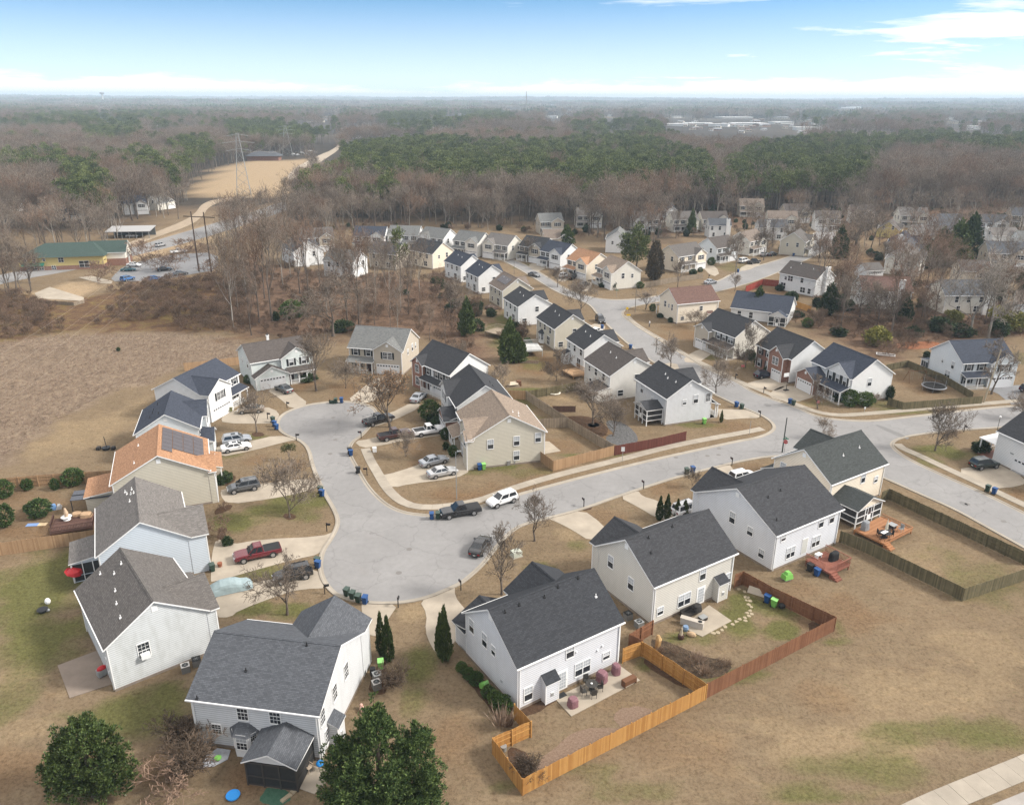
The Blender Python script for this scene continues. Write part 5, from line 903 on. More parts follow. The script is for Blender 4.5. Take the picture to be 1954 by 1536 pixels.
def pine_mesh(seed, h, merged=True):
    rs = np.random.default_rng(seed); cb = h * rs.uniform(.42, .58); rw = h * rs.uniform(.17, .22); T = []; p = np.zeros(3); n = 6
    for k in range(n):
        q = np.array([rs.normal(0, .12), rs.normal(0, .12), h * .95 * (k + 1) / n]) + np.array([p[0], p[1], 0]); T.append((p, q, .26 * (1 - k / n) + .04, .26 * (1 - (k + 1) / n) + .04)); p = q
    C = []
    for k in range(26):
        f = rs.uniform(0, 1) ** .8; z = cb + (h - cb) * f; r = rw * (np.sin(np.pi * min(.98, .22 + .72 * f)) ** .8) * rs.uniform(.45, 1.0); a = rs.uniform(0, 2 * np.pi); e = np.array([np.cos(a) * r, np.sin(a) * r, z + r * .15]); T.append((np.array([0, 0, z - .4]), e, .06, .02)); C.append(e)
    C.append(np.array([0, 0, h])); C = np.array(C); V1, F1 = seg_arrays(T, 4); CC = np.concatenate([C + rs.normal(0, .55, C.shape) * np.array([1, 1, .55]) for _ in range(4)]); V2, F2 = cards(rs, CC, .75, 11, .62, .34, .25)
    if merged: return np_mesh('pine tree', np.concatenate([V1, V2]), np.concatenate([F1, F2 + len(V1)]), [BARK, G_PINE], np.r_[np.zeros(len(F1)), np.ones(len(F2))])
    return np_mesh('trunk', V1, F1, BARK), np_mesh('crown', V2, F2, G_PINE)
def top_z(bx, by, ty):
    g = at(bx, by); a = at(bx, max(ty, 215) if ty > 200 else ty) if ty > 200 else None
    d = at(bx, ty) - Vector((0, 0, CAM_H)); return CAM_H + d.z * g.y / d.y
def tree(name, label, meshes, loc, rz=0.0, scale=1.0, group=None, cat='tree'):
    t = thing(name, label, cat, (loc[0], loc[1], loc[2] if len(loc) > 2 else 0), rz, group); t.scale = scale if hasattr(scale, '__len__') else (scale,) * 3
    link('trunk', meshes[0], t); link('crown', meshes[1], t); return t
# specimen trees of the gardens and streets, each with its own crown
SPEC = [
    (553, 987, 872, 108, 'bare crape myrtle with wide dome of twigs on the green lawn by the west kerb', 'shrubby'), (548, 1173, 1048, 120, 'bare crooked tree in front of the covered car', 'crooked'), (957.5, 1134, 995, 66, 'tall bare tree on the brown strip beside the bulb, before the black-roofed house', 'up'), (1020, 1032, 928, 74, 'bare fine-twigged tree at the mouth of the pale driveway', 'up'),
    (490, 825, 738, 62, 'bare tree in a mulch ring left of the wheelie bins', 'up'), (744, 815, 692, 120, 'large tree with clinging tan leaves beside the black pickup', 'tan'), (775, 871, 812, 44, 'small bare tree on the leaf-strewn lawn below the white pickup', 'shrubby'), (1131, 809.5, 722, 84, 'dense bare tree in the mulched back yard left of its twin', 'dense'), (1169.7, 832, 757, 70, 'dense bare tree beside the grey ground sheet', 'dense'),
    (1062, 727, 660, 52, 'rusty bare shrub tree in the orange-brown back yard', 'shrubby'), (1784, 860, 768, 84, 'bare round-headed tree on the corner lawn at the right', 'dense'), (1108, 597, 527, 66, 'bare round tree at the upper street corner', 'dense'), (1280, 700, 636, 58, 'bare street tree behind the brown-roofed house', 'dense'), (1366, 749, 683, 66, 'bare street tree behind the white corner house', 'dense'), (1366, 705, 648, 46, 'slim bare tree on the green verge across the street', 'up'),
    (1232, 591, 546, 42, 'small bare tree by the pole and russet-roofed house', 'up'), (1327, 624, 586, 40, 'little bare crape myrtle on the lawn of the russet-roofed house', 'shrubby'), (1891.5, 752, 640, 76, 'bare tree beside the wooden utility pole', 'crooked'), (603.6, 746, 612, 76, 'tall bare tree in front of the pale green house', 'up'), (660, 741, 680, 60, 'low bare tree on the leaf litter by the head of the cul-de-sac', 'shrubby'), (636, 642, 510, 150, 'big drooping tree with ivy-dark trunk at the wood edge', 'droop'),
    (1570, 838, 797, 50, 'bare shrub tree rising behind the black ridge', 'shrubby'), (1320, 930, 890, 30, 'twiggy shrub beside the two kerbside bins', 'shrubby'), (1358.6, 655, 594, 50, 'bare tree before the green-grey roofed house', 'dense'), (1422, 703, 612, 54, 'bare tree in a brick ring on the red-brick house lawn', 'shrubby'), (1560, 780, 712, 40, 'crooked bare tree beside the brick garage gable', 'crooked'), (1950, 800, 745, 50, 'bare tree at the right edge over the side street', 'dense'),
    (1402, 556, 515, 26, 'thin bare tree beside the upper road', 'up'), (1562, 500, 452, 46, 'bare pale tree by the end of the upper road', 'dense'), (1457, 497, 428, 44, 'bare tree on the beige house lawn at the bend', 'dense'), (1405, 510, 436, 50, 'bare tree over the white van on the upper street', 'dense'), (1515, 476, 405, 46, 'rust-brown bare tree over a dark hedge', 'shrubby'), (1007, 500, 448, 34, 'bare tree on the small green lawn of the rear loop', 'up'), (1064, 548, 505, 40, 'bare tree beside the white and black vehicles of the rear loop', 'dense'), (1293, 548, 490, 30, 'bare tree before the cream house of the upper street', 'up'),
    (1852, 632, 505, 118, 'large silver-grey bare tree over the right-hand thicket', 'silver'), (1886, 644, 470, 84, 'tall twin-stemmed bare tree right of the silver one', 'silver'), (1673, 622, 535, 66, 'bare dark tree in the thicket behind the yellow shrub', 'dense'), (1704, 628, 535, 54, 'slim bare tree in front of the russet-roofed house', 'up'), (1640, 606, 520, 86, 'vine-hung bare tree at the left of the thicket', 'droop'), (1760, 604, 545, 50, 'small bare tree between thicket and cream house', 'dense'), (1548, 560, 525, 60, 'pale bare tree against the white house wall', 'silver'),
    (1632, 470, 392, 110, 'broad bare beige-crowned tree above the garage', 'dense'), (1690, 510, 455, 46, 'bare tree before the cream gable', 'dense'), (1716, 512, 462, 50, 'bare tree right before the cream gable', 'dense'), (1790, 520, 470, 60, 'bare brown tree below the dark evergreens', 'shrubby'), (1905, 560, 480, 60, 'pale bare tree at the right edge thicket', 'silver'), (215, 405, 345, 40, 'pale bare tree in the western wood edge', 'silver'), (57, 540, 455, 60, 'bare leaning tree left of the green-roofed building', 'crooked'),
    (880, 700, 640, 40, 'russet bare shrub beside the conifer', 'shrubby'), (950, 745, 690, 60, 'bare spreading shrub tree behind the white gable', 'shrubby'), (860, 610, 528, 70, 'dense bare tree at the backs of the street row', 'dense'), (700, 500, 452, 26, 'small bare tree between the back-row houses', 'up'),
]
KIND = dict(shrubby=dict(limbs=9, trunk=.16, up=.75, sub=(6, 6, 7)), crooked=dict(limbs=7, trunk=.30, up=.45, sub=(5, 5, 7)), up=dict(limbs=8, trunk=.30, up=1.0, sub=(5, 5, 6)), tan=dict(limbs=9, trunk=.26, up=.6, sub=(5, 5, 6), leaves=3200), dense=dict(limbs=9, trunk=.22, up=.7, sub=(6, 6, 7)), droop=dict(limbs=8, trunk=.34, up=.35, droop=.5, sub=(5, 6, 7)), silver=dict(limbs=7, trunk=.3, up=.8, sub=(5, 5, 7), bark=PALEB, twig=foliage('silver twigs', (.22, .19, .16), (.42, .38, .33), rough=.9)))
_km = {}
for i, (bx, by, ty, sp, lab, kd) in enumerate(SPEC):
    g = at(bx, by); k = (at(bx + 1, by) - g).length; h = top_z(bx, by, ty); s = sp * k / 2
    rt = round(h / s, 0); v = (kd, i % 3 if i > 8 else i + 10)
    if v not in _km: _km[v] = (bare_mesh(100 + i, 7.0, 7.0 * s / h * 1.15, .17 if kd != 'shrubby' else .12, thick=1.35, **KIND[kd]), 7.0, 7.0 * s / h)
    ms, h0, s0 = _km[v]; zmax = max(v2.co.z for v2 in ms[1].vertices); rmax = np.percentile([math.hypot(v2.co.x, v2.co.y) for v2 in list(ms[1].vertices)[::7]], 93)
    tree('bare_tree', lab, ms, (g.x, g.y), i * 1.7, (s / rmax, s / rmax, h / zmax))
# ------------------------------------------------------------------ evergreen shrubs and specimen conifers
def shrub(name, label, mesh, px, py, w, h, cat='shrub', group=None, rz=None):
    g = at(px, py); o = link(name, mesh, None, g, random.random() * 6 if rz is None else rz, (w, w, h)); return tag(o, label, cat, group)
BOX = [leafy('ball', 300 + i, [((0, 0, .48), (.46, .46, .46), 1, .0)], 240, 9, .07, .10, .06, G_BOX, .1, .9) for i in range(2)]
LAUREL = [leafy('bush', 310 + i, [((0, 0, .42), (.42, .42, .42), 2, .1), ((.2, .1, .34), (.3, .3, .32), 1, .1), ((-.2, -.12, .32), (.3, .28, .3), 1, .1)], 200, 10, .08, .12, .07, G_DARK, .15, .75) for i in range(2)]
SPIRE = [leafy('spire', 320 + i, [((0, 0, .5), (.46, .46, .5), 1, .86)], 420, 9, .05, .075, .045, G_ARB, .9, .82) for i in range(2)]
CONE = [leafy('cone', 330 + i, [((0, 0, .5), (.5, .5, .52), 1, .8), ((.12, .05, .4), (.36, .36, .4), .6, .7)], 420, 10, .055, .085, .05, G_CON, .5, .7) for i in range(2)]
TWB = bare_mesh(340, 1.0, .62, .02, thick=.45, merged=True, limbs=11, trunk=.06, up=.8, sub=(4, 4, 3), twig=BR_BUSH, bark=BR_BUSH); TWB2 = bare_mesh(341, 1.0, .75, .02, thick=.5, merged=True, limbs=10, trunk=.05, up=.5, sub=(4, 4, 3), twig=TWIG2, bark=TWIG2)
TWL = bare_mesh(342, 1.0, .9, .005, thick=.055, merged=True, limbs=18, trunk=.03, up=.95, sub=(5, 6, 6), twig=foliage('fine red brown twigs', (.058, .042, .030), (.150, .108, .076)), bark=BR_BUSH)
YBUSH = leafy('yellow bush', 345, [((0, 0, .45), (.48, .46, .45), 2, .1), ((.25, 0, .3), (.3, .3, .3), 1, 0)], 260, 10, .08, .12, .05, G_YEL, .6, .7)
DRYG = None
def dry_clump(seed):
    rs = np.random.default_rng(seed); C = rs.normal(0, .16, (170, 3)); C[:, 2] = 0; d = C * 1.1 + np.array([0, 0, 1.]); d += rs.normal(0, .12, d.shape); s = np.cross(d, rs.normal(0, 1, d.shape)); s /= np.linalg.norm(s, axis=1, keepdims=True)
    V = np.stack([C - s * .018, C + d * .6 - s * .014, C + d * rs.uniform(.8, 1.05, (170, 1)), C + d * .6 + s * .014], 1).reshape(-1, 3); return np_mesh('dry grass', V, np.arange(680).reshape(-1, 4), foliage('dry grass', (.20, .14, .10), (.40, .30, .23)))
DRYG = dry_clump(3)
for i, (x, y, w) in enumerate(((881, 1281, 1.1), (894, 1293, 1.15), (909, 1305, 1.4), (931, 1329, 1.25), (945, 1342, 1.4), (959, 1356, 1.7))):
    shrub('boxwood', ('smallest clipped boxwood, topmost of the row', 'second clipped boxwood from the top of the row', 'clipped boxwood just above the lime bin', 'clipped boxwood just below the lime bin', 'clipped boxwood second from the bottom of the row', 'largest clipped boxwood, lowest of the row by the fence')[i], BOX[i % 2], x, y, w, w * 1.02, 'shrub', 'boxwoods along the pale blue-grey wall')
shrub('ornamental_grass', 'dried pinkish ornamental grass clump at the foot of the boxwoods', DRYG, 957, 1385, 1.9, 1.9, 'plant'); shrub('bare_shrub', 'bare brown shrub inside the corner of the orange fence', TWL, 1003, 1482, 2.2, 1.5); shrub('bare_shrub', 'red-brown dead grass bush beside the air conditioners', TWL, 752, 1320, 2.6, 2.0); shrub('bare_shrub', 'large red-brown twiggy shrub left of the porch, near the lower edge', TWL, 370, 1482, 3.8, 2.4); shrub('bare_shrub', 'grey-brown twiggy shrub at the corner of the grey-white house', TWL, 350, 1420, 3.2, 2.0); shrub('bare_shrub', 'brown twiggy shrub at the lower edge left of the blue lid', TWB2, 340, 1520, 5.0, 2.6)
for i, (x, y, ty, w, lab) in enumerate(((742, 1262, 1178, 1.7, 'right arborvitae spire by the white gable wall'), (729, 1250, 1170, 1.6, 'left arborvitae spire by the white gable wall'), (850, 1262, 1160, 2.0, 'taller arborvitae spire at the corner of the pale blue-grey house'), (842, 1255, 1172, 1.7, 'shorter arborvitae spire of the pair by the drive'), (1258, 992, 948, 1.5, 'leftmost arborvitae between the two driveways'), (1272, 990, 944, 1.5, 'second arborvitae between the two driveways'), (1292, 986, 953, 1.4, 'third arborvitae, before the white van'), (1306, 985, 955, 1.6, 'last arborvitae, against the white-blue wall'),
    (1497, 722, 680, 1.3, 'narrow brown-green spire left of the white side wall'), (1507, 726, 676, 1.4, 'middle narrow spire by the white side wall'), (1518, 728, 674, 1.4, 'right narrow spire by the white side wall'), (1376, 806, 783, .9, 'small clipped cone by the corner garage'))):
    shrub('arborvitae', lab, SPIRE[i % 2], x, y, w, top_z(x, y, ty), 'tree')
for i, (x, y, w, h, lab) in enumerate(((142, 924, 2.9, 2.4, 'flat-topped clipped holly before the western fence'), (106, 934, 1.2, 1.7, 'upright clipped bush between two rounder ones by the western fence'), (53, 934, 1.5, 1.6, 'small round bush near the western fence'), (10, 948, 2.3, 2.6, 'clipped cloud-shaped tree at the left edge, upper one'), (10, 1003, 2.4, 3.0, 'clipped cloud-shaped tree at the left edge, lower one'), (77, 984, 2.9, 2.4, 'grey-green round shrub beside the cluttered deck'), (52, 974, .9, .9, 'tiny round shrub left of the grey-green one'),
    (411, 795, 1.7, 2.6, 'dark clipped bush beside the white garage, upper west side'), (402, 797, 1.6, 2.4, 'second dark clipped bush beside the white garage'), (437, 786, 1.3, 1.1, 'yellow-green shrub by the porch of the white house'), (435, 1075 - 35, 1.2, 1.4, 'bush by the pot at the blue house corner'), (417, 1020, 2.0, 2.2, 'dark shrub in the bed before the brown-roofed house'), (430, 1030, 1.4, 1.6, 'purple-brown shrub right of it in the same bed'), (432, 918, 2.0, 1.8, 'mixed shrub in the bed of the orange-roofed house'), (420, 925, 1.2, 1.6, 'small shrub at the corner of the orange-roofed house'), (430, 972, 1.0, 1.0, 'wine-red round shrub by the beige corner'),
    (822, 800, 3.6, 3.4, 'big dark rounded evergreen before the brick-gabled house'), (826, 806, 2.2, 1.6, 'mid-green lower shrub under the big dark one'), (836, 812, 2.4, 1.8, 'second mid-green shrub under the big dark one'), (850, 838, 1.5, 2.0, 'round shrub at the tan-roofed porch'), (851, 856, 1.2, 1.2, 'small shrub by the tan-roofed porch steps'), (865, 870, 1.5, 1.8, 'round dark shrub by the garage of the tan-roofed house'), (590, 727, 3.2, 1.6, 'long low hedge before the pale green porch'), (705, 728, 1.6, 1.6, 'dark shrub by the grey-roofed porch'), (478, 730, 2.4, 1.6, 'dark round shrub between porch and garage'),
    (1621, 774, 2.7, 3.0, 'large round dark shrub before the white gable'), (1648, 772, 3.4, 2.3, 'wide grey-green shrub right of the large round one'), (1672, 770, 1.9, 1.7, 'purple-grey shrub at the white gable corner'), (1696, 762, 1.9, 2.9, 'upright dark shrub at the rear corner of the white gable'), (1596, 765, 2.4, 1.2, 'low hedge under the white porch'), (1575, 752, 2.2, 2.4, 'brown-green shrub by the brick garage'), (1808, 722, 1.9, 1.5, 'left round green shrub by the navy-roofed porch'), (1828, 730, 2.4, 2.0, 'right round green shrub by the navy-roofed porch'), (1768, 682, 1.6, 1.6, 'dark shrub under the screened lean-to'), (1873, 736, 1.7, .8, 'yellow shrub on the red bed'),
    (1870, 862, 2.8, 2.2, 'dark shrub by the pillared side porch'), (1245, 594, 1.6, 2.0, 'round dark shrub at the russet-roofed gable'), (1259, 606, 1.6, 1.3, 'second shrub down the russet-roofed gable'), (1280, 614, 1.8, 1.2, 'third shrub down the russet-roofed gable'), (1403, 680, 3.2, 2.4, 'dark shrub before the porch of the green-grey roofed house'), (1430, 685, 2.8, 2.2, 'dark shrub left of the red-brick wall'), (1450, 695, 2.6, 1.8, 'low dark shrub under the brick windows'), (1468, 712, 2.4, 2.0, 'dark shrub beside the navy car'), (1170, 552, 2.6, 3.4, 'upright dark shrub before the tan-roofed corner house'), (1221, 550, 2.2, 1.9, 'round shrub right of the tan-roofed corner house'), (1150, 548, 2.2, 1.5, 'shrub left of the tan-roofed corner house'), (1091, 522, 1.4, 1.6, 'small round shrub before the orange roof'), (1068, 510, 1.9, 1.8, 'round shrub left of the orange roof'),
    (1322, 524, 2.6, 1.9, 'dark spreading shrub before the cream house'), (1336, 519, 1.6, 1.5, 'round shrub by the cream garage'), (1357, 506, 2.4, 2.6, 'dark round shrub by the brick front'), (560, 605, 6.0, 4.2, 'big rounded dark evergreen shrub in the bare wood'), (527, 612, 1.9, 2.6, 'ivy-dark bush at a trunk foot in the bare wood'), (582, 580, 2.0, 2.0, 'dark bush right of the big rounded one'), (774, 562, 1.8, 1.6, 'small evergreen bush under the tall pine'), (226, 670, .9, 1.0, 'single dark bush in the tall dry field'), (655, 632, 5, 3, 'dark ivy mound under the drooping tree'),
    (1745, 640, 4, 2.6, 'dark green bush under the silver tree'), (1790, 630, 6, 3.4, 'mixed green bush mass right of the thicket'), (1830, 640, 6, 3.2, 'low dark hedge at the foot of the silver tree'), (1905, 640, 5, 4, 'dark bush between the yellow shrubs'), (1540, 624, 2.6, 2.2, 'dark round bush at the thicket edge'), (1520, 605, 3.4, 1.8, 'green bush behind the brick house'), (1600, 640, 4, 2.4, 'dark green bush left of the yellow shrub'), (1510, 572, 3.6, 2.6, 'dark bush by the screen room'), (1487, 555, 2.2, 2.2, 'bush at the end of the red fence'), (1500, 478, 6, 2.4, 'long dark hedge behind the white sedan'), (1950, 780, 2.4, 1.4, 'brown low bush at the right edge of the street'), (1815, 892 - 62, 1.8, .9, 'brown mounded shrub behind the white gable wall'))):
    m = BOX[i % 2] if any(k in lab for k in ('clipped', 'round')) else LAUREL[i % 2]
    if any(k in lab for k in ('purple', 'wine', 'brown')): m = TWB2
    if 'yellow' in lab.split(' on')[0] and 'between' not in lab and 'left of' not in lab: m = YBUSH
    shrub('shrub', lab, m, x, y, w * 1.05, h * 1.05)
for x, y, w, h, lab in ((1672, 658, 6.2, 4.6, 'large yellow-green shrub in front of the thicket'), (1930, 630, 9, 5, 'big yellow-green shrub at the right edge'), (1905, 612, 6, 4, 'yellow-green shrub behind the bare trunks at the right'), (1815, 615, 5, 3.4, 'pale yellow-green shrub under the silver tree')): shrub('yellow_shrub', lab, YBUSH, x, y, w, h)
for x, y, ty, w, lab in ((973, 690, 612, 6.2, 'broad cone conifer with brown-green lower skirt in the back yards'), (988, 690, 640, 5.0, 'smaller conifer leaning on the broad cone'), (891, 640, 572, 5.6, 'dark slim conifer at the wood edge'), (1319, 445, 402, 5, 'dark cone conifer right of the bare woods'), (1082, 470, 432, 8, 'dark evergreen pair behind the blue-black gables'), (1445, 604, 550, 6.4, 'dark broad evergreen before the screen room'), (1600, 492, 435, 8.5, 'green and rust evergreen by the taupe garage'), (1790, 505, 440, 12, 'left tree of the dark evergreen group'), (1820, 508, 425, 13, 'middle tree of the dark evergreen group'), (1845, 495, 413, 12, 'tall right tree of the dark evergreen group'), (1768, 512, 466, 9, 'low front tree of the dark evergreen group'), (1875, 445, 428, 4, 'small pale cone conifer before the brick gable'), (1720, 612, 560, 6, 'dark evergreen between the bare thicket trees'), (1580, 600, 545, 7, 'dark evergreen inside the vine-hung thicket')):
    shrub('conifer', lab, CONE[0], x, y, w, top_z(x, y, ty), 'tree')
g = at(552, 879); t = thing('evergreen_tree', 'small open olive-green tree on the brown lawn by the neck of the road', 'tree', g); MB().tube([(0, 0, 0), (.05, 0, .9), (-.3, .1, 1.7)], [.08, .06, .03], 6).obj('trunk', BARK, t); MB().tube([(.05, 0, .9), (.4, .1, 1.8)], [.05, .02], 5).obj('limb', BARK, t); link('crown', leafy('crown', 360, [((-.35, 0, 2.1), (.9, .9, .6), 1, 0), ((.5, .1, 2.3), (.8, .7, .6), 1, 0), ((0, -.3, 2.7), (.7, .7, .5), .7, 0)], 120, 12, .18, .2, .08, foliage('olive leaves', (.05, .06, .02), (.19, .18, .075)), .4, .5), t)
for i, (x, y, w) in enumerate(((1258, 1243, 1.0), (1290, 1252, 1.4), (1330, 1262, 1.6), (1372, 1272, 1.2), (1345, 1285, 1.4), (1310, 1268, 1.0), (1390, 1268, .9))): shrub('bedding_plant', 'dead grey-brown plant clump on the dark soil bed of the red-brown fenced yard', TWB if i % 2 else DRYG, x, y, w, w * .6, 'plant', 'dead plants on the dark soil bed')
for i, (x, y, ty, w) in enumerate(((278, 500, 462, 7), (301, 517, 487, 6.5), (334, 517, 487, 6.5), (357, 480, 458, 6), (362, 494, 471, 6), (385, 488, 468, 5.5), (396, 521, 500, 5), (187, 538, 505, 7))): shrub('bare_tree', 'small bare dome-crowned tree ' + ('at the kerb between highway and car park', 'in the car park left of the black sedan', 'in the car park right of the black sedan', 'behind the white pickup, farthest from the building', 'just in front of the white pickup end', 'beside the top of the brown power poles', 'between the feet of the two brown power poles', 'at the nursery entrance')[i], TWB2, x, y, w, top_z(x, y, ty), 'tree', 'dome-crowned trees of the car park')
o = shrub('cedar', 'brown-tinged broad cedar beside the big pine', leafy('cedar', 350, [((0, 0, .5), (.5, .5, .52), 1, .55)], 420, 10, .055, .08, .045, foliage('bronze cedar', (.07, .055, .035), (.23, .18, .12)), .6, .7), 1248, 534, 6.6, top_z(1248, 534, 462), 'tree')
# two large evergreens at the lower edge
def big_evergreen(name, label, seed, px, py, spec, h, mat, n, per, trunk_h):
    g = at(px, py); t = thing(name, label, 'tree', (g.x, g.y, 0)); MB().tube([(0, 0, 0), (.05, .02, trunk_h * .5), (0, 0, trunk_h)], [.32, .24, .1], 8).obj('trunk', BARK, t)
    rs = np.random.default_rng(seed); C = lobes(rs, spec, n, .70); k = 7; C += rs.normal(0, .27, C.shape); sub = np.concatenate([C + rs.normal(0, .14, C.shape) + np.array([0, 0, .05 * j]) for j in range(k)]); V, F = cards(rs, sub, .15, per, .26, .11, .75, out=np.array([0, 0, h * .3])); o = np_mesh('crown', V, F, mat); link('crown', o, t); return t
big_evergreen('evergreen_tree', 'huge clumped green evergreen in the lower middle of the picture', 5, 728, 1545, [((-.1, .3, 5.0), (3.7, 3.6, 5.5), 4, .74), ((2.9, .7, 3.9), (2.4, 2.3, 4.1), 2, .62), ((-2.7, .2, 3.2), (2.5, 2.4, 3.8), 1.9, .62), ((1.3, -2.2, 3.0), (2.5, 2.4, 3.6), 1.8, .6), ((-1.5, -2.0, 2.9), (2.4, 2.3, 3.5), 1.8, .6), ((4.0, -.8, 2.2), (1.5, 1.6, 2.6), 1, .7)], 10, G_MID, 1150, 8, 8)
big_evergreen('holly_tree', 'dark glossy rounded evergreen near the lower left corner', 6, 182, 1518, [((-.3, .2, 4.0), (3.0, 3.0, 3.4), 4, .35), ((1.7, -.3, 2.9), (2.0, 2.0, 2.2), 1.5, .2), ((-1.7, -.4, 2.7), (1.9, 1.9, 2.2), 1.4, .2)], 7, G_HOLLY, 560, 8, 5)
g = at(1216, 520); tree('pine_tree', 'big dark green pine standing among the bare woods behind the tan roof', (pine_mesh(77, 15, False)[0], leafy('crown', 362, [((0, 0, 9), (4.6, 4.6, 6.5), 3, .4), ((2.2, .5, 7), (3, 3, 4), 1, .2), ((-2.4, -.5, 6.5), (3, 3, 4), 1, .2)], 420, 11, .6, .7, .3, G_PINE, .4, .55)), (g.x, g.y + 4), 0, 1.0); g = at(765, 558); tree('pine_tree', 'lone tall pine with two bare stems in front of the back row', pine_mesh(78, 15, False), (g.x, g.y), 1, (.8, .8, top_z(765, 558, 440) / 15)); g = at(1212, 530); tree('pine_tree', 'second darker pine left of the big one', pine_mesh(79, 13, False), (g.x - 2, g.y + 12), 1, .9)
# ------------------------------------------------------------------ the woods
FB = [bare_mesh(400 + i, 17, 9.0, .24, merged=True, thick=2.6, limbs=9, trunk=.42, up=1.0, sub=(4, 4, 3), twig=(TWIG, TWIG2, TWIG, TWIG, TWIG)[i], bark=(BARK, BARK, BARK, PALEB, BARK)[i]) for i in range(5)]
FBP = [bare_mesh(400 + i, 17, 9.0, .24, thick=2.0, limbs=9, trunk=.42, up=1.0, sub=(4, 4, 4), twig=(TWIG, TWIG2, TWIG)[i], bark=(BARK, BARK, PALEB)[i]) for i in range(3)]
FP = [pine_mesh(500 + i, 19) for i in range(4)]
def project(x, y, z):
    ct, st = math.cos(TH), math.sin(TH); zz = z - CAM_H; fw = y * ct - zz * st; up = y * st + zz * ct; u, v = FPX * x / fw, -FPX * up / fw
    return 977 + u - v * ROLL, 768 + v + u * ROLL
def inpoly(px, py, poly):
    ins = np.zeros(px.shape, bool); n = len(poly)
    for i in range(n):
        (x1, y1), (x2, y2) = poly[i], poly[(i + 1) % n]
        if y1 != y2: c = ((y1 > py) != (y2 > py)) & (px < (x2 - x1) * (py - y1) / (y2 - y1) + x1); ins ^= c
    return ins
PINES = [[(598, 322), (650, 278), (760, 262), (900, 268), (1000, 275), (1150, 262), (1250, 270), (1340, 292), (1362, 335), (1300, 352), (1240, 345), (1120, 362), (1060, 346), (980, 346), (920, 352), (870, 354), (760, 344), (690, 335), (610, 335)], [(1372, 320), (1420, 290), (1480, 265), (1600, 260), (1750, 255), (2100, 246), (2100, 282), (1880, 292), (1800, 280), (1720, 285), (1670, 300), (1662, 385), (1555, 392), (1520, 345), (1440, 370), (1385, 345)],
         [(1080, 246), (1200, 234), (1280, 243), (1300, 262), (1200, 266), (1100, 260)], [(550, 362), (588, 345), (622, 372), (640, 420), (560, 425)], [(716, 345), (752, 345), (756, 440), (718, 440)], [(325, 268), (400, 262), (420, 330), (370, 345), (320, 300)], [(150, 240), (275, 240), (260, 268), (170, 272)], [(110, 318), (190, 320), (215, 372), (120, 380)], [(0, 300), (110, 285), (140, 318), (30, 335)], [(225, 305), (310, 300), (312, 325), (240, 335)], [(430, 240), (640, 236), (652, 262), (520, 268), (440, 262)], [(315, 318), (362, 325), (362, 372), (325, 372)], [(690, 222), (960, 214), (1000, 236), (760, 246)], [(0, 235), (120, 222), (360, 215), (380, 228), (120, 246)], [(1380, 200), (1700, 205), (1700, 216), (1400, 214)], [(1520, 216), (1640, 218), (1640, 230), (1520, 228)], [(60, 380), (80, 378), (90, 420), (62, 420)]]
TOWN = [[(655, 246), (820, 240), (830, 252), (700, 262), (655, 268)], [(1255, 232), (1500, 228), (1560, 250), (1480, 262), (1350, 256), (1270, 246)], [(1600, 240), (1720, 240), (1720, 252), (1600, 250)], [(1820, 240), (1890, 240), (1890, 252), (1820, 252)], [(1330, 222), (1460, 222), (1460, 230), (1340, 230)], [(1030, 222), (1060, 214), (1075, 222), (1050, 236)], [(600, 268), (650, 262), (655, 300), (600, 306)], [(470, 292), (605, 284), (605, 308), (470, 310)], [(1580, 208), (1710, 208), (1710, 214), (1580, 214)], [(540, 228), (600, 228), (600, 236), (540, 236)]]
_r = random.Random(31); SPOTS = [(_r.uniform(960, 1950), 204 + 46 * _r.random() ** .8) for _ in range(46)] + [(_r.uniform(560, 960), _r.uniform(208, 238)) for _ in range(12)] + [(_r.uniform(10, 420), _r.uniform(212, 262)) for _ in range(8)]
TOWN += [[(x - 15, y - 3), (x + 15, y - 3), (x + 19, y + 3.5 + (y - 190) * .05), (x - 19, y + 3.5 + (y - 190) * .05)] for x, y in SPOTS]
def scatter(y0, y1, sp, seed, wide=.80):
    rs = np.random.default_rng(seed); X, Y = np.meshgrid(np.arange(-wide * y1, wide * y1, sp), np.arange(y0, y1, sp)); X = X + rs.uniform(-.48, .48, X.shape) * sp; Y = Y + rs.uniform(-.48, .48, Y.shape) * sp; m = np.abs(X) < wide * Y + 20; return X[m], Y[m], rs
HC = np.array([[o.location.x, o.location.y] for o in bpy.data.objects if o.get('category') in ('house', 'building', 'shed')])
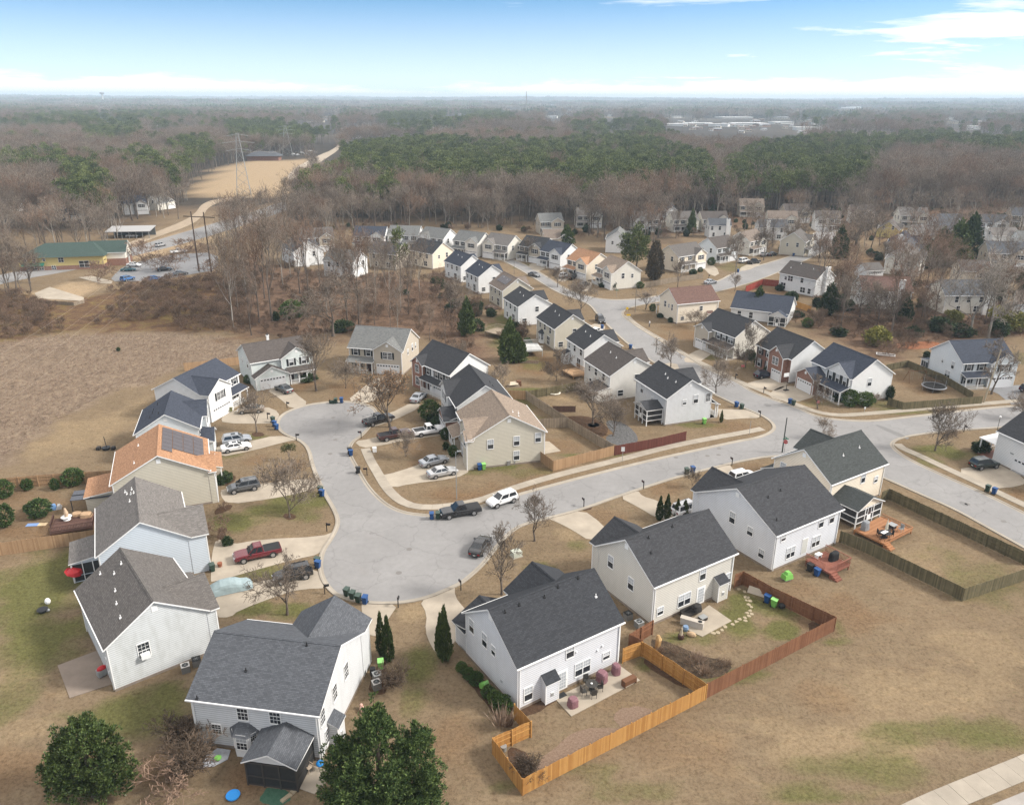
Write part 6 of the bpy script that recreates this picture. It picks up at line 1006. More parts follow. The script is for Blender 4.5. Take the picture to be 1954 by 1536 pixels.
def allowed(X, Y, clear=9.0):
    ok = sd_poly(X, Y, ZONE['far']) < 0
    for k in ('sand', 'bank'): ok &= sd_poly(X, Y, ZONE[k]) > 3
    for poly in ([(-60, 565), (150, 518), (330, 475), (420, 448), (560, 400), (560, 380), (400, 424), (225, 478), (-60, 530)], [(228, 470), (300, 442), (355, 420), (375, 400), (384, 385), (480, 372), (480, 382), (397, 400), (365, 432), (300, 455), (240, 480)], [(545, 345), (600, 296), (650, 262), (660, 268), (618, 308), (562, 350)], [(60, 565), (60, 500), (230, 470), (430, 470), (440, 520), (330, 545), (130, 575)], [(1380, 420), (1640, 400), (1640, 520), (1380, 520)], [(350, 372), (600, 298), (608, 330), (562, 352), (553, 400), (520, 418), (400, 432), (352, 420)]): ok &= sd_poly(X, Y, P(poly)) > 2.5
    d = np.min(np.hypot(X[:, None] - HC[None, :, 0], Y[:, None] - HC[None, :, 1]), 1) if len(X) < 60000 else np.full(X.shape, 99.)
    ok &= d > clear
    px, py = project(X, Y, np.full(X.shape, 6.0))
    p2x, p2y = project(X, Y, np.full(X.shape, 21.0))
    for t in TOWN: ok &= ~(inpoly(px, py, t) | inpoly(p2x, p2y, t))
    # keep a gap in front of the houses that show between the trunks
    for hx, hy in HC[HC[:, 1] > 300]: ok &= ~((np.abs(X - hx * Y / hy) < 5.5) & (Y < hy) & (Y > hy - 16))
    return ok, px, py
bx_, px_ = [], []
for (y0, y1, sp, sd) in ((225, 520, 6.3, 1), (520, 1100, 8.6, 2), (1100, 2600, 15, 3)):
    X, Y, rs = scatter(y0, y1, sp, sd)
    parts = np.array_split(np.arange(len(X)), max(1, len(X) // 20000)); ok = np.concatenate([allowed(X[i], Y[i])[0] for i in parts]); X, Y = X[ok], Y[ok]; u, v = project(X, Y, np.full(X.shape, 15.0)); isp = np.zeros(X.shape, bool)
    for poly in PINES: isp |= inpoly(u, v, poly)
    fade = vnoise(X, Y, 60, 21) + rs.normal(0, .12, X.shape); isp = (isp & (rs.uniform(0, 1, X.shape) < .95)) | (~isp & (fade > (.86 if y0 < 1000 else .62)))
    z = hills(X, Y); s = rs.uniform(.78, 1.15, X.shape) * (1.0 if y0 < 1000 else 1.25); r = rs.uniform(0, 6.28, X.shape)
    a = np.stack([X, Y, z, s, r, rs.integers(0, 5, X.shape)], 1); bx_.append(a[~isp]); px_.append(a[isp])
B_, P_ = np.concatenate(bx_), np.concatenate(px_)
# the bare wood behind the cul-de-sac and the thicket on the right are thinner and stand on leaf litter
WT = [(520, 613, 432), (495, 616, 470), (446, 626, 492), (573, 561, 446), (589, 572, 440), (801, 567, 468), (664, 621, 480), (685, 619, 470), (718, 582, 470), (640, 560, 470), (700, 560, 456), (745, 590, 480), (780, 600, 500), (840, 590, 525), (470, 560, 452), (440, 580, 472), (610, 540, 440), (540, 545, 432), (480, 640, 530), (455, 600, 500), (760, 640, 560), (820, 650, 590), (505, 570, 450), (555, 530, 440), (660, 590, 500), (735, 560, 470), (765, 585, 505), (690, 640, 560), (850, 660, 600), (870, 590, 540), (715, 620, 540), (745, 630, 560), (625, 605, 520), (430, 560, 455), (800, 620, 560), (785, 545, 480), (600, 625, 560), (650, 530, 445)]
for i, (x, y, ty) in enumerate(WT):
    g = at(x, y); h = top_z(x, y, ty) * 1.03; m = FBP[i % 3]; tree('bare_tree', 'tall bare grey-brown tree in the open wood behind the cul-de-sac', m, (g.x, g.y), i * 2.1, (h / 17 * .72, h / 17 * .72, h / 17), 'bare trees of the open wood behind the cul-de-sac')
def individuals(A, n, meshes, name, label, group, parts=None):
    d = np.hypot(A[:, 0], A[:, 1]); u, v = project(A[:, 0], A[:, 1], A[:, 2] + 12); vis = (u > -10) & (u < 1964) & (v < 1540); o = np.argsort(np.where(vis, d, 1e9)); sel = o[:n]
    for k in sel:
        x, y, z, s, r, i = A[k]
        if parts and d[k] < 330: tree(name, label, parts[int(i) % len(parts)], (x, y, z), r, s, group)
        else: tag(link(name, meshes[int(i) % len(meshes)], None, (x, y, z), r, s), label, 'tree', group)
    m = np.ones(len(A), bool); m[sel] = False; return A[m]
# single bare trees among the houses on both upper sides
rs = np.random.default_rng(77); MIX = []
for poly, n in (([(1250, 395), (1700, 380), (2000, 380), (2000, 470), (1760, 520), (1580, 520), (1420, 470), (1250, 450)], 76), ([(1560, 500), (1990, 500), (1990, 600), (1560, 600)], 12), ([(560, 425), (1000, 425), (1250, 460), (1230, 480), (1000, 440), (560, 440)], 70), ([(430, 440), (560, 420), (640, 470), (560, 520), (440, 520)], 40), ([(-40, 440), (220, 430), (230, 470), (140, 495), (-40, 520)], 60), ([(180, 380), (360, 370), (360, 420), (220, 430), (150, 410)], 60), ([(1570, 560), (1980, 550), (1980, 640), (1640, 640), (1570, 610)], 16), ([(1540, 430), (1960, 430), (1960, 520), (1660, 540)], 14), ([(-40, 520), (60, 510), (60, 560), (-40, 570)], 10)):
    q = P(poly); x0, x1, y0, y1 = min(v.x for v in q), max(v.x for v in q), min(v.y for v in q), max(v.y for v in q); X, Y = rs.uniform(x0, x1, n * 14), rs.uniform(y0, y1, n * 14); ok = (sd_poly(X, Y, q) < 0) & (np.min(np.hypot(X[:, None] - HC[None, :, 0], Y[:, None] - HC[None, :, 1]), 1) > 9.0) & (sd_poly(X, Y, outline) > 2.5)
    for pp in ([(-60, 565), (150, 518), (330, 475), (420, 448), (560, 400), (560, 380), (400, 424), (225, 478), (-60, 530)], [(228, 470), (300, 442), (355, 420), (375, 400), (384, 385), (480, 372), (480, 382), (397, 400), (365, 432), (300, 455), (240, 480)]): ok &= sd_poly(X, Y, P(pp)) > 2
    X, Y = X[ok][:n], Y[ok][:n]; MIX.append(np.stack([X, Y, X * 0, rs.uniform(.5, .95, X.shape), rs.uniform(0, 6.28, X.shape), rs.integers(0, 5, X.shape)], 1))
B_ = np.concatenate(MIX + [B_])
Brest = individuals(B_, 200, FB, 'bare_tree', 'bare grey-brown tree in the woods and gaps behind the houses', 'bare trees of the woods behind the houses', FBP); Prest = individuals(P_, 260, FP, 'pine_tree', 'tall dark green pine rising from the wood behind the houses', 'pines of the wood')
def gn_scatter(name, A, meshes, srcmats=None, kindtag='stuff'):
    """one object: instances of the given meshes on its points"""
    me = bpy.data.meshes.new(name); me.vertices.add(len(A)); me.vertices.foreach_set('co', A[:, :3].astype(np.float32).ravel())
    for nm, c in (('scl', 3), ('rot', 4)): a = me.attributes.new(nm, 'FLOAT', 'POINT'); a.data.foreach_set('value', A[:, c].astype(np.float32))
    a = me.attributes.new('pick', 'INT', 'POINT'); a.data.foreach_set('value', A[:, 5].astype(np.int32))
    o = link(name, me); tag(o, kind=kindtag); ng = bpy.data.node_groups.new(name, 'GeometryNodeTree'); ng.interface.new_socket('Geometry', in_out='INPUT', socket_type='NodeSocketGeometry'); ng.interface.new_socket('Geometry', in_out='OUTPUT', socket_type='NodeSocketGeometry')
    nn, ll = ng.nodes.new, ng.links.new; gi, go = nn('NodeGroupInput'), nn('NodeGroupOutput'); ip = nn('GeometryNodeInstanceOnPoints'); ll(gi.outputs[0], ip.inputs['Points'])
    j = nn('GeometryNodeJoinGeometry')
    for m in meshes:
        so_ = bpy.data.objects.new(m.name + ' source', m); oi = nn('GeometryNodeObjectInfo'); oi.inputs['Object'].default_value = so_; oi.inputs['As Instance'].default_value = True; ll(oi.outputs['Geometry'], j.inputs[0])
    ll(j.outputs[0], ip.inputs['Instance']); ip.inputs['Pick Instance'].default_value = True
    def attr(n, t): x = nn('GeometryNodeInputNamedAttribute'); x.data_type = t; x.inputs['Name'].default_value = n; return x.outputs['Attribute']
    md = nn('FunctionNodeIntegerMath'); md.operation = 'MODULO'; ll(attr('pick', 'INT'), md.inputs[0]); md.inputs[1].default_value = len(meshes); ll(md.outputs[0], ip.inputs['Instance Index'])
    cx = nn('ShaderNodeCombineXYZ'); ll(attr('rot', 'FLOAT'), cx.inputs[2]); er = nn('FunctionNodeEulerToRotation'); ll(cx.outputs[0], er.inputs[0]); ll(er.outputs[0], ip.inputs['Rotation']); ll(attr('scl', 'FLOAT'), ip.inputs['Scale']); ll(ip.outputs[0], go.inputs[0])
    o.modifiers.new('scatter', 'NODES').node_group = ng; return o
gn_scatter('bare_woodland', Brest, FB); gn_scatter('pine_woodland', Prest, FP)
# far country: clumps of woodland to the horizon
def clump(seed, mat, w, h, n, big):
    rs = np.random.default_rng(seed); C = np.stack([rs.uniform(-w, w, 26), rs.uniform(-w * .6, w * .6, 26), rs.uniform(h * .45, h * .8, 26)], 1); V, F = cards(rs, C, big * 1.1, n, big, big * .7, .2); V[:, 2] = np.maximum(V[:, 2], 0); return np_mesh('wood clump', V, F, mat)
CL = [clump(600, TWIG, 34, 15, 26, 5.0), clump(601, TWIG, 34, 14, 26, 5.0), clump(602, G_PINE, 30, 18, 26, 5.0), clump(603, TWIG2, 34, 15, 26, 5.0)]
far_ = []
for (y0, y1, sp, sd) in ((2600, 4500, 46, 5), (4500, 8000, 85, 6), (8000, 15500, 170, 7)):
    X, Y, rs = scatter(y0, y1, sp, sd, .78); u, v = project(X, Y, np.full(X.shape, 8.0)); ok = np.ones(X.shape, bool)
    for t in TOWN: ok &= ~inpoly(u, v, t)
    ok &= vnoise(X, Y, 620, 31) + .4 * vnoise(X, Y, 160, 32) > .46
    X, Y = X[ok], Y[ok]; pk = np.where(vnoise(X, Y, 380, 33) + rs.normal(0, .1, X.shape) > .56, 2, rs.integers(0, 4, X.shape)); far_.append(np.stack([X, Y, hills(X, Y), rs.uniform(.8, 1.3, X.shape) * (sp / 46) ** .5, rs.uniform(-.4, .4, X.shape), pk], 1))
gn_scatter('distant_woodland', np.concatenate(far_), CL)
# thickets, understorey and tall grass
def fill(zone_name, sp, seed, y1, keep=.8):
    p = ZONE[zone_name]; rs = np.random.default_rng(seed); x0, x1 = min(v.x for v in p), max(v.x for v in p); a, b = min(v.y for v in p), min(y1, max(v.y for v in p)); X, Y = np.meshgrid(np.arange(x0, x1, sp), np.arange(a, b, sp)); X, Y = (X + rs.uniform(-.5, .5, X.shape) * sp).ravel(), (Y + rs.uniform(-.5, .5, Y.shape) * sp).ravel(); m = (sd_poly(X, Y, p) < -.6) & (rs.uniform(0, 1, X.shape) < keep) & (np.abs(X) < .8 * Y + 10); return X[m], Y[m], rs
X, Y, rs = fill('brush', 2.1, 41, 400); n = vnoise(X, Y, 14, 51); m = n > .40; X, Y = X[m], Y[m]; gn_scatter('thicket', np.stack([X, Y, X * 0 - .1, rs.uniform(1.0, 2.4, X.shape), rs.uniform(0, 6, X.shape), rs.integers(0, 4, X.shape)], 1), [TWB, TWB2, TWB2, TWB])
gx_, gy_ = [], []
for q, n in (([(1250, 400), (1980, 385), (1980, 520), (1660, 520), (1420, 450), (1250, 460)], 330), ([(1540, 520), (1980, 520), (1980, 600), (1560, 600)], 150), ([(820, 530), (1000, 600), (1010, 680), (900, 640), (830, 570)], 60), ([(560, 430), (1240, 440), (1230, 470), (1000, 445), (560, 445)], 80)):
    q = P(q); r_ = np.random.default_rng(n); X, Y = r_.uniform(min(v.x for v in q), max(v.x for v in q), n * 8), r_.uniform(min(v.y for v in q), max(v.y for v in q), n * 8); ok = (sd_poly(X, Y, q) < 0) & (np.min(np.hypot(X[:, None] - HC[None, :, 0], Y[:, None] - HC[None, :, 1]), 1) > 8.5) & (sd_poly(X, Y, outline) > 3); gx_.append(X[ok][:n]); gy_.append(Y[ok][:n])
X, Y = np.concatenate(gx_), np.concatenate(gy_); r_ = np.random.default_rng(8); gn_scatter('garden_shrubbery', np.stack([X, Y, X * 0, r_.uniform(1.2, 3.4, X.shape), r_.uniform(0, 6, X.shape), r_.integers(0, 6, X.shape)], 1), [LAUREL[0], TWB, TWB2, LAUREL[1], TWB2, TWB])
X1, Y1, rs = fill('woods', 3.4, 42, 400, .55); X2, Y2, rs2 = fill('woods2', 2.6, 43, 400, .6); X, Y = np.r_[X1, X2], np.r_[Y1, Y2]; hm = np.min(np.hypot(X[:, None] - HC[None, :, 0], Y[:, None] - HC[None, :, 1]), 1) > 8; X, Y = X[hm], Y[hm]; gn_scatter('undergrowth', np.stack([X, Y, X * 0 - .1, rs.uniform(1.0, 2.6, X.shape), rs.uniform(0, 6, X.shape), rs.integers(0, 4, X.shape)], 1), [TWB, TWB2, TWB, TWB])
TG = np_mesh('grass tuft', *(lambda rs: (lambda C, d, s: (np.stack([C - s * .03, C + s * .03, C + d + s * .01, C + d - s * .01], 1).reshape(-1, 3), np.arange(4 * len(C)).reshape(-1, 4)))(rs.normal(0, .35, (26, 3)) * np.array([1, 1, 0]), rs.normal(0, .22, (26, 3)) + np.array([0, 0, .62]), (lambda a: a / np.linalg.norm(a, axis=1, keepdims=True))(rs.normal(0, 1, (26, 3)) * np.array([1, 1, .1]))))(np.random.default_rng(9)), foliage('tall dry grass', (.24, .175, .13), (.42, .315, .24)))
X, Y, rs = fill('field', .95, 44, 400, .85); n = vnoise(X, Y, 5, 55); gn_scatter('tall_grass', np.stack([X, Y, X * 0, .22 + n * .35, rs.uniform(0, 6, X.shape), X * 0], 1), [TG])
# ------------------------------------------------------------------ vehicles
TYRE = plain('tyre', (.02, .02, .02), .8); RIM = plain('wheel rim', (.38, .38, .39), .3, .7); CGLASS = plain('car glass', (.018, .021, .025), .06, var=.2, spec=.7); TAIL = plain('tail light', (.25, .01, .01), .25); HEADL = plain('head light', (.62, .63, .64), .15); DARKP = plain('black plastic', (.022, .022, .023), .55)
CP = {k: paint('paint ' + k, v, r, m) for k, (v, r, m) in dict(white=((.72, .72, .72), .25, 0), silver=((.46, .465, .47), .28, .35), black=((.014, .014, .016), .2, 0), grey=((.10, .105, .112), .25, .3), red=((.13, .012, .020), .22, .15), navy=((.012, .018, .04), .2, .2), green=((.02, .032, .032), .25, .2), tan=((.22, .18, .14), .3, .2), teal=((.03, .10, .12), .25, .2), blue=((.05, .15, .36), .25, .2), maroon=((.05, .02, .02), .25, .1), pale=((.35, .37, .40), .28, .3)).items()}
SHAPES = dict(  # length, half width, lower body stations (x/L, top z, width), cabin: base rear/front x, roof rear/front x, belt z, roof z
    sedan=(4.75, .92, [(-.5, .80, .84), (-.47, .98, .94), (-.32, 1.02, 1), (0, .98, 1), (.2, .96, 1), (.34, .86, .99), (.45, .74, .94), (.5, .58, .80)], (-.37, .21, -.20, .05, .96, 1.46)),
    suv=(4.65, .95, [(-.5, .95, .90), (-.48, 1.10, .97), (-.3, 1.12, 1), (0, 1.10, 1), (.22, 1.08, 1), (.36, 1.0, .99), (.46, .86, .94), (.5, .65, .82)], (-.485, .24, -.42, .06, 1.06, 1.72)),
    hatch=(4.2, .89, [(-.5, .9, .88), (-.47, 1.0, .96), (-.3, 1.02, 1), (0, 1.0, 1), (.25, .98, 1), (.38, .88, .98), (.46, .76, .93), (.5, .6, .8)], (-.475, .24, -.36, .06, .98, 1.52)),
    van=(5.1, .99, [(-.5, 1.0, .92), (-.48, 1.12, .97), (-.3, 1.12, 1), (0, 1.1, 1), (.28, 1.06, 1), (.40, .96, .98), (.47, .84, .93), (.5, .65, .84)], (-.485, .31, -.44, .12, 1.06, 1.80)),
    pickup=(5.75, .99, [(-.5, 1.02, .95), (-.49, 1.06, .98), (-.3, 1.06, 1), (0, 1.06, 1), (.2, 1.10, 1), (.34, 1.10, 1), (.46, 1.02, .96), (.5, .80, .88)], (-.13, .22, -.10, .07, 1.06, 1.84)))
WH = None
def make_car(kind, col, bed='open', rack=False):
    global WH
    L, W2, st, (cr, cf, rr, rf, zb, zr) = SHAPES[kind]; root = link(kind, None); m = CP[col]; b = MB(); rows = []; z0 = .30 if kind in ('sedan', 'hatch') else .40
    for fx, zt, fw in st:
        x, w = fx * L, W2 * fw; rows.append([(x, -w * .9, z0), (x, -w, z0 + .16), (x, -w, zt - .2), (x, -w * .97, zt - .07), (x, -w * .86, zt), (x, w * .86, zt), (x, w * .97, zt - .07), (x, w, zt - .2), (x, w, z0 + .16), (x, w * .9, z0)])
    b.grid([r[::-1] for r in rows], closed=True); b.poly(rows[0]); b.poly(rows[-1][::-1])
    wb, wr = W2 * .90, W2 * .70; B = [(cr * L, -wb, zb - .04), (cf * L, -wb, zb - .04), (cf * L, wb, zb - .04), (cr * L, wb, zb - .04)]; T = [(rr * L, -wr, zr - .03), (rf * L, -wr, zr - .03), (rf * L, wr, zr - .03), (rr * L, wr, zr - .03)]
    for i in range(4): b.poly([B[i], B[(i + 1) % 4], T[(i + 1) % 4], T[i]])
    q = .07; R2 = [(rr * L + q * 2, -wr + q, zr), (rf * L - q * 2, -wr + q, zr), (rf * L - q * 2, wr - q, zr), (rr * L + q * 2, wr - q, zr)]; b.poly(R2)
    for i in range(4): b.poly([T[i], T[(i + 1) % 4], R2[(i + 1) % 4], R2[i]])
    if kind == 'pickup':
        x0, x1 = -.49 * L, cr * L - .06
        if bed == 'open': b.box(x0 + .12, x1, -W2 * .82, W2 * .82, 1.061, 1.066, 1); [b.box(x0 + .05, x1, y - .05, y + .05, 1.0, 1.10, 0) for y in (-W2 * .88, W2 * .88)]; b.box(x0, x0 + .1, -W2 * .85, W2 * .85, 1.0, 1.10, 0)
        else: b.box(x0 + .06, x1, -W2 * .88, W2 * .88, 1.055, 1.115, 1)
        b.box(L / 2 - .1, L / 2 + .06, -W2 * .86, W2 * .86, .42, .66, 2 if col in ('red', 'white') else 1); b.box(-L / 2 - .06, -L / 2 + .1, -W2 * .86, W2 * .86, .45, .62, 2 if col in ('red', 'white') else 1)
    else: b.box(-L / 2 + .02, -L / 2 + .2, -W2 * .8, W2 * .8, z0 - .02, z0 + .18, 1); b.box(L / 2 - .16, L / 2 - .02, -W2 * .72, W2 * .72, z0 - .02, z0 + .14, 1)
    body = b.mesh('body', [m, DARKP, METAL]); bd = link('body', body, root)
    for p in body.polygons: p.use_smooth = False
    def lerp(a, c, f): return tuple(a[i] + (c[i] - a[i]) * f for i in range(3))
    def pane(i, f0, f1, off, g0=.14, g1=.9):
        a, c, e, d = B[i], B[(i + 1) % 4], T[(i + 1) % 4], T[i]; pts = [lerp(lerp(a, c, f), lerp(d, e, f), g) for f, g in ((f0, g0), (f1, g0), (f1, g1), (f0, g1))]; n = (Vector(pts[1]) - Vector(pts[0])).cross(Vector(pts[3]) - Vector(pts[0])).normalized() * off
        return [tuple(Vector(p) + n) for p in pts]
    for i in (0, 2):
        for f0, f1 in (((.05, .47), (.52, .93)) if kind != 'pickup' else ((.06, .46), (.52, .92))): MB().poly(pane(i, f0, f1, .008)).obj('side_window', CGLASS, root)
    MB().poly(pane(1, .06, .94, .008, .1, .93)).obj('windscreen', CGLASS, root); MB().poly(pane(3, .08, .92, .008, .2, .9)).obj('rear_window', CGLASS, root)
    if kind in ('suv', 'van', 'hatch') and col != 'white' or kind == 'sedan' and col == 'white': MB().box((rr * .3 + rf * .7) * L - .45, (rr * .3 + rf * .7) * L + .25, -wr * .6, wr * .6, zr, zr + .008).obj('sunroof', CGLASS, root)
    if kind in ('suv', 'van'): [MB().box(rr * L + .25, rf * L - .25, y - .025, y + .025, zr + .02, zr + .07).obj('roof_rail', METAL if col != 'black' else DARKP, root) for y in (-wr * .86, wr * .86)]
    rw = .33 if kind in ('sedan', 'hatch') else .38
    if WH is None:
        t = MB().tube([(0, -.11, 0), (0, .11, 0)], 1.0, 18); 
        k = MB(); k.tube([(0, -.122, 0), (0, -.112, 0)], .66, 14); [k.box(-.05, .05, -.127, -.121, 0, .6) for _ in range(1)]; WH = (t.mesh('tyre', TYRE), k.mesh('rim', RIM))
    for x in (-.30 * L, .315 * L):
        for s in (-1, 1):
            a = MB().tube([(x, s * (W2 * .60), rw + .01), (x, s * (W2 + .002), rw + .01)], rw * 1.17, 16); a.obj('wheel_arch', DARKP, root); w = link('wheel', WH[0], root, (x, s * (W2 - .10), rw), 0 if s < 0 else math.pi, (rw, 1, rw)); link('rim', WH[1], w)
    for s in (-1, 1):
        zt = st[0][1]; MB().box(-L / 2 - .012, -L / 2 + .12, s * W2 * .62 - .16, s * W2 * .62 + .16, zt - .3, zt - .10).obj('tail_light', TAIL, root); zf = st[-1][1]; MB().box(L / 2 - .2, L / 2 + .012, s * W2 * .58 - .17, s * W2 * .58 + .17, zf - .12, zf + .05).obj('head_light', HEADL, root); MB().box(cf * L - .45, cf * L - .25, s * (W2 + .1) - .1, s * (W2 + .1) + .1, zb - .02, zb + .14).obj('mirror', m if kind != 'pickup' else DARKP, root)
    MB().box(-L / 2 - .02, -L / 2 - .008, -.16, .16, st[0][1] - .42, st[0][1] - .3).obj('number_plate', plain('plate', (.6, .6, .58), .5), root)
    if rack: f = MB(); [f.box(x - .03, x + .03, -W2 * .85, W2 * .85, 1.72, 1.77) for x in (-2.6, -1.7, -.9)]; [f.box(-2.7, -.8, y - .03, y + .03, 1.66, 1.71) for y in (-W2 * .85, W2 * .85)]; [f.box(x - .03, x + .03, y - .03, y + .03, 1.08, 1.72) for x in (-2.6, -.9) for y in (-W2 * .85, W2 * .85)]; f.obj('ladder_rack', METAL, root)
    return root
_cars = {}
def car(kind, col, rear, front, label, z=.04, cat=None, **k):
    key = (kind, col, tuple(k.items())); a, b = at(*rear, z), at(*front, z); c = (a + b) / 2
    if key not in _cars: o = _cars[key] = make_car(kind, col, **k)
    else: o = copy_tree(_cars[key])
    o.name = {'pickup': 'pickup_truck'}.get(kind, kind); o.location = (c.x, c.y, z); o.rotation_euler = (0, 0, math.atan2(b.y - a.y, b.x - a.x)); tag(o, label, cat or {'pickup': 'pickup truck', 'suv': 'suv', 'van': 'van'}.get(kind, 'car'), 'vehicles parked in the estate'); return o
car('pickup', 'red', (526, 1055), (458, 1070), 'dark red pickup with black bed cover on the lower west drive', bed='cover'); car('suv', 'grey', (487, 931), (444, 939), 'dark grey suv on the drive of the orange-roofed house'); car('sedan', 'white', (430, 862), (472, 855), 'white sedan with sunroof, nearer of two white cars side by side'); car('suv', 'pale', (433, 848), (472, 842), 'silver-white suv behind the white sedan'); car('suv', 'black', (583, 1098), (535, 1109), 'black suv behind the crooked bare tree'); car('pickup', 'black', (905, 977), (851, 986), 'black pickup with covered bed parked at the kerb by two bins', bed='cover'); car('suv', 'white', (976, 954), (940, 966), 'white suv with roof rails parked on the street behind the black pickup')
car('sedan', 'pale', (809, 890), (847, 880), 'upper silver sedan on the drive of the tan-roofed house'); car('sedan', 'silver', (823, 911), (865, 902), 'lower silver sedan on the drive of the tan-roofed house'); car('pickup', 'white', (797, 831), (841, 824), 'white pickup with open black bed pointing at the house'); car('pickup', 'maroon', (730, 840), (776, 831), 'dark maroon pickup behind the white one', bed='open'); car('pickup', 'black', (703, 812), (742, 801), 'black pickup with ladder rack by the big tan-leaved tree', bed='open', rack=True); car('sedan', 'grey', (554, 752), (530, 741), 'grey sedan before the pale green garage'); car('sedan', 'tan', (500, 785), (459, 788), 'brown-grey sedan under the bare tree on the upper west drive'); car('sedan', 'black', (907, 1062), (926, 1033), 'black sedan parked in the bulb left of the tall bare tree')
car('suv', 'green', (1857, 894), (1897, 889), 'dark green-black suv on the drive at the right edge'); car('hatch', 'navy', (1440, 722), (1474, 717), 'navy car on the red-brick house drive'); car('suv', 'black', (1138, 607), (1153, 622), 'black suv parked on the main street'); car('suv', 'white', (1397, 920), (1436, 911), 'white suv half hidden by the black roof'); car('van', 'white', (1292, 984), (1332, 971), 'white van behind the four arborvitae'); car('sedan', 'pale', (792, 768), (806, 757), 'pale grey car behind the big dark shrub'); car('suv', 'navy', (1945, 750), (1990, 746), 'dark car on the asphalt drive at the right edge'); car('suv', 'white', (1130, 641), (1144, 634), 'white car beside the bins on the street row drive')
car('sedan', 'grey', (1009, 525), (1030, 530), 'dark sedan parked on the rear loop road'); car('suv', 'white', (1068, 533), (1085, 526), 'white suv on the drive left of the orange roof'); car('pickup', 'black', (1083, 535), (1104, 528), 'black pickup on the drive below the orange roof', bed='cover'); car('sedan', 'grey', (1106, 548), (1122, 543), 'dark grey car behind the bare twigs of the corner house'); car('sedan', 'white', (1512, 470), (1535, 469), 'white sedan before the long dark hedge'); car('sedan', 'black', (1465, 490), (1482, 486), 'black car on the upper street drive, right one'); car('suv', 'silver', (1455, 490), (1462, 487), 'silver car on the upper street drive, left one'); car('sedan', 'pale', (1347, 543), (1364, 540), 'pale car with dark rear on the upper road'); car('van', 'white', (1410, 503), (1428, 499), 'white vehicle on the cream house drive'); car('pickup', 'black', (1426, 505), (1450, 501), 'black pickup in front of the white vehicle', bed='cover')
car('sedan', 'silver', (1558, 437), (1566, 434), 'silver car at the upper cul-de-sac garage, left'); car('suv', 'teal', (1567, 438), (1574, 434), 'teal car at the upper cul-de-sac garage, middle'); car('sedan', 'grey', (1576, 440), (1583, 436), 'grey car at the upper cul-de-sac garage, right'); car('sedan', 'white', (244, 508), (268, 509), 'white sedan in the nursery car park'); car('sedan', 'teal', (234, 518), (257, 517), 'teal sedan in the nursery car park'); car('sedan', 'black', (302, 518), (326, 516), 'black sedan in the middle of the car park'); car('suv', 'blue', (238, 537), (250, 534), 'deep blue suv near the front of the car park'); car('hatch', 'blue', (290, 536), (303, 534), 'bright blue small car at the car park edge'); car('sedan', 'grey', (338, 526), (352, 524), 'dark car beyond the car park kerb'); car('pickup', 'white', (330, 484), (352, 482), 'white pickup in the far part of the car park', bed='open'); car('suv', 'silver', (300, 472), (313, 469), 'silver suv driving on the highway'); car('suv', 'black', (1550, 452), (1556, 462), 'dark suv beside the cul-de-sac hedge')
for i, (x, y, c) in enumerate(((560, 296, 'white'), (568, 297, 'silver'), (576, 293, 'white'), (584, 295, 'pale'), (592, 290, 'white'), (600, 292, 'grey'), (566, 290, 'black'), (590, 297, 'blue'), (240, 447, 'teal'), (252, 453, 'white'))): car('sedan' if i % 2 else 'suv', c, (x - 3, y), (x + 3, y - .3), ('row of distant cars beyond the sandy field: %s one, place %d from the left' % (c, i + 1)) if i < 8 else 'car by the open shed, ' + c)
# covered car
b = MB(); rows = []
for fx, zt, w in ((-.52, .35, .60), (-.5, .8, .86), (-.38, 1.12, .95), (-.22, 1.45, .93), (0, 1.52, .93), (.14, 1.38, .94), (.26, 1.08, .96), (.4, .92, .95), (.49, .68, .85), (.52, .3, .6)):
    x = fx * 4.8; rows.append([(x + random.uniform(-.03, .03), math.cos(a) * w * (1.03 if k in (0, 10) else 1) + random.uniform(-.03, .03), max(.04, (math.sin(a) ** .55 if math.sin(a) > 0 else 0) * zt + random.uniform(-.03, .03))) for k, a in enumerate(np.linspace(0, math.pi, 11))])
b.grid(rows); c0, c1 = at(417, 1130), at(463, 1120); c = (c0 + c1) / 2; tag(b.obj('covered_car', plain('pale blue car cover', (.25, .315, .33), .6, var=.25), loc=(c.x, c.y, .04), rz=math.atan2(c1.y - c0.y, c1.x - c0.x)), 'car under a pale blue-grey fitted cover on the lowest west drive', 'car')
# ------------------------------------------------------------------ fences, decks
WD = dict(orange=wood('new orange pine', (.36, .17, .045), (.56, .31, .10), .12), red=wood('red brown stain', (.165, .072, .036), (.27, .128, .068), .3), dark=wood('dark red stain', (.10, .03, .022), (.16, .055, .04), .2), moss=wood('weathered mossy pine', (.10, .085, .045), (.22, .185, .105), .4), grey=wood('weathered grey pine', (.22, .175, .125), (.38, .31, .235), .3), tanw=wood('tan cedar', (.30, .185, .10), (.46, .30, .17), .2), scarlet=wood('scarlet stain', (.22, .03, .02), (.30, .05, .03), .1), deckor=wood('orange deck', (.29, .135, .062), (.42, .205, .10), .15), deckred=wood('red deck', (.20, .075, .05), (.30, .12, .085), .2), brownw=wood('dark brown deck', (.07, .035, .028), (.14, .075, .055), .3), whitew=wood('white deck', (.5, .5, .48), (.68, .68, .66), .3))
BOARD = {}
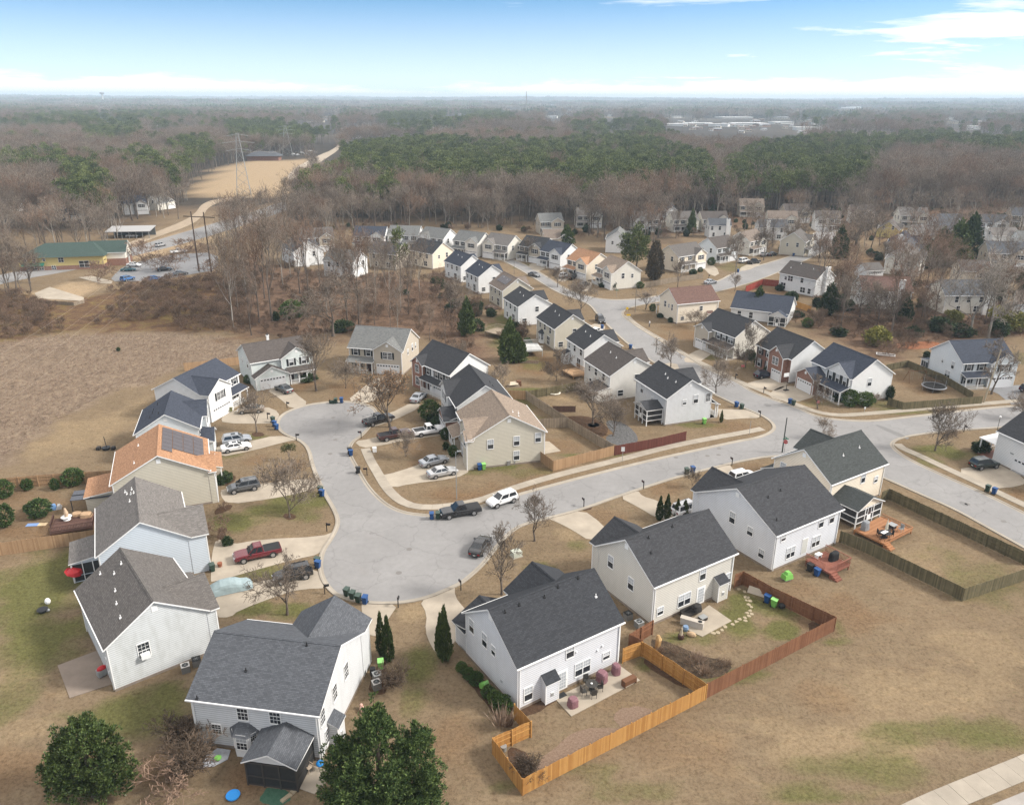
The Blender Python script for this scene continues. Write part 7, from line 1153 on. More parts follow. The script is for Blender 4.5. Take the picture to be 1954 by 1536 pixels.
def fence(label, pts, h, m, side=1, bw=.15, scallop=0.0, single=True, post=2.4, gate=None, rails=True):
    """pts: ground points; boards stand on the `side` face of posts and rails"""
    t = thing('fence', label, 'fence', pts[0]); o = pts[0]; cnt = 0; rest = MB(); mat = WD[m]
    if m not in BOARD: BOARD[m] = MB().box(-.5, .5, -.011, .011, 0, 1).mesh('board', mat)
    for a, b in zip(pts, pts[1:]):
        d = b - a; L = d.length; d = d / L; n = Vector((-d.y, d.x, 0)) * side; ang = math.atan2(d.y, d.x); nb = max(1, round(L / post)); k = max(2, round(L / bw))
        for j in range(nb + 1):
            p = a + d * L * j / nb - n * .05 - o; MB().box(-.05, .05, -.05, .05, 0, h + .04).obj('post', mat, t, (p.x, p.y, 0), ang)
            if j < nb and rails:
                q = a + d * L * (j + .5) / nb - n * .03 - o
                for z in ((.35, h * .56, h - .28) if h > 1.5 else (.3, h - .3)): MB().box(-L / nb / 2, L / nb / 2, -.02, .02, z, z + .09).obj('rail', mat, t, (q.x, q.y, 0), ang)
        for j in range(k):
            f = (j + .5) / k; u = (f * nb) % 1; hh = h * (1 + random.uniform(-.012, .012)) - scallop * math.sin(u * math.pi) ** 2 * .0 + scallop * (math.sin(u * math.pi) - .5); p = a + d * L * f + n * .012 - o; w = L / k * .93
            if single and cnt < 300:
                c = link('board', BOARD[m], t, (p.x, p.y, .03), ang + random.uniform(-.03, .03), (w, 1, hh)); cnt += 1
            else:
                s = len(rest.v); rest.box(-w / 2, w / 2, -.011, .011, .03, hh); rest.move(Matrix.Translation((p.x, p.y, 0)) @ Matrix.Rotation(ang + random.uniform(-.04, .04), 4, 'Z'), s)
    if rest.v: tag(rest.obj('boards', mat, t), kind='stuff')
    return t
Z = lambda x, y, h=1.8: (lambda p: Vector((p.x, p.y, 0)))(at(x, y, h))
fence('new orange board fence with wavy top round the near back yard', [Z(981, 1343), Z(1013, 1376), Z(939.6, 1408), Z(997, 1486), Z(1350, 1306), Z(1225.5, 1224), Z(1189, 1237)], 1.8, 'orange', -1, .15, .10)
p = (Z(1013, 1376) + Z(939.6, 1408)) / 2; g = thing('gate', 'orange board gate with diagonal brace in the near fence', 'gate', (p.x, p.y, 0), math.atan2(*(Z(1013, 1376) - Z(939.6, 1408)).yx)); q = MB(); q.box(-.6, .6, -.03, .03, .25, .36); q.box(-.6, .6, -.03, .03, 1.45, 1.56); q.obj('gate_rail', WD['orange'], g, (0, .09, 0)); MB().box(-.75, .75, -.025, .025, -.05, .05).obj('gate_brace', WD['orange'], g, (0, .09, .9)).rotation_euler = (0, R(-45), 0)
fence('red-brown board fence round the beige house yard', [Z(1351, 1304), Z(1596, 1178), Z(1474, 1121), Z(1419, 1091), Z(1403, 1097)], 1.85, 'red', -1, .15)
fence('short red-brown gate fence between the two near houses', [Z(1226, 1222), Z(1201, 1211), Z(1246, 1184)], 1.85, 'red', 1, .15)
fence('weathered mossy board fence round the large dormant lawn at the right', [Z(1605, 1012), Z(1652, 1030), Z(1842, 1122), Z(1960, 1084)], 1.75, 'moss', -1, .15, .05)
fence('mossy board fence along the street side of the large lawn', [Z(1684, 938), Z(1698, 932), Z(1960, 1054)], 1.75, 'moss', 1, .15, .05)
fence('tan board fence of the corner yard beside the pavement', [Z(1023, 855), Z(1056, 879), Z(1172, 850)], 1.75, 'tanw', -1, .15)
fence('dark red board fence continuing along the pavement', [Z(1173, 850), Z(1260, 834), Z(1310, 822)], 1.7, 'dark', -1, .15)
fence('grey weathered fence running diagonally between the inner back yards', [Z(1172, 849), Z(1083, 797), Z(1004, 746)], 1.8, 'grey', -1, .16)
fence('grey fence closing the corner yard at the back', [Z(1026, 800), Z(1083, 797)], 1.8, 'grey', -1, .16); fence('pale short fence behind the white gable', [Z(970, 745), Z(1004, 746)], 1.8, 'tanw', -1, .16); fence('dark mossy fence along the back of the inner yard', [Z(1004, 746), Z(1102, 729), Z(1112, 738)], 1.7, 'moss', 1, .16)
fence('low dark fence crossing the inner yard', [Z(1055, 775, 1.2), Z(1098, 775, 1.2)], 1.2, 'brownw', -1, .16)
fence('mossy fence of the trampoline yard, street side', [Z(1696, 756), Z(1725, 768, 1.5), Z(1876, 756, 1.5)], 1.5, 'moss', -1, .16); fence('mossy fence of the trampoline yard, far side', [Z(1692, 696, 1.5), Z(1733, 688, 1.5), Z(1800, 715, 1.5), Z(1858, 749, 1.5)], 1.5, 'moss', 1, .16)
fence('tan board fence at the upper left back yard', [Z(-40, 917), Z(70, 907), Z(160, 901), Z(214, 898)], 1.8, 'tanw', 1, .16); fence('tan board fence above the lower left lawn', [Z(-60, 1046), Z(0, 1036), Z(100, 1022), Z(181, 1011)], 1.8, 'tanw', -1, .16); fence('tan board fence behind the white houses at the field edge', [Z(350, 693), Z(417, 686), Z(455, 681)], 1.8, 'tanw', -1, .18, single=False)
fence('weathered grey fence right of the tan-roofed corner house', [Z(1226, 539), Z(1290, 528), Z(1342, 521)], 1.7, 'grey', -1, .2, single=False); fence('scarlet board fence by the upper road', [Z(1424, 547), Z(1456, 534), Z(1494, 537)], 2.0, 'scarlet', -1, .2, single=False); fence('orange board fence behind the screen room', [Z(1513, 572), Z(1548, 584)], 1.7, 'orange', -1, .2, single=False); fence('low brown fence in the thicket', [Z(1700, 628), Z(1762, 631)], 1.4, 'grey', -1, .2, single=False)
fence('grey board fence at the backs of the upper street row', [Z(815, 521), Z(842, 520), Z(850, 512)], 1.6, 'grey', -1, .2, single=False); fence('dark wire-like fence below the nursery yard', [Z(70, 572, 1), Z(140, 577, 1), Z(160, 572, 1)], 1.0, 'grey', -1, .6, single=False)
def deck(label, A, B, D, z, m, rails='fr', steps=True, rail_h=.95):
    a, b, d = at(*A, z), at(*B, z), at(*D, z); ux = (b - a); w = ux.length; ang = math.atan2(ux.y, ux.x); dep = (d - a).length; s = 1 if (ux.x * (d - a).y - ux.y * (d - a).x) > 0 else -1
    t = thing('deck', label, 'deck', (a.x, a.y, 0), ang); n = int(dep / .15); bm = MB().box(0, w, 0, .138, z - .035, z).mesh('deck_board', WD[m])
    for i in range(n): link('deck_board', bm, t, (0, (i * dep / n + .006) if s > 0 else -(i + 1) * dep / n, random.uniform(0, .004)))
    y0, y1 = (0, dep) if s > 0 else (-dep, 0); f = MB(); f.box(.03, w - .03, y0, y0 + .05, z - .25, z - .037); f.box(.03, w - .03, y1 - .05, y1, z - .25, z - .037); f.box(0, .05, y0 + .06, y1 - .06, z - .25, z - .037); f.box(w - .05, w, y0 + .06, y1 - .06, z - .25, z - .037); tag(f.obj('joists', WD[m], t), kind='stuff')
    for x in (.1, w - .1):
        for y in (y0 + .1, y1 - .1): MB().box(x - .06, x + .06, y - .06, y + .06, 0, z - .04).obj('post', WD[m], t)
    def rail(p, q):
        L = math.hypot(q[0] - p[0], q[1] - p[1]); an = math.atan2(q[1] - p[1], q[0] - p[0]); r = link('railing', None, t, (p[0], p[1], z), an); c = MB().box(0, L, -.06, .06, rail_h - .04, rail_h); c.obj('rail', WD[m], r); MB().box(0, L, -.02, .02, .1, .17).obj('rail', WD[m], r); k = max(2, int(L / .18)); e = MB()
        for i in range(k + 1): e.box(L * i / k - .018, L * i / k + .018, -.02, .02, .17, rail_h - .04)
        tag(e.obj('balusters', WD[m], r), kind='stuff')
    far_y = dep * s
    if 'f' in rails: rail((1.2 if steps else 0, far_y), (w, far_y))
    if 'r' in rails: rail((w, 0), (w, far_y))
    if 'l' in rails: rail((0, 0), (0, far_y * .75))
    if steps:
        for i in range(3): MB().box(.1, 1.1, min(far_y + s * i * .3, far_y + s * (i + 1) * .3), max(far_y + s * i * .3, far_y + s * (i + 1) * .3), 0, z * (3 - i) / 4).obj('step', WD[m], t)
    return t
deck('red stained deck with railings behind the white-blue house', (1537, 1068), (1574, 1051), (1586, 1094), .8, 'deckred', 'frl'); deck('orange stained deck beside the gabled screened porch', (1629, 1010), (1683, 984), (1689, 1037), .7, 'deckor', 'fr', True, .35); deck('dark brown cluttered deck behind the brown-roofed house', (104, 990), (184, 978), (92, 1018), .5, 'brownw', 'frl', False, .8); deck('white deck on posts behind the bay-windowed beige house', (1026, 655), (1036, 668), (996, 661), 1.5, 'whitew', 'frl', False); deck('grey deck behind the white house in the street row', (958, 640), (982, 632), (952, 628), 1.2, 'grey', 'fr', False); deck('small yellow-brown deck behind the narrow white house', (1072, 706), (1094, 718), (1084, 697), .8, 'tanw', 'fr', False)
# ------------------------------------------------------------------ bins, letter boxes, lamps, signs
BINM = {k: plain('bin ' + k, v, .5, var=.15) for k, v in dict(blue=(.012, .055, .17), green=(.022, .045, .032), lime=(.17, .42, .09), black=(.02, .02, .021)).items()}
def make_bin(col):
    r = link('wheelie_bin', None); m = BINM[col]; b = MB(); i = 0; lo = [(-.22, -.24, .06), (.22, -.24, .06), (.22, .22, .06), (-.22, .22, .06)]; hi = [(-.29, -.34, .98), (.29, -.34, .98), (.29, .32, .98), (-.29, .32, .98)]
    b.grid([lo, hi], closed=True); b.poly(lo[::-1]); b.box(-.30, .30, -.35, -.30, .90, .98); b.obj('body', m, r); l = MB(); l.slab([(-.31, -.38, 1.02), (.31, -.38, 1.02), (.31, .36, 1.07), (-.31, .36, 1.07)], .05, 0, 0); l.obj('lid', plain('bin lid ' + col, {'lime': (.24, .52, .16), 'blue': (.02, .07, .20), 'green': (.05, .075, .062), 'black': (.03, .03, .03)}[col], .5), r); MB().tube([(-.28, .38, .97), (.28, .38, .97)], .02, 6).obj('handle', m, r)
    for x in (-.27, .27): MB().tube([(x - .03, .26, .12), (x + .03, .26, .12)], .12, 10).obj('wheel', TYRE, r)
    return r
_b = {}
for px, py, col, a, lab in ((521, 806, 'green', 1.0, 'dark green wheelie bin, upper of three on the west kerb'), (524, 814, 'blue', 1.1, 'blue wheelie bin, middle of three on the west kerb'), (528, 820, 'blue', .9, 'blue wheelie bin, lowest of three on the west kerb'), (641, 770, 'green', 0, 'green wheelie bin at the head of the cul-de-sac beside its lying twin'), (652, 769, 'blue', 0, 'blue wheelie bin at the head of the cul-de-sac'), (667.5, 866, 'black', 1.8, 'dark bin behind the blue one on the east kerb'), (670, 870, 'blue', 1.8, 'blue bin on the east kerb of the neck'), (683.5, 903, 'black', 1.9, 'single dark bin on the east kerb by the letter box'), (612, 941, 'green', 1.2, 'green bin hidden behind the blue one by the myrtle'), (614.5, 947, 'blue', 1.2, 'blue bin by the crape myrtle kerb'), (606, 1078, 'green', 1.3, 'green bin beside the blue one at the bulb edge'), (607, 1084, 'blue', 1.3, 'blue bin at the bulb edge above the crooked tree'),
    (662, 1137, 'green', -.4, 'first green bin of the four behind the grey gable'), (673, 1143, 'green', -.35, 'second green bin of the four behind the grey gable'), (684, 1149, 'green', -.3, 'third green bin of the four behind the grey gable'), (697, 1152, 'blue', -.2, 'blue bin at the end of the four behind the grey gable'), (824, 991, 'blue', .1, 'blue bin in front of the black pickup'), (835.5, 990, 'green', .1, 'green bin touching the black pickup'), (915, 897, 'blue', .3, 'blue bin at the tan-roofed garage corner'), (923, 896, 'lime', .3, 'lime green bin at the tan-roofed garage corner'), (1405, 777, 'blue', .6, 'blue bin on the main street kerb by the white corner house'), (1415, 781, 'green', .6, 'green bin on the main street kerb by the white corner house'), (1507, 771, 'blue', 2.2, 'blue bin on the crossing pavement'), (1513.5, 774, 'green', 2.2, 'green bin on the crossing pavement'),
    (1310, 905, 'green', .3, 'grey-green bin by the twiggy shrub on the lower kerb'), (1321.5, 902, 'blue', .3, 'blue bin by the twiggy shrub on the lower kerb'), (1343.5, 809, 'lime', .3, 'lime bin at the corner house wall'), (1883.5, 938, 'green', 2.2, 'green bin on the kerb near the right edge'), (1896, 943, 'blue', 2.2, 'blue bin on the kerb near the right edge'), (1463, 1150, 'blue', .9, 'blue bin against the red-brown fence'), (1476, 1158, 'lime', .9, 'lime bin against the red-brown fence'), (1545, 1090, 'black', .6, 'black bin beside the red deck'), (1558, 1099, 'blue', .6, 'blue bin beside the red deck'), (727, 1276, 'lime', .2, 'lime bin at the foot of the two spires'), (1203, 666, 'blue', 1.0, 'blue bin on the middle street kerb'), (1149, 628, 'blue', 1.0, 'blue bin behind the black suv on the main street'), (406, 1090, 'green', .6, 'dark green bin at the corner of the light blue house'), (1521, 718, 'blue', .4, 'blue bin behind the spires at the white side wall'), (1514, 489, 'blue', .3, 'blue bin at the upper road lawn'), (1408, 520, 'blue', .4, 'blue-grey bin on the upper street lawn')):
    if col not in _b: o = _b[col] = make_bin(col)
    else: o = copy_tree(_b[col])
    g = at(px, py); o.name = 'wheelie_bin'; o.location = (g.x, g.y, .04); o.rotation_euler = (0, 0, a); tag(o, lab, 'bin', 'wheelie bins of the estate')
o = copy_tree(_b['lime']); g = at(916, 1312); o.location = (g.x, g.y, .35); o.rotation_euler = (R(62), 0, .9); tag(o, 'lime green bin tipped over among the boxwoods', 'bin', 'wheelie bins of the estate'); o = copy_tree(_b['green']); g = at(628, 770); o.location = (g.x, g.y, .3); o.rotation_euler = (R(90), 0, 1.6); tag(o, 'green bin lying on its side at the head of the cul-de-sac', 'bin', 'wheelie bins of the estate')
def mailbox():
    r = link('letter_box', None); pm = plain('dark post', (.03, .026, .022), .7); MB().box(-.05, .05, -.05, .05, 0, 1.35).obj('post', pm, r); MB().box(-.04, .04, -.5, .1, .95, 1.03).obj('arm', pm, r); b = MB(); rows = [[(-.1 * math.cos(t) if 1 else 0, y, 1.04 + (.13 if 0 < k < 6 else 0) + .1 * math.sin(t)) for k, t in enumerate(np.linspace(0, math.pi, 7))] for y in (-.55, -.05)]; b.grid(rows); b.poly(rows[0][::-1]); b.poly(rows[1]); b.box(-.1, .1, -.55, -.05, 1.03, 1.05); b.obj('box', BLACK, r); MB().box(.105, .12, -.2, -.16, 1.1, 1.3).obj('flag', TAIL, r); return r
mb = None
for px, py, a, lab in ((565.8, 841, 1.6, 'letter box at the fork of the white sedan drive'), (689.5, 836, 4.6, 'letter box on the east side of the upper bulb'), (700.6, 907, 4.7, 'letter box beside the single dark bin'), (624, 1014, 1.4, 'letter box at the lawn tip by the red pickup drive'), (548, 779, 1.2, 'letter box by the grey sedan drive'), (511, 800, 1.4, 'letter box by the drive under the bare tree'), (620, 1133, 1.9, 'letter box at the tip of the lawn with the crooked tree'), (760, 1159, 3.1, 'letter box in front of the straw strip between two drives'), (879.6, 1126, 3.6, 'letter box on the brown strip by the tall tree'), (1114, 967, 3.5, 'letter box in a brick-edged bed by the pale drives'), (1227.8, 933, 3.5, 'letter box between the second and third pale drive'), (1396.5, 888, 3.4, 'letter box near the white suv'), (1457, 750, .5, 'letter box by the basketball hoop'), (1403, 724, .5, 'letter box by the navy car'), (1450, 797, 3.6, 'letter box in a pot at the crossing drive'), (1839, 824, .2, 'letter box on the side street lawn'), (1352, 532, .5, 'letter box at the upper road corner')):
    o = mailbox() if mb is None else copy_tree(mb); mb = mb or o; g = at(px, py); o.name = 'letter_box'; o.location = (g.x, g.y, 0); o.rotation_euler = (0, 0, a); tag(o, lab, 'letter box', 'letter boxes of the estate')
def pole(name, label, cat, base, top_y, r, m, arm=0, lamp=False, lean=(0, 0), dark=False):
    g = at(*base); h = top_z(base[0], base[1], top_y); t = thing(name, label, cat, g); MB().tube([(0, 0, 0), (lean[0], lean[1], h)], [r, r * .7], 8).obj('pole', m, t)
    if arm: MB().tube([(lean[0], lean[1], h - .2), (lean[0] + arm, lean[1], h + .1)], r * .5, 6).obj('arm', m, t); MB().box(arm - .3, arm + .3, -.1, .1, h + .02, h + .16).obj('lamp_head', METAL, t)
    if lamp: MB().ball((lean[0], lean[1], h + .15), .2, n=10).obj('lamp_globe', WHITE, t)
    return t, h
PW = plain('grey pole wood', (.17, .15, .125), .85); DKP = plain('dark pole', (.04, .05, .045), .6)
pole('lamp_post', 'tall thin grey lamp post on the brown lawn by the pickup', 'lamp post', (871.5, 952), 862, .07, METAL, .5); pole('street_pole', 'dark green-black pole at the crossing beside the stop sign', 'pole', (1492.5, 863), 797, .11, DKP); pole('utility_pole', 'leaning wooden utility pole by the trampoline fence', 'pole', (1877, 768), 668, .16, plain('pale pole wood', (.34, .29, .21), .85), lean=(.9, 0)); pole('lamp_post', 'white globe lamp on a short post at the right', 'lamp post', (1903, 820), 797, .05, DKP, lamp=True); pole('street_pole', 'grey pole at the upper crossing beside yellow signs', 'pole', (1211.7, 596), 546, .1, PW); pole('street_pole', 'dark pole beside the middle street kerb', 'pole', (1251.6, 673), 647, .08, DKP, .5); pole('street_pole', 'slim pole on the rear loop lawn', 'pole', (981, 524), 491, .08, PW); pole('utility_pole', 'pale pole beside the dark tree by the highway', 'pole', (228, 473), 437, .16, PW); pole('utility_pole', 'pole between the white vehicle and the upper street lawn', 'pole', (1403, 523), 452, .12, PW)
def sign(label, base, h, mk):
    g = at(*base); t = thing('road_sign', label, 'sign', g); MB().tube([(0, 0, 0), (0, 0, h)], .035, 6).obj('sign_post', METAL, t); mk(t, h); return t
def txt(body, size, m, parent, loc, rot):
    cu = bpy.data.curves.new('lettering', 'FONT'); cu.body = body; cu.size = size; cu.align_x = 'CENTER'; cu.align_y = 'CENTER'; cu.extrude = .002; cu.materials.append(m); tmp = bpy.data.objects.new('tmp', cu); me = bpy.data.meshes.new_from_object(tmp); bpy.data.objects.remove(tmp); o = bpy.data.objects.new('lettering', me); COL.objects.link(o); o.parent = parent; o.location = loc; o.rotation_euler = rot; return o
RS, YS, GS = plain('sign red', (.45, .02, .025), .4), plain('sign yellow', (.75, .48, .02), .4), plain('sign green', (.02, .18, .10), .4)
def stop(t, h):
    a = R(-35); o = MB(); pts = [(.40 * math.cos(math.pi / 8 + k * math.pi / 4), -.02, .40 * math.sin(math.pi / 8 + k * math.pi / 4)) for k in range(8)]; o.poly(pts); o.poly([(x, 0.0, z) for x, y, z in pts][::-1]); o.obj('sign_plate', WHITE, t, (0, -.04, h - .4), a); q = MB(); q.poly([(x * .93, -.025, z * .93) for x, y, z in pts]); p = q.obj('sign_face', RS, t, (0, -.04, h - .4), a); txt('STOP', .27, WHITE, p, (0, -.03, 0), (R(90), 0, 0)); MB().box(-.45, .45, -.01, .01, h + .02, h + .2).obj('street_name_plate', GS, t); MB().box(-.01, .01, -.45, .45, h + .22, h + .40).obj('street_name_plate', GS, t)
sign('red octagonal stop sign under green street-name plates at the crossing', (1496, 865), 2.5, stop); sign('yellow diamond warning sign at the upper crossing', (1196, 604), 2.2, lambda t, h: MB().poly([(0, -.04, h + .45), (-.45, -.04, h), (0, -.04, h - .45), (.45, -.04, h)]).obj('sign_face', YS, t)); sign('low yellow arrow board at the upper crossing', (1199, 608), 1.0, lambda t, h: MB().box(-.5, .5, -.06, -.04, h - .25, h + .2).obj('sign_face', YS, t)); sign('white regulatory sign beside the pavement', (1187.5, 880), 2.5, lambda t, h: MB().box(-.28, .28, -.05, -.03, h - .75, h).obj('sign_face', WHITE, t)); sign('green street-name sign on the upper corner lawn', (1176.6, 567), 2.1, lambda t, h: MB().box(-.5, .5, -.02, .02, h - .2, h).obj('street_name_plate', GS, t)); sign('small white notice on the lawn before the round shrub', (1649, 787), 1.1, lambda t, h: MB().box(-.16, .16, -.05, -.03, h - .4, h).obj('sign_face', WHITE, t)); sign('pink yard sign by the brick garage', (1560, 772), .8, lambda t, h: MB().box(-.35, .35, -.05, -.03, h - .5, h).obj('sign_face', plain('pink board', (.6, .16, .17), .5), t)); sign('thin brown marker post by the crossing pavement', (1429.6, 830), 2.6, lambda t, h: None); sign('pink yard sign on the red-brick house lawn', (1417, 703), .8, lambda t, h: MB().box(-.35, .35, -.05, -.03, h - .5, h).obj('sign_face', plain('pink board', (.6, .16, .17), .5), t))
# ------------------------------------------------------------------ garden things
def put(name, label, cat, px, py, parts, rz=0.0, z=0.0, group=None):
    g = at(px, py, z); t = thing(name, label, cat, (g.x, g.y, z), rz, group)
    for pn, mb_, m in parts: mb_.obj(pn, m, t)
    return t
def acu(label, px, py, top=METAL, z=0):
    f = MB(); [f.tube([(.28 * math.cos(a), .28 * math.sin(a), .79), (0, 0, .79)], .015, 4) for a in np.linspace(0, 5.2, 6)]; put('air_conditioner', label, 'air conditioner', px, py, [('casing', MB().box(-.4, .4, -.4, .4, 0, .76), plain('ac casing', (.17, .165, .155), .6)), ('top_panel', MB().box(-.42, .42, -.42, .42, .76, .78), top), ('fan_opening', MB().tube([(0, 0, .78), (0, 0, .786)], .32, 14), BLACK), ('fan_guard', f, METAL)], .5, z, 'air conditioners beside the walls')
acu('air conditioner with pale top, lower of two by the white gable', 719, 1312, plain('pale ac top', (.5, .48, .46), .6)); acu('air conditioner with dark top, upper of two by the white gable', 720, 1296); acu('air conditioner by the orange gate between the near houses, upper', 1198, 1180, BLACK); acu('air conditioner by the red-brown gate, lower', 1219, 1196); acu('pale air conditioner by the mildewed wall', 355, 1280, plain('pale ac top', (.5, .48, .46), .6)); acu('dark air conditioner in the corner by the mildewed wall', 376, 1268, BLACK); acu('left air conditioner on the tan-roofed gable', 970, 886); acu('right air conditioner on the tan-roofed gable', 983, 884)
put('barrel', 'black plastic barrel above the two air conditioners', 'barrel', 712, 1288, [('body', MB().tube([(0, 0, 0), (0, 0, .4), (0, 0, .9)], [.27, .31, .28], 12), BLACK)])
def cover(label, px, py, w, d, h, rz, col=(.20, .10, .115)):
    rs = random.Random(px); rows = [[((w / 2) * k * math.copysign(abs(math.cos(a)) ** .6, math.cos(a)) + rs.uniform(-.03, .03), (d / 2) * k * math.copysign(abs(math.sin(a)) ** .6, math.sin(a)) + rs.uniform(-.03, .03), z * h) for a in np.linspace(0, 2 * math.pi, 13)[:-1]] for k, z in ((1.06, 0), (1, .25), (.98, .6), (.92, .85), (.7, .98))]
    b = MB(); b.grid(rows, closed=True); b.poly(rows[-1]); put('furniture_cover', label, 'cover', px, py, [('cover', b, plain('cover %d' % px, col, .7, var=.25, scale=5))], rz, .08 if px < 1300 else .72, 'covered furniture and grills')
cover('mauve covered armchair at the front of the patio', 1093, 1346, .95, .9, .95, .5); cover('mauve covered chair right of the round table', 1148, 1298, 1.0, 1.1, 1.15, .9); cover('mauve covered chair at the far patio corner', 1175, 1284, .8, .9, 1.15, .4); cover('black covered grill on the red deck', 1590, 1069, 1.5, .7, 1.25, .55, (.015, .015, .016)); cover('grey covered grill on the orange deck', 1650, 1010, 1.1, .8, 1.3, .5, (.22, .23, .24)); cover('dark covered grill on the beige house patio', 1330, 1163, 1.0, .7, .7, .5, (.03, .028, .027))
WIRE = plain('dark wire mesh', (.045, .042, .038), .5)
def chair(label, px, py, rz, m, z=.08, grp='chairs round the patio table'):
    b = MB(); [b.box(x - .02, x + .02, y - .02, y + .02, 0, .45) for x in (-.24, .24) for y in (-.24, .24)]; put('garden_chair', label, 'chair', px, py, [('leg_frame', b, m), ('seat', MB().box(-.27, .27, -.27, .27, .43, .48), m), ('backrest', MB().box(-.27, .27, .23, .28, .48, 1.05), m), ('armrest', MB().box(-.31, -.26, -.25, .25, .64, .68), m), ('armrest', MB().box(.26, .31, -.25, .25, .64, .68), m)], rz, z, grp)
def rtable(label, px, py, r, m, z=.08, h=.72): put('garden_table', label, 'table', px, py, [('table_top', MB().tube([(0, 0, h - .03), (0, 0, h)], r, 20), m), ('leg', MB().tube([(0, 0, 0), (0, 0, h - .03)], .06, 8), m), ('base', MB().tube([(0, 0, 0), (0, 0, .04)], r * .5, 12), m)], 0, z)
rtable('round dark mesh table on the near patio', 1129, 1315, .62, WIRE); put('bowl', 'small white pot on the round mesh table', 'pot', 1129, 1305, [('pot', MB().tube([(0, 0, 0), (0, 0, .12)], [.08, .11], 10), WHITE)], 0, .80)
chair('mesh chair at the wall side of the round table', 1119, 1305, .3, WIRE); chair('mesh chair left of the round table', 1113, 1325, 1.9, WIRE); chair('mesh chair in front of the round table', 1132, 1330, 3.4, WIRE); chair('mesh chair right of the round table', 1144, 1317, 4.9, WIRE)
BW = plain('brown bench wood', (.13, .06, .03), .7); put('bench', 'brown wooden storage bench at the patio edge', 'bench', 1200, 1305, [('seat', MB().box(-.75, .75, -.3, .3, .55, .72), BW), ('side_panel', MB().box(-.75, -.68, -.3, .3, 0, .55), BW), ('side_panel', MB().box(.68, .75, -.3, .3, 0, .55), BW), ('front_panel', MB().box(-.68, .68, -.28, -.24, .2, .54), BW)], .58, .08); put('door_mat', 'black door mat outside the glazed door', 'mat', 1072, 1326, [('mat', MB().box(-.45, .45, -.3, .3, 0, .02), BLACK)], .58, .08); put('planter', 'grey metal tub inside the orange fence corner', 'pot', 961, 1431, [('tub', MB().tube([(0, 0, 0), (0, 0, .5)], [.25, .3], 12), METAL)])
SOFA = plain('dark wicker', (.03, .026, .024), .7); put('sofa', 'dark L-shaped sofa against the beige wall', 'sofa', 1318, 1172, [('seat', MB().box(-1.3, 1.3, -.4, .4, .1, .42), SOFA), ('backrest', MB().box(-1.3, 1.3, .3, .45, .42, .85), SOFA), ('armrest', MB().box(-1.3, -1.1, -.4, .3, .42, .62), SOFA), ('armrest', MB().box(1.1, 1.3, -.4, .3, .42, .62), SOFA)], .57, .08); put('side_table', 'dark low table on the beige house patio', 'table', 1341, 1182, [('table_top', MB().box(-.45, .45, -.35, .35, .38, .42), METAL), ('legs', MB().box(-.42, .42, -.32, .32, 0, .378), SOFA)], .57, .08)
put('counter', 'pale masonry grill counter with round hole at the patio edge', 'counter', 1320, 1194, [('base', MB().box(-1.25, 1.25, -.28, .28, 0, .8), plain('counter block', (.42, .39, .35), .85)), ('top', MB().box(-1.3, 1.3, -.32, .32, .8, .87), plain('counter top', (.42, .38, .33), .6)), ('grill_hole', MB().tube([(.85, 0, .87), (.85, 0, .88)], .24, 14), BLACK)], R(-27), .0); put('planter', 'blue glazed pot beside the counter', 'pot', 1308, 1203, [('pot', MB().tube([(0, 0, 0), (0, 0, .35), (0, 0, .6)], [.22, .34, .28], 12), plain('blue glaze', (.16, .24, .36), .3))]); put('planter', 'brown barrel with a dry plant left of the counter', 'pot', 1299, 1218, [('barrel', MB().tube([(0, 0, 0), (0, 0, .25), (0, 0, .5)], [.3, .36, .32], 12), plain('barrel wood', (.06, .03, .022), .7)), ('plant', MB().tube([(0, 0, .5), (.05, 0, 1.3)], [.2, .08], 7), plain('dry stems', (.4, .34, .25), .9))]); put('boulder', 'tan boulders at the foot of the counter', 'rock', 1319, 1213, [('rock', MB().ball((0, 0, .2), (.55, .3, .32), n=9, k=6), plain('tan rock', (.42, .30, .19), .9, var=.25))], -.4)
STN = plain('stepping stone', (.33, .275, .19), .9, var=.3)
for i, (cx, cy) in enumerate(((1250, 825), (1297, 845), (1300, 885), (1325, 890), (1312, 912), (1338, 915), (1325, 945), (1348, 962), (1340, 992), (1316, 1008), (1350, 1015), (1330, 1032), (1298, 1047), (1306, 1070), (1262, 1058), (1232, 1074), (1204, 1096), (1146, 1115), (1122, 1140), (1090, 1160), (1055, 1165))):
    rs = random.Random(i); g = at(1100 + cx / 4.042, 920 + cy / 4.042); r = [rs.uniform(.16, .33) for _ in range(6)]; tag(MB().slab([(r[k] * math.cos(k * 1.047), r[k] * math.sin(k * 1.047), .05) for k in range(6)], .05, 0, 0).obj('stepping_stone', STN, loc=(g.x, g.y, 0)), 'flat tan stepping stone in the curved path of the beige house yard', 'stone', 'stepping stones of the beige house yard')
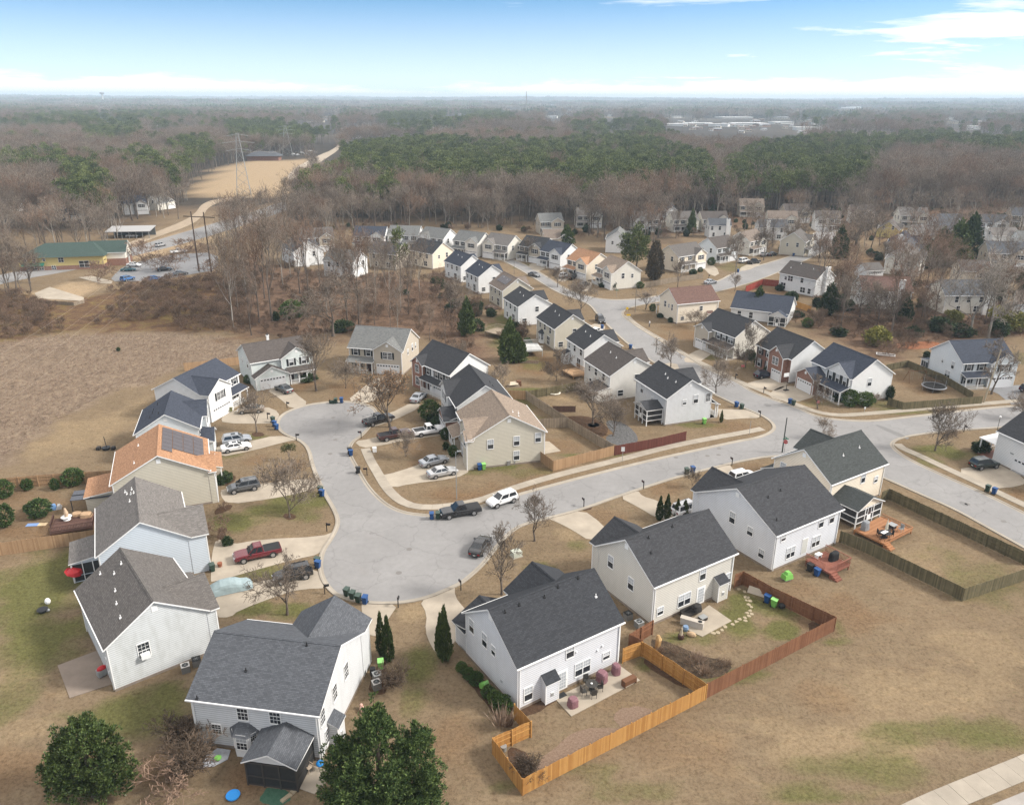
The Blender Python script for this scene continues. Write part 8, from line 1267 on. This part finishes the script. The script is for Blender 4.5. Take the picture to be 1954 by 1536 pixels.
put('planter', 'tree stump carving of dry stalks beside the soil bed', 'plant', 1254, 1238, [('stalks', MB().tube([(0, 0, 0), (.1, 0, 1.2), (0, .1, 1.7)], [.28, .34, .15], 7), plain('dry banana stalk', (.40, .26, .12), .9, var=.4, scale=6))]); put('toy_playhouse', 'lime green tipped play cart at the corner of the white-blue house', 'toy', 1501, 1106, [('tub', MB().box(-.6, .6, -.45, .45, .25, .85, 0, .08), BINM['lime']), ('hood', MB().box(-.3, .4, -.35, .35, .86, 1.15, 0, .1), BINM['lime']), ('base', MB().box(-.4, .4, -.3, .3, 0, .25), METAL)], .4); put('rubbish_bag', 'black full rubbish bag by the red-brown fence', 'bag', 1491, 1160, [('bag', MB().ball((0, 0, .3), (.42, .4, .34), n=9, k=6), BLACK)]); put('board_sheet', 'pale sheet leaning on the red-brown fence', 'sheet', 1445, 1136, [('sheet', MB().slab([(-1.2, 0, .05), (1.2, 0, .05), (1.1, .35, .7), (-1.1, .35, .8)], .05, 0, 0), plain('pale sheet', (.44, .38, .31), .8))], R(-32)); put('side_table', 'small white table on the red deck', 'table', 1561, 1063, [('table_top', MB().box(-.45, .45, -.3, .3, .45, .5), WHITE), ('legs', MB().box(-.38, -.32, -.25, .25, 0, .45), WHITE), ('legs', MB().box(.32, .38, -.25, .25, 0, .45), WHITE)], .57, .81)
rtable('table with black and white top on the orange deck', 1688, 1025, .75, BLACK, .71); put('table_cloth', 'white runner on the orange deck table', 'cloth', 1688, 1015, [('cloth', MB().box(-.55, .55, -.25, .25, 0, .02), WHITE)], .6, 1.44); put('parasol', 'closed beige parasol on the orange deck', 'parasol', 1689, 1022, [('pole', MB().tube([(0, 0, 0), (0, 0, 2.5)], .03, 6), METAL), ('folded_canopy', MB().tube([(0, 0, 1.0), (0, 0, 1.5), (0, 0, 2.4)], [.2, .17, .04], 8), plain('beige canvas', (.55, .50, .40), .8))], 0, .71)
for i, (x, y, a) in enumerate(((1677, 1023, 1.5), (1699, 1024, 4.7), (1683, 1031, 3.0), (1694, 1016, 0.2))): chair(('left', 'right', 'front', 'back')[i] + ' black chair at the orange deck table', x, y, a, BLACK, .71, 'chairs on the orange deck')
put('fire_table', 'square grey fire table at the back of the orange deck', 'table', 1702, 1007, [('table_top', MB().box(-.5, .5, -.5, .5, .5, .56), METAL), ('body', MB().box(-.38, .38, -.38, .38, 0, .5), SOFA)], .57, .71); chair('grey wicker lounge chair near the deck corner', 1718, 1014, 5.2, METAL, .71, 'chairs on the orange deck')
c = at(1781, 744); t = thing('trampoline', 'round black trampoline with net enclosure in the fenced straw yard', 'trampoline', c); MB().tube([(0, 0, .84), (0, 0, .86)], 2.05, 24).obj('mat', BLACK, t); b = MB(); a_ = np.linspace(0, 2 * math.pi, 25); b.tube([(2.2 * math.cos(a), 2.2 * math.sin(a), .86) for a in a_], .12, 5); b.obj('padded_rim', plain('pale rim', (.30, .31, .33), .6), t); [MB().tube([(2.2 * math.cos(a), 2.2 * math.sin(a), 0), (2.25 * math.cos(a), 2.25 * math.sin(a), 2.6)], .03, 5).obj('net_pole', METAL, t) for a in a_[:-1:4]]
b = MB(); b.grid([[(2.2 * math.cos(a), 2.2 * math.sin(a), z) for a in a_[:-1]] for z in (.95, 2.5)], closed=True); nm_ = bpy.data.materials.new('net'); nm_.use_nodes = True; pb_ = nm_.node_tree.nodes['Principled BSDF']; pb_.inputs['Base Color'].default_value = (.03, .028, .025, 1); pb_.inputs['Alpha'].default_value = .42; b.obj('net', nm_, t)
c = at(1747, 728); t = thing('swing_set', 'brown A-frame swing set behind the trampoline', 'swing', c, .1); [MB().tube([(x, y, 0), (x * .93, 0, 2.3)], .05, 5).obj('leg', BW, t) for x in (-2, 2) for y in (-1.1, 1.1)]; MB().tube([(-2, 0, 2.3), (2, 0, 2.3)], .06, 6).obj('top_beam', BW, t); [(MB().tube([(x, 0, .5), (x, 0, 2.25)], .01, 3).obj('chain', METAL, t)) for x in (-1.2, -.8, .5, .9)]
c = at(1500, 745); t = thing('basketball_hoop', 'basketball hoop on a black base between two drives', 'hoop', c, R(200)); MB().box(-.5, .5, -.35, .35, 0, .15).obj('base', BLACK, t); MB().tube([(0, 0, .1), (0, 0, 3.0)], .05, 6).obj('pole', BLACK, t); MB().box(-.6, .6, -.5, -.46, 2.7, 3.5).obj('backboard', WHITE, t); MB().tube([(.23 * math.cos(a), -.72 + .23 * math.sin(a), 2.85) for a in np.linspace(0, 6.283, 13)], .012, 4).obj('rim', RS, t)
put('transformer_box', 'pale green utility box on the brown lawn by the tall tree', 'utility box', 985, 1061, [('box', MB().box(-.6, .6, -.5, .5, .1, .8), plain('pale green steel', (.45, .47, .40), .5)), ('plinth', MB().box(-.7, .7, -.6, .6, 0, .1), CONC)], .5); put('cool_box', 'white box on the lawn edge by the east drive', 'box', 715, 862, [('box', MB().box(-.3, .3, -.25, .25, 0, .7), WHITE), ('lid', MB().box(-.33, .33, -.28, .28, .7, .78), WHITE)], .3); put('parasol', 'red folded parasol beside the glazed sunroom', 'parasol', 145, 1112, [('pole', MB().tube([(0, 0, 0), (0, 0, 2.1)], .03, 6), METAL), ('canopy', MB().tube([(0, 0, 1.5), (.1, 0, 1.75), (0, 0, 2.15)], [1.0, .8, .05], 8), RS)]); put('barrel', 'white tank on the lower left lawn', 'tank', 92, 1152, [('tank', MB().ball((0, 0, .35), (.32, .32, .4), n=10), WHITE)]); put('grill', 'red and grey grill cart on the weathered patio', 'grill', 197, 1288, [('cart', MB().box(-.5, .5, -.3, .3, .1, .8), METAL), ('lid', MB().ball((0, 0, .85), (.5, .32, .3), n=10), RS), ('shelf', MB().box(.5, .85, -.25, .25, .75, .8), METAL)], .9, .08)
put('fire_pit', 'dark fire pit with chairs on the upper left lawn', 'fire pit', 203, 858, [('bowl', MB().tube([(0, 0, 0), (0, 0, .45)], [.5, .7], 12), BLACK), ('seat', MB().box(-1.5, -1.0, -.4, .4, 0, .5), SOFA), ('seat', MB().box(.9, 1.4, -.3, .4, 0, .5), SOFA), ('pole', MB().tube([(0, .2, .4), (-.2, .3, 2.2)], .06, 5), SOFA)]); put('fire_pit', 'dark round fire bowl on the lower left lawn', 'fire pit', 82, 1167, [('bowl', MB().tube([(0, 0, 0), (0, 0, .35)], [.4, .6], 12), BLACK), ('ash', MB().ball((.5, .1, .15), (.3, .2, .2), n=7, k=5), METAL)])
put('rug', 'blue and tan mat lying on the left yard', 'mat', 70, 1001, [('mat', MB().box(-1.3, .2, -.4, .4, .01, .04), plain('blue mat', (.18, .28, .5), .8)), ('mat', MB().box(.22, 1.3, -.4, .4, .01, .04), plain('tan mat', (.55, .42, .26), .8))], .1); cover('tan covered furniture on the cluttered deck, left', 148, 988, 1.3, 1.0, .9, .3, (.42, .28, .17)); cover('tan covered furniture on the cluttered deck, right', 166, 990, 1.6, 1.2, 1.0, .2, (.42, .28, .17)); put('statue', 'white fountain statue on the cluttered deck', 'statue', 128, 991, [('basin', MB().tube([(0, 0, 0), (0, 0, .3), (0, 0, .45)], [.5, .3, .7], 12), WHITE), ('figure', MB().tube([(0, 0, .45), (.05, 0, 1.0), (0, 0, 1.7)], [.22, .28, .12], 8), plain('tan stone', (.52, .38, .26), .8))], 0, .5); put('cover_sheet', 'blue and white tarpaulin heap by the cluttered deck', 'tarpaulin', 106, 970, [('tarpaulin', MB().box(-.7, .2, -.5, .4, 0, .7, 0, .2), plain('blue tarp', (.14, .26, .48), .6)), ('tarpaulin', MB().box(.1, .8, -.6, .5, 0, .5, 0, .2), plain('grey tarp', (.4, .4, .4), .6))], .4)
put('pergola_roof', 'dark glazed canopy beside the brown-roofed house', 'canopy', 183, 972, [('panel', MB().slab([(-2.6, -1.3, 2.4), (2.6, -1.3, 2.4), (2.6, 1.3, 2.6), (-2.6, 1.3, 2.6)], .06, 0, 0), plain('smoked panel', (.06, .065, .08), .2)), ('post', MB().box(-2.55, -2.45, -1.3, -1.2, 0, 2.4), BLACK), ('post', MB().box(2.45, 2.55, -1.3, -1.2, 0, 2.4), BLACK), ('rib', MB().box(-2.6, 2.6, -.04, .04, 2.5, 2.58), BLACK), ('rib', MB().box(-.04, .04, -1.3, 1.3, 2.53, 2.62), BLACK)], R(15))
chair('tan folding chair beside the black screened porch', 590, 1470, 1.0, plain('tan frame', (.42, .34, .26), .6), .08, 'chairs by the black screened porch'); chair('second folding chair by the screened porch', 578, 1466, 1.3, plain('tan frame', (.42, .34, .26), .6), .08, 'chairs by the black screened porch'); BLU = plain('bright blue plastic', (.02, .22, .58), .4); put('kettle_grill', 'bright blue round grill at the house corner', 'grill', 612, 1468, [('bowl', MB().ball((0, 0, .7), (.36, .36, .22), n=12), BLU), ('leg', MB().tube([(.2, 0, 0), (.12, 0, .6)], .02, 5), BLACK), ('leg', MB().tube([(-.2, .1, 0), (-.12, .05, .6)], .02, 5), BLACK), ('leg', MB().tube([(-.05, -.2, 0), (0, -.12, .6)], .02, 5), BLACK)], 0, .08); put('paddling_pool', 'bright blue plastic disc on the ground near the lower edge', 'pool', 445, 1519, [('disc', MB().tube([(0, 0, 0), (0, 0, .18)], [.5, .56], 16), BLU), ('rim', MB().tube([(.55 * math.cos(a), .55 * math.sin(a), .18) for a in np.linspace(0, 6.283, 17)], .04, 5), BLU)])
put('bicycle_heap', 'heap of dark green bicycles and toys by the rear wall', 'heap', 598, 1448, [('frame', MB().tube([(-.5, 0, .3), (0, 0, .8), (.5, 0, .35)], .04, 5), BINM['green']), ('wheel', MB().tube([(-.5 + .3 * math.cos(a), 0, .32 + .3 * math.sin(a)) for a in np.linspace(0, 6.283, 13)], .03, 4), TYRE), ('wheel', MB().tube([(.5 + .3 * math.cos(a), .1, .32 + .3 * math.sin(a)) for a in np.linspace(0, 6.283, 13)], .03, 4), TYRE), ('box', MB().box(-.3, .4, .2, .7, 0, .6), BINM['green'])], .3); put('tarpaulin', 'crumpled silver and blue tarpaulin under the bay window', 'tarpaulin', 412, 1447, [('sheet', MB().slab([(-1.4, -.5, .05), (-.3, -.9, .12), (.9, -.6, .06), (1.3, .3, .1), (.3, .9, .28), (-.8, .6, .1)], .05, 0, 0), plain('silver tarp', (.36, .37, .40), .4, var=.4, scale=6))], .5); put('stool', 'lime green stool on the silver tarpaulin', 'stool', 417, 1452, [('seat', MB().tube([(0, 0, .35), (0, 0, .45)], .3, 12), BINM['lime']), ('leg', MB().tube([(0, 0, 0), (0, 0, .35)], .12, 8), BLACK)]); put('planter', 'pink pot shaped like an animal by the closet wall', 'pot', 692, 1357, [('body', MB().ball((0, 0, .25), (.45, .28, .26), n=10), plain('pink clay', (.55, .33, .27), .6)), ('head', MB().ball((.45, 0, .4), .16, n=8, k=5), plain('pink clay', (.55, .33, .27), .6))], 2.0); put('planter', 'terracotta pot on the red pickup drive', 'pot', 420, 1081, [('pot', MB().tube([(0, 0, 0), (0, 0, .55)], [.22, .32], 10), plain('terracotta', (.24, .09, .05), .7))])
put('stones', 'flat tan stones beside the mat at the lower edge', 'rock', 552, 1518, [('stone', MB().box(-.8, .2, -.2, .2, 0, .14, 0, .03), STN), ('stone', MB().box(.25, .9, -.15, .3, 0, .12, 0, .03), STN)], .9); put('raised_bed', 'timber edged planting bed in the inner back yards', 'garden bed', 1012, 692, [('soil', MB().box(-1.7, 1.7, -.6, .6, 0, .2), MULCH), ('edge', MB().box(-1.8, 1.8, -.7, -.6, 0, .28), WD['grey']), ('edge', MB().box(-1.8, 1.8, .6, .7, 0, .28), WD['grey'])], -.1); put('sand_box', 'pale octagonal sand tub in the inner yard', 'garden bed', 1058, 752, [('rim', MB().tube([(1.1 * math.cos(a), .9 * math.sin(a), .25) for a in np.linspace(0, 6.283, 9)], .18, 5), plain('cream rim', (.6, .56, .47), .7)), ('sand', MB().tube([(0, 0, 0), (0, 0, .2)], .95, 8), plain('sand', (.3, .2, .12), .9))]); put('wood_pile', 'heap of junk and boards behind the white gable', 'heap', 980, 737, [('board', MB().box(-1.4, 1.2, -.5, .4, 0, .5, 0, .2), WD['grey']), ('sheet', MB().slab([(-1, -.7, .5), (.8, -.6, .55), (1.1, .4, .9), (-.6, .5, .8)], .06, 0, 0), plain('beige sheet', (.5, .42, .32), .8)), ('box', MB().box(.6, 1.6, -.2, .8, 0, 1.0, 0, .05), BW)], .2); put('wood_pile', 'brush heap and clutter behind the panelled house', 'heap', 938, 590, [('heap', MB().ball((0, 0, .3), (2.0, 1.3, 1.0), n=9, k=6), plain('brush heap', (.10, .07, .055), .9, var=.5, scale=5)), ('board', MB().box(-1.2, 1.2, -.2, .1, .9, 1.1), BW), ('sheet', MB().slab([(-.8, -.8, 1.0), (.6, -.9, .9), (.8, .2, 1.2), (-.5, .4, 1.3)], .05, 0, 0), plain('beige sheet', (.5, .42, .32), .8))])
p0 = [at(1865 + i * 2, 702 + i, 0) for i in range(2)]
put('sculpture', 'white edged planting frame behind the navy-roofed house', 'garden bed', 1690, 677, [('edge', MB().box(-2, 2, -.8, -.6, 0, .15), WHITE), ('edge', MB().box(-2, 2, .6, .8, 0, .15), WHITE), ('edge', MB().box(-2, -1.8, -.6, .6, 0, .15), WHITE), ('edge', MB().box(1.8, 2, -.6, .6, 0, .15), WHITE)], -.4)
# person walking on the pavement by the russet-roofed house
def person(px, py, label):
    g = at(px, py); t = thing('person', label, 'person', g, 1.0); me = bpy.data.meshes.new('body'); J = [((0, 0, .95), .13), ((0, 0, 1.18), .14), ((0, 0, 1.42), .15), ((0, 0, 1.53), .06), ((0, 0, 1.66), .10), ((.10, .05, .88), .09), ((.11, .16, .48), .07), ((.11, .10, .08), .05), ((.11, .26, .04), .04), ((-.10, -.03, .88), .09), ((-.11, -.02, .48), .07), ((-.11, -.22, .1), .05), ((-.11, -.08, .04), .04), ((.2, 0, 1.40), .065), ((.26, -.08, 1.12), .05), ((.25, .06, .90), .04), ((-.2, 0, 1.40), .065), ((-.26, .06, 1.12), .05), ((-.25, .22, .94), .04), ((0, .02, 1.74), .08)]
    E_ = [(0, 1), (1, 2), (2, 3), (3, 4), (4, 19), (0, 5), (5, 6), (6, 7), (7, 8), (0, 9), (9, 10), (10, 11), (11, 12), (2, 13), (13, 14), (14, 15), (2, 16), (16, 17), (17, 18)]; me.from_pydata([j[0] for j in J], E_, []); o = link('body', me, t); o.modifiers.new('skin', 'SKIN'); sv = me.skin_vertices[0].data
    for i, (_, r) in enumerate(J): sv[i].radius = (r, r)
    sv[0].use_root = True; sb = o.modifiers.new('smooth', 'SUBSURF'); sb.levels = 1; sb.render_levels = 2
    n = NT('walker clothes'); z = n.n('ShaderNodeSeparateXYZ'); n.l(n.coord(), z.inputs[0]); me.materials.append(n.done(n.ramp(n.math('MULTIPLY', z.outputs[2], .55), [(.0, (.03, .03, .035)), (.5, (.03, .03, .035)), (.52, (.5, .5, .5)), (.84, (.5, .5, .5)), (.85, (.42, .26, .18)), (.94, (.06, .04, .03))]), .8))
person(1239, 624, 'person in a white top and dark trousers walking on the pavement')
# power line
HP = plain('brown pole', (.055, .035, .025), .85)
g0, g1 = at(380, 518.5), at(403.6, 520); h0 = top_z(380, 518.5, 404); t = thing('power_pole', 'brown H-frame power pole standing at the car park edge', 'power pole', g0); d = g1 - g0
for q in (Vector((0, 0, 0)), d): MB().tube([(q.x, q.y, -.5), (q.x, q.y, h0)], [.26, .17], 8).obj('pole', HP, t)
e = d.normalized(); MB().tube([tuple(-e * 3 + Vector((0, 0, h0 - 1.6))), tuple(d + e * 4 + Vector((0, 0, h0 - 1.6)))], .16, 6).obj('cross_arm', HP, t)
LAT = plain('lattice steel', (.27, .28, .28), .5, .3)
def pylon(label, base, top_y, w=4.5):
    g = at(*base); h = top_z(base[0], base[1], top_y); t = thing('pylon', label, 'pylon', g, .3); b = MB(); lv = 7
    for k in range(lv):
        f0, f1 = k / lv, (k + 1) / lv; a, c = w * (1 - .86 * f0), w * (1 - .86 * f1)
        for i in range(4):
            s, s2 = [(-1, -1), (1, -1), (1, 1), (-1, 1)][i], [(-1, -1), (1, -1), (1, 1), (-1, 1)][(i + 1) % 4]; b.tube([(s[0] * a, s[1] * a, h * f0), (s[0] * c, s[1] * c, h * f1)], .16, 4); b.tube([(s[0] * a, s[1] * a, h * f0), (s2[0] * c, s2[1] * c, h * f1)], .09, 3)
    b.obj('tower', LAT, t); a = MB(); [a.tube([(-x, 0, z), (0, 0, z + 1.2), (x, 0, z)], .14, 4) for x, z in ((7, h * .72), (9, h * .84), (6, h * .95))]; a.obj('cross_arm', LAT, t); return g, h
pa = pylon('grey lattice pylon standing on the sandy field', (466, 374), 254, 4); pb = pylon('grey lattice pylon behind the sandy field', (549, 298), 240, 5); ends = [at(-60, y, 20) for y in (712, 756, 781, 823)]
def wire(name_label, a, b, sag, r=.03):
    P_ = [a.lerp(b, k / 20) - Vector((0, 0, sag * (1 - (2 * k / 20 - 1) ** 2))) for k in range(21)]; tag(MB().tube(P_, r, 4).obj('power_line', plain('wire', (.30, .25, .20), .6)), name_label, 'power line', 'power lines above the dry field')
for i, k in enumerate((-3, 1.2, 5.4, 9.6)): wire(('topmost', 'second', 'third', 'lowest')[i] + ' of the four power lines slanting above the dry field', Vector((g0.x, g0.y, h0 - 1.6)) + e * (k - 1), ends[i], 2.5, .011)
for i, k in enumerate((-9, -7, 7, 9)): wire(('outer left', 'inner left', 'inner right', 'outer right')[i] + ' wire between the two pylons beyond the sandy field', Vector((pa[0].x + k, pa[0].y, pa[1] * .8)), Vector((pb[0].x + k, pb[0].y, pb[1] * .8)), 10, .04)
# ------------------------------------------------------------------ distant buildings and water tower
FW = [plain('far wall pale', (.66, .65, .62), .7), plain('far wall cream', (.55, .49, .40), .7), plain('far wall brick', (.28, .17, .12), .8)]; FR = [plain('far roof grey', (.24, .24, .25), .8), plain('far roof white', (.68, .68, .67), .6), plain('far roof brown', (.17, .13, .11), .8)]
rs = random.Random(12); lot = [(x, y, w, h, 1) for x, y, w, h in ((1445, 207, 24, 7), (1466, 206, 9, 9), (1560, 215, 70, 3.4), (1612, 215, 50, 3.4), (1672, 214, 34, 5), (1700, 215, 30, 4), (1740, 214, 60, 3), (1290, 241, 40, 5), (1330, 238, 50, 4), (1372, 242, 36, 6), (1425, 239, 60, 5), (1490, 237, 40, 5), (1540, 249, 46, 7), (1655, 243, 26, 6), (1700, 244, 18, 6), (1850, 247, 30, 7), (1045, 224, 16, 7), (1005, 222, 22, 4), (1400, 226, 60, 3), (880, 232, 14, 4), (545, 233, 34, 4))]
for poly, n in ((0, 46), (1, 34), (2, 6), (3, 5), (7, 0), (9, 4)):
    xs, ys = [p[0] for p in TOWN[poly]], [p[1] for p in TOWN[poly]]
    for _ in range(n * 3):
        x, y = rs.uniform(min(xs), max(xs)), rs.uniform(min(ys), max(ys))
        if n > 0 and inpoly(np.array([x]), np.array([y]), TOWN[poly])[0]: lot.append((x, y, rs.uniform(5, 12), rs.uniform(3, 5), 0)); n -= 1
lot += [(x, y, rs.uniform(9, 26), rs.uniform(3.2, 6), rs.random() < .45) for x, y in SPOTS]
for i, (x, y, w, h, flat) in enumerate(lot):
    g = at(x, y); k = (at(x + 1, y) - g).length; W_2, H_ = w * k / 2, h * k * 1.0; D_ = W_2 * .8 if not flat else W_2 * .5; t = thing('distant_building', 'pale building of the distant town seen between the woods', 'building', (g.x, g.y, hills(np.array(g.x), np.array(g.y)).item()), rs.uniform(-.5, .5), 'buildings of the distant town')
    MB().box(-W_2, W_2, -D_, D_, 0, H_ * .7).obj('wall', FW[0 if flat else rs.choice((0, 0, 1, 1, 2))], t); r = MB()
    if flat: r.box(-W_2 - 1, W_2 + 1, -D_ - 1, D_ + 1, H_ * .7, H_ * .78)
    else: r.slab([(-W_2, -D_ * 1.1, H_ * .68), (W_2, -D_ * 1.1, H_ * .68), (W_2, 0, H_), (-W_2, 0, H_)], .4, 0, 0); r.slab([(-W_2, 0, H_), (W_2, 0, H_), (W_2, D_ * 1.1, H_ * .68), (-W_2, D_ * 1.1, H_ * .68)], .4, 0, 0)
    r.obj('roof', FR[1 if flat else rs.choice((0, 0, 2))], t)
    for j in range(max(2, int(w / 4)) if not flat else 0): MB().box(-W_2 + (j + .3) * 2 * W_2 / max(2, int(w / 4)), -W_2 + (j + .7) * 2 * W_2 / max(2, int(w / 4)), -D_ - .15, -D_ - .02, H_ * .3, H_ * .5).obj('window', GLASS, t)
t = thing('water_tower', 'mushroom-shaped water tower on the far left horizon', 'water tower', (-2440, 5000, 0)); MB().tube([(0, 0, 0), (0, 0, 58), (0, 0, 66)], [5, 3.5, 6], 12).obj('shaft', FW[0], t); MB().tube([(0, 0, 66), (0, 0, 70), (0, 0, 76), (0, 0, 79)], [6, 13, 13, 5], 16).obj('tank', FR[0], t)
t = thing('radio_mast', 'thin pale mast rising over the far woods in the middle', 'mast', (at(1004, 232).x, at(1004, 232).y, 0)); MB().tube([(0, 0, 0), (0, 0, 70)], [1.6, .7], 6).obj('mast', LAT, t)
# ------------------------------------------------------------------ air
def haze_box():
    b = MB().box(-15400, 15400, -370, 16300, -14, 120)
    m = bpy.data.materials.new('air'); m.use_nodes = True; t = m.node_tree; t.nodes.clear(); o = t.nodes.new('ShaderNodeOutputMaterial'); v = t.nodes.new('ShaderNodeVolumePrincipled')
    v.inputs['Color'].default_value = (.70, .86, 1.0, 1); v.inputs['Density'].default_value = 0.00015; v.inputs['Anisotropy'].default_value = 0.0; t.links.new(v.outputs[0], o.inputs['Volume'])
    tag(b.obj('haze', m), kind='stuff')
haze_box()
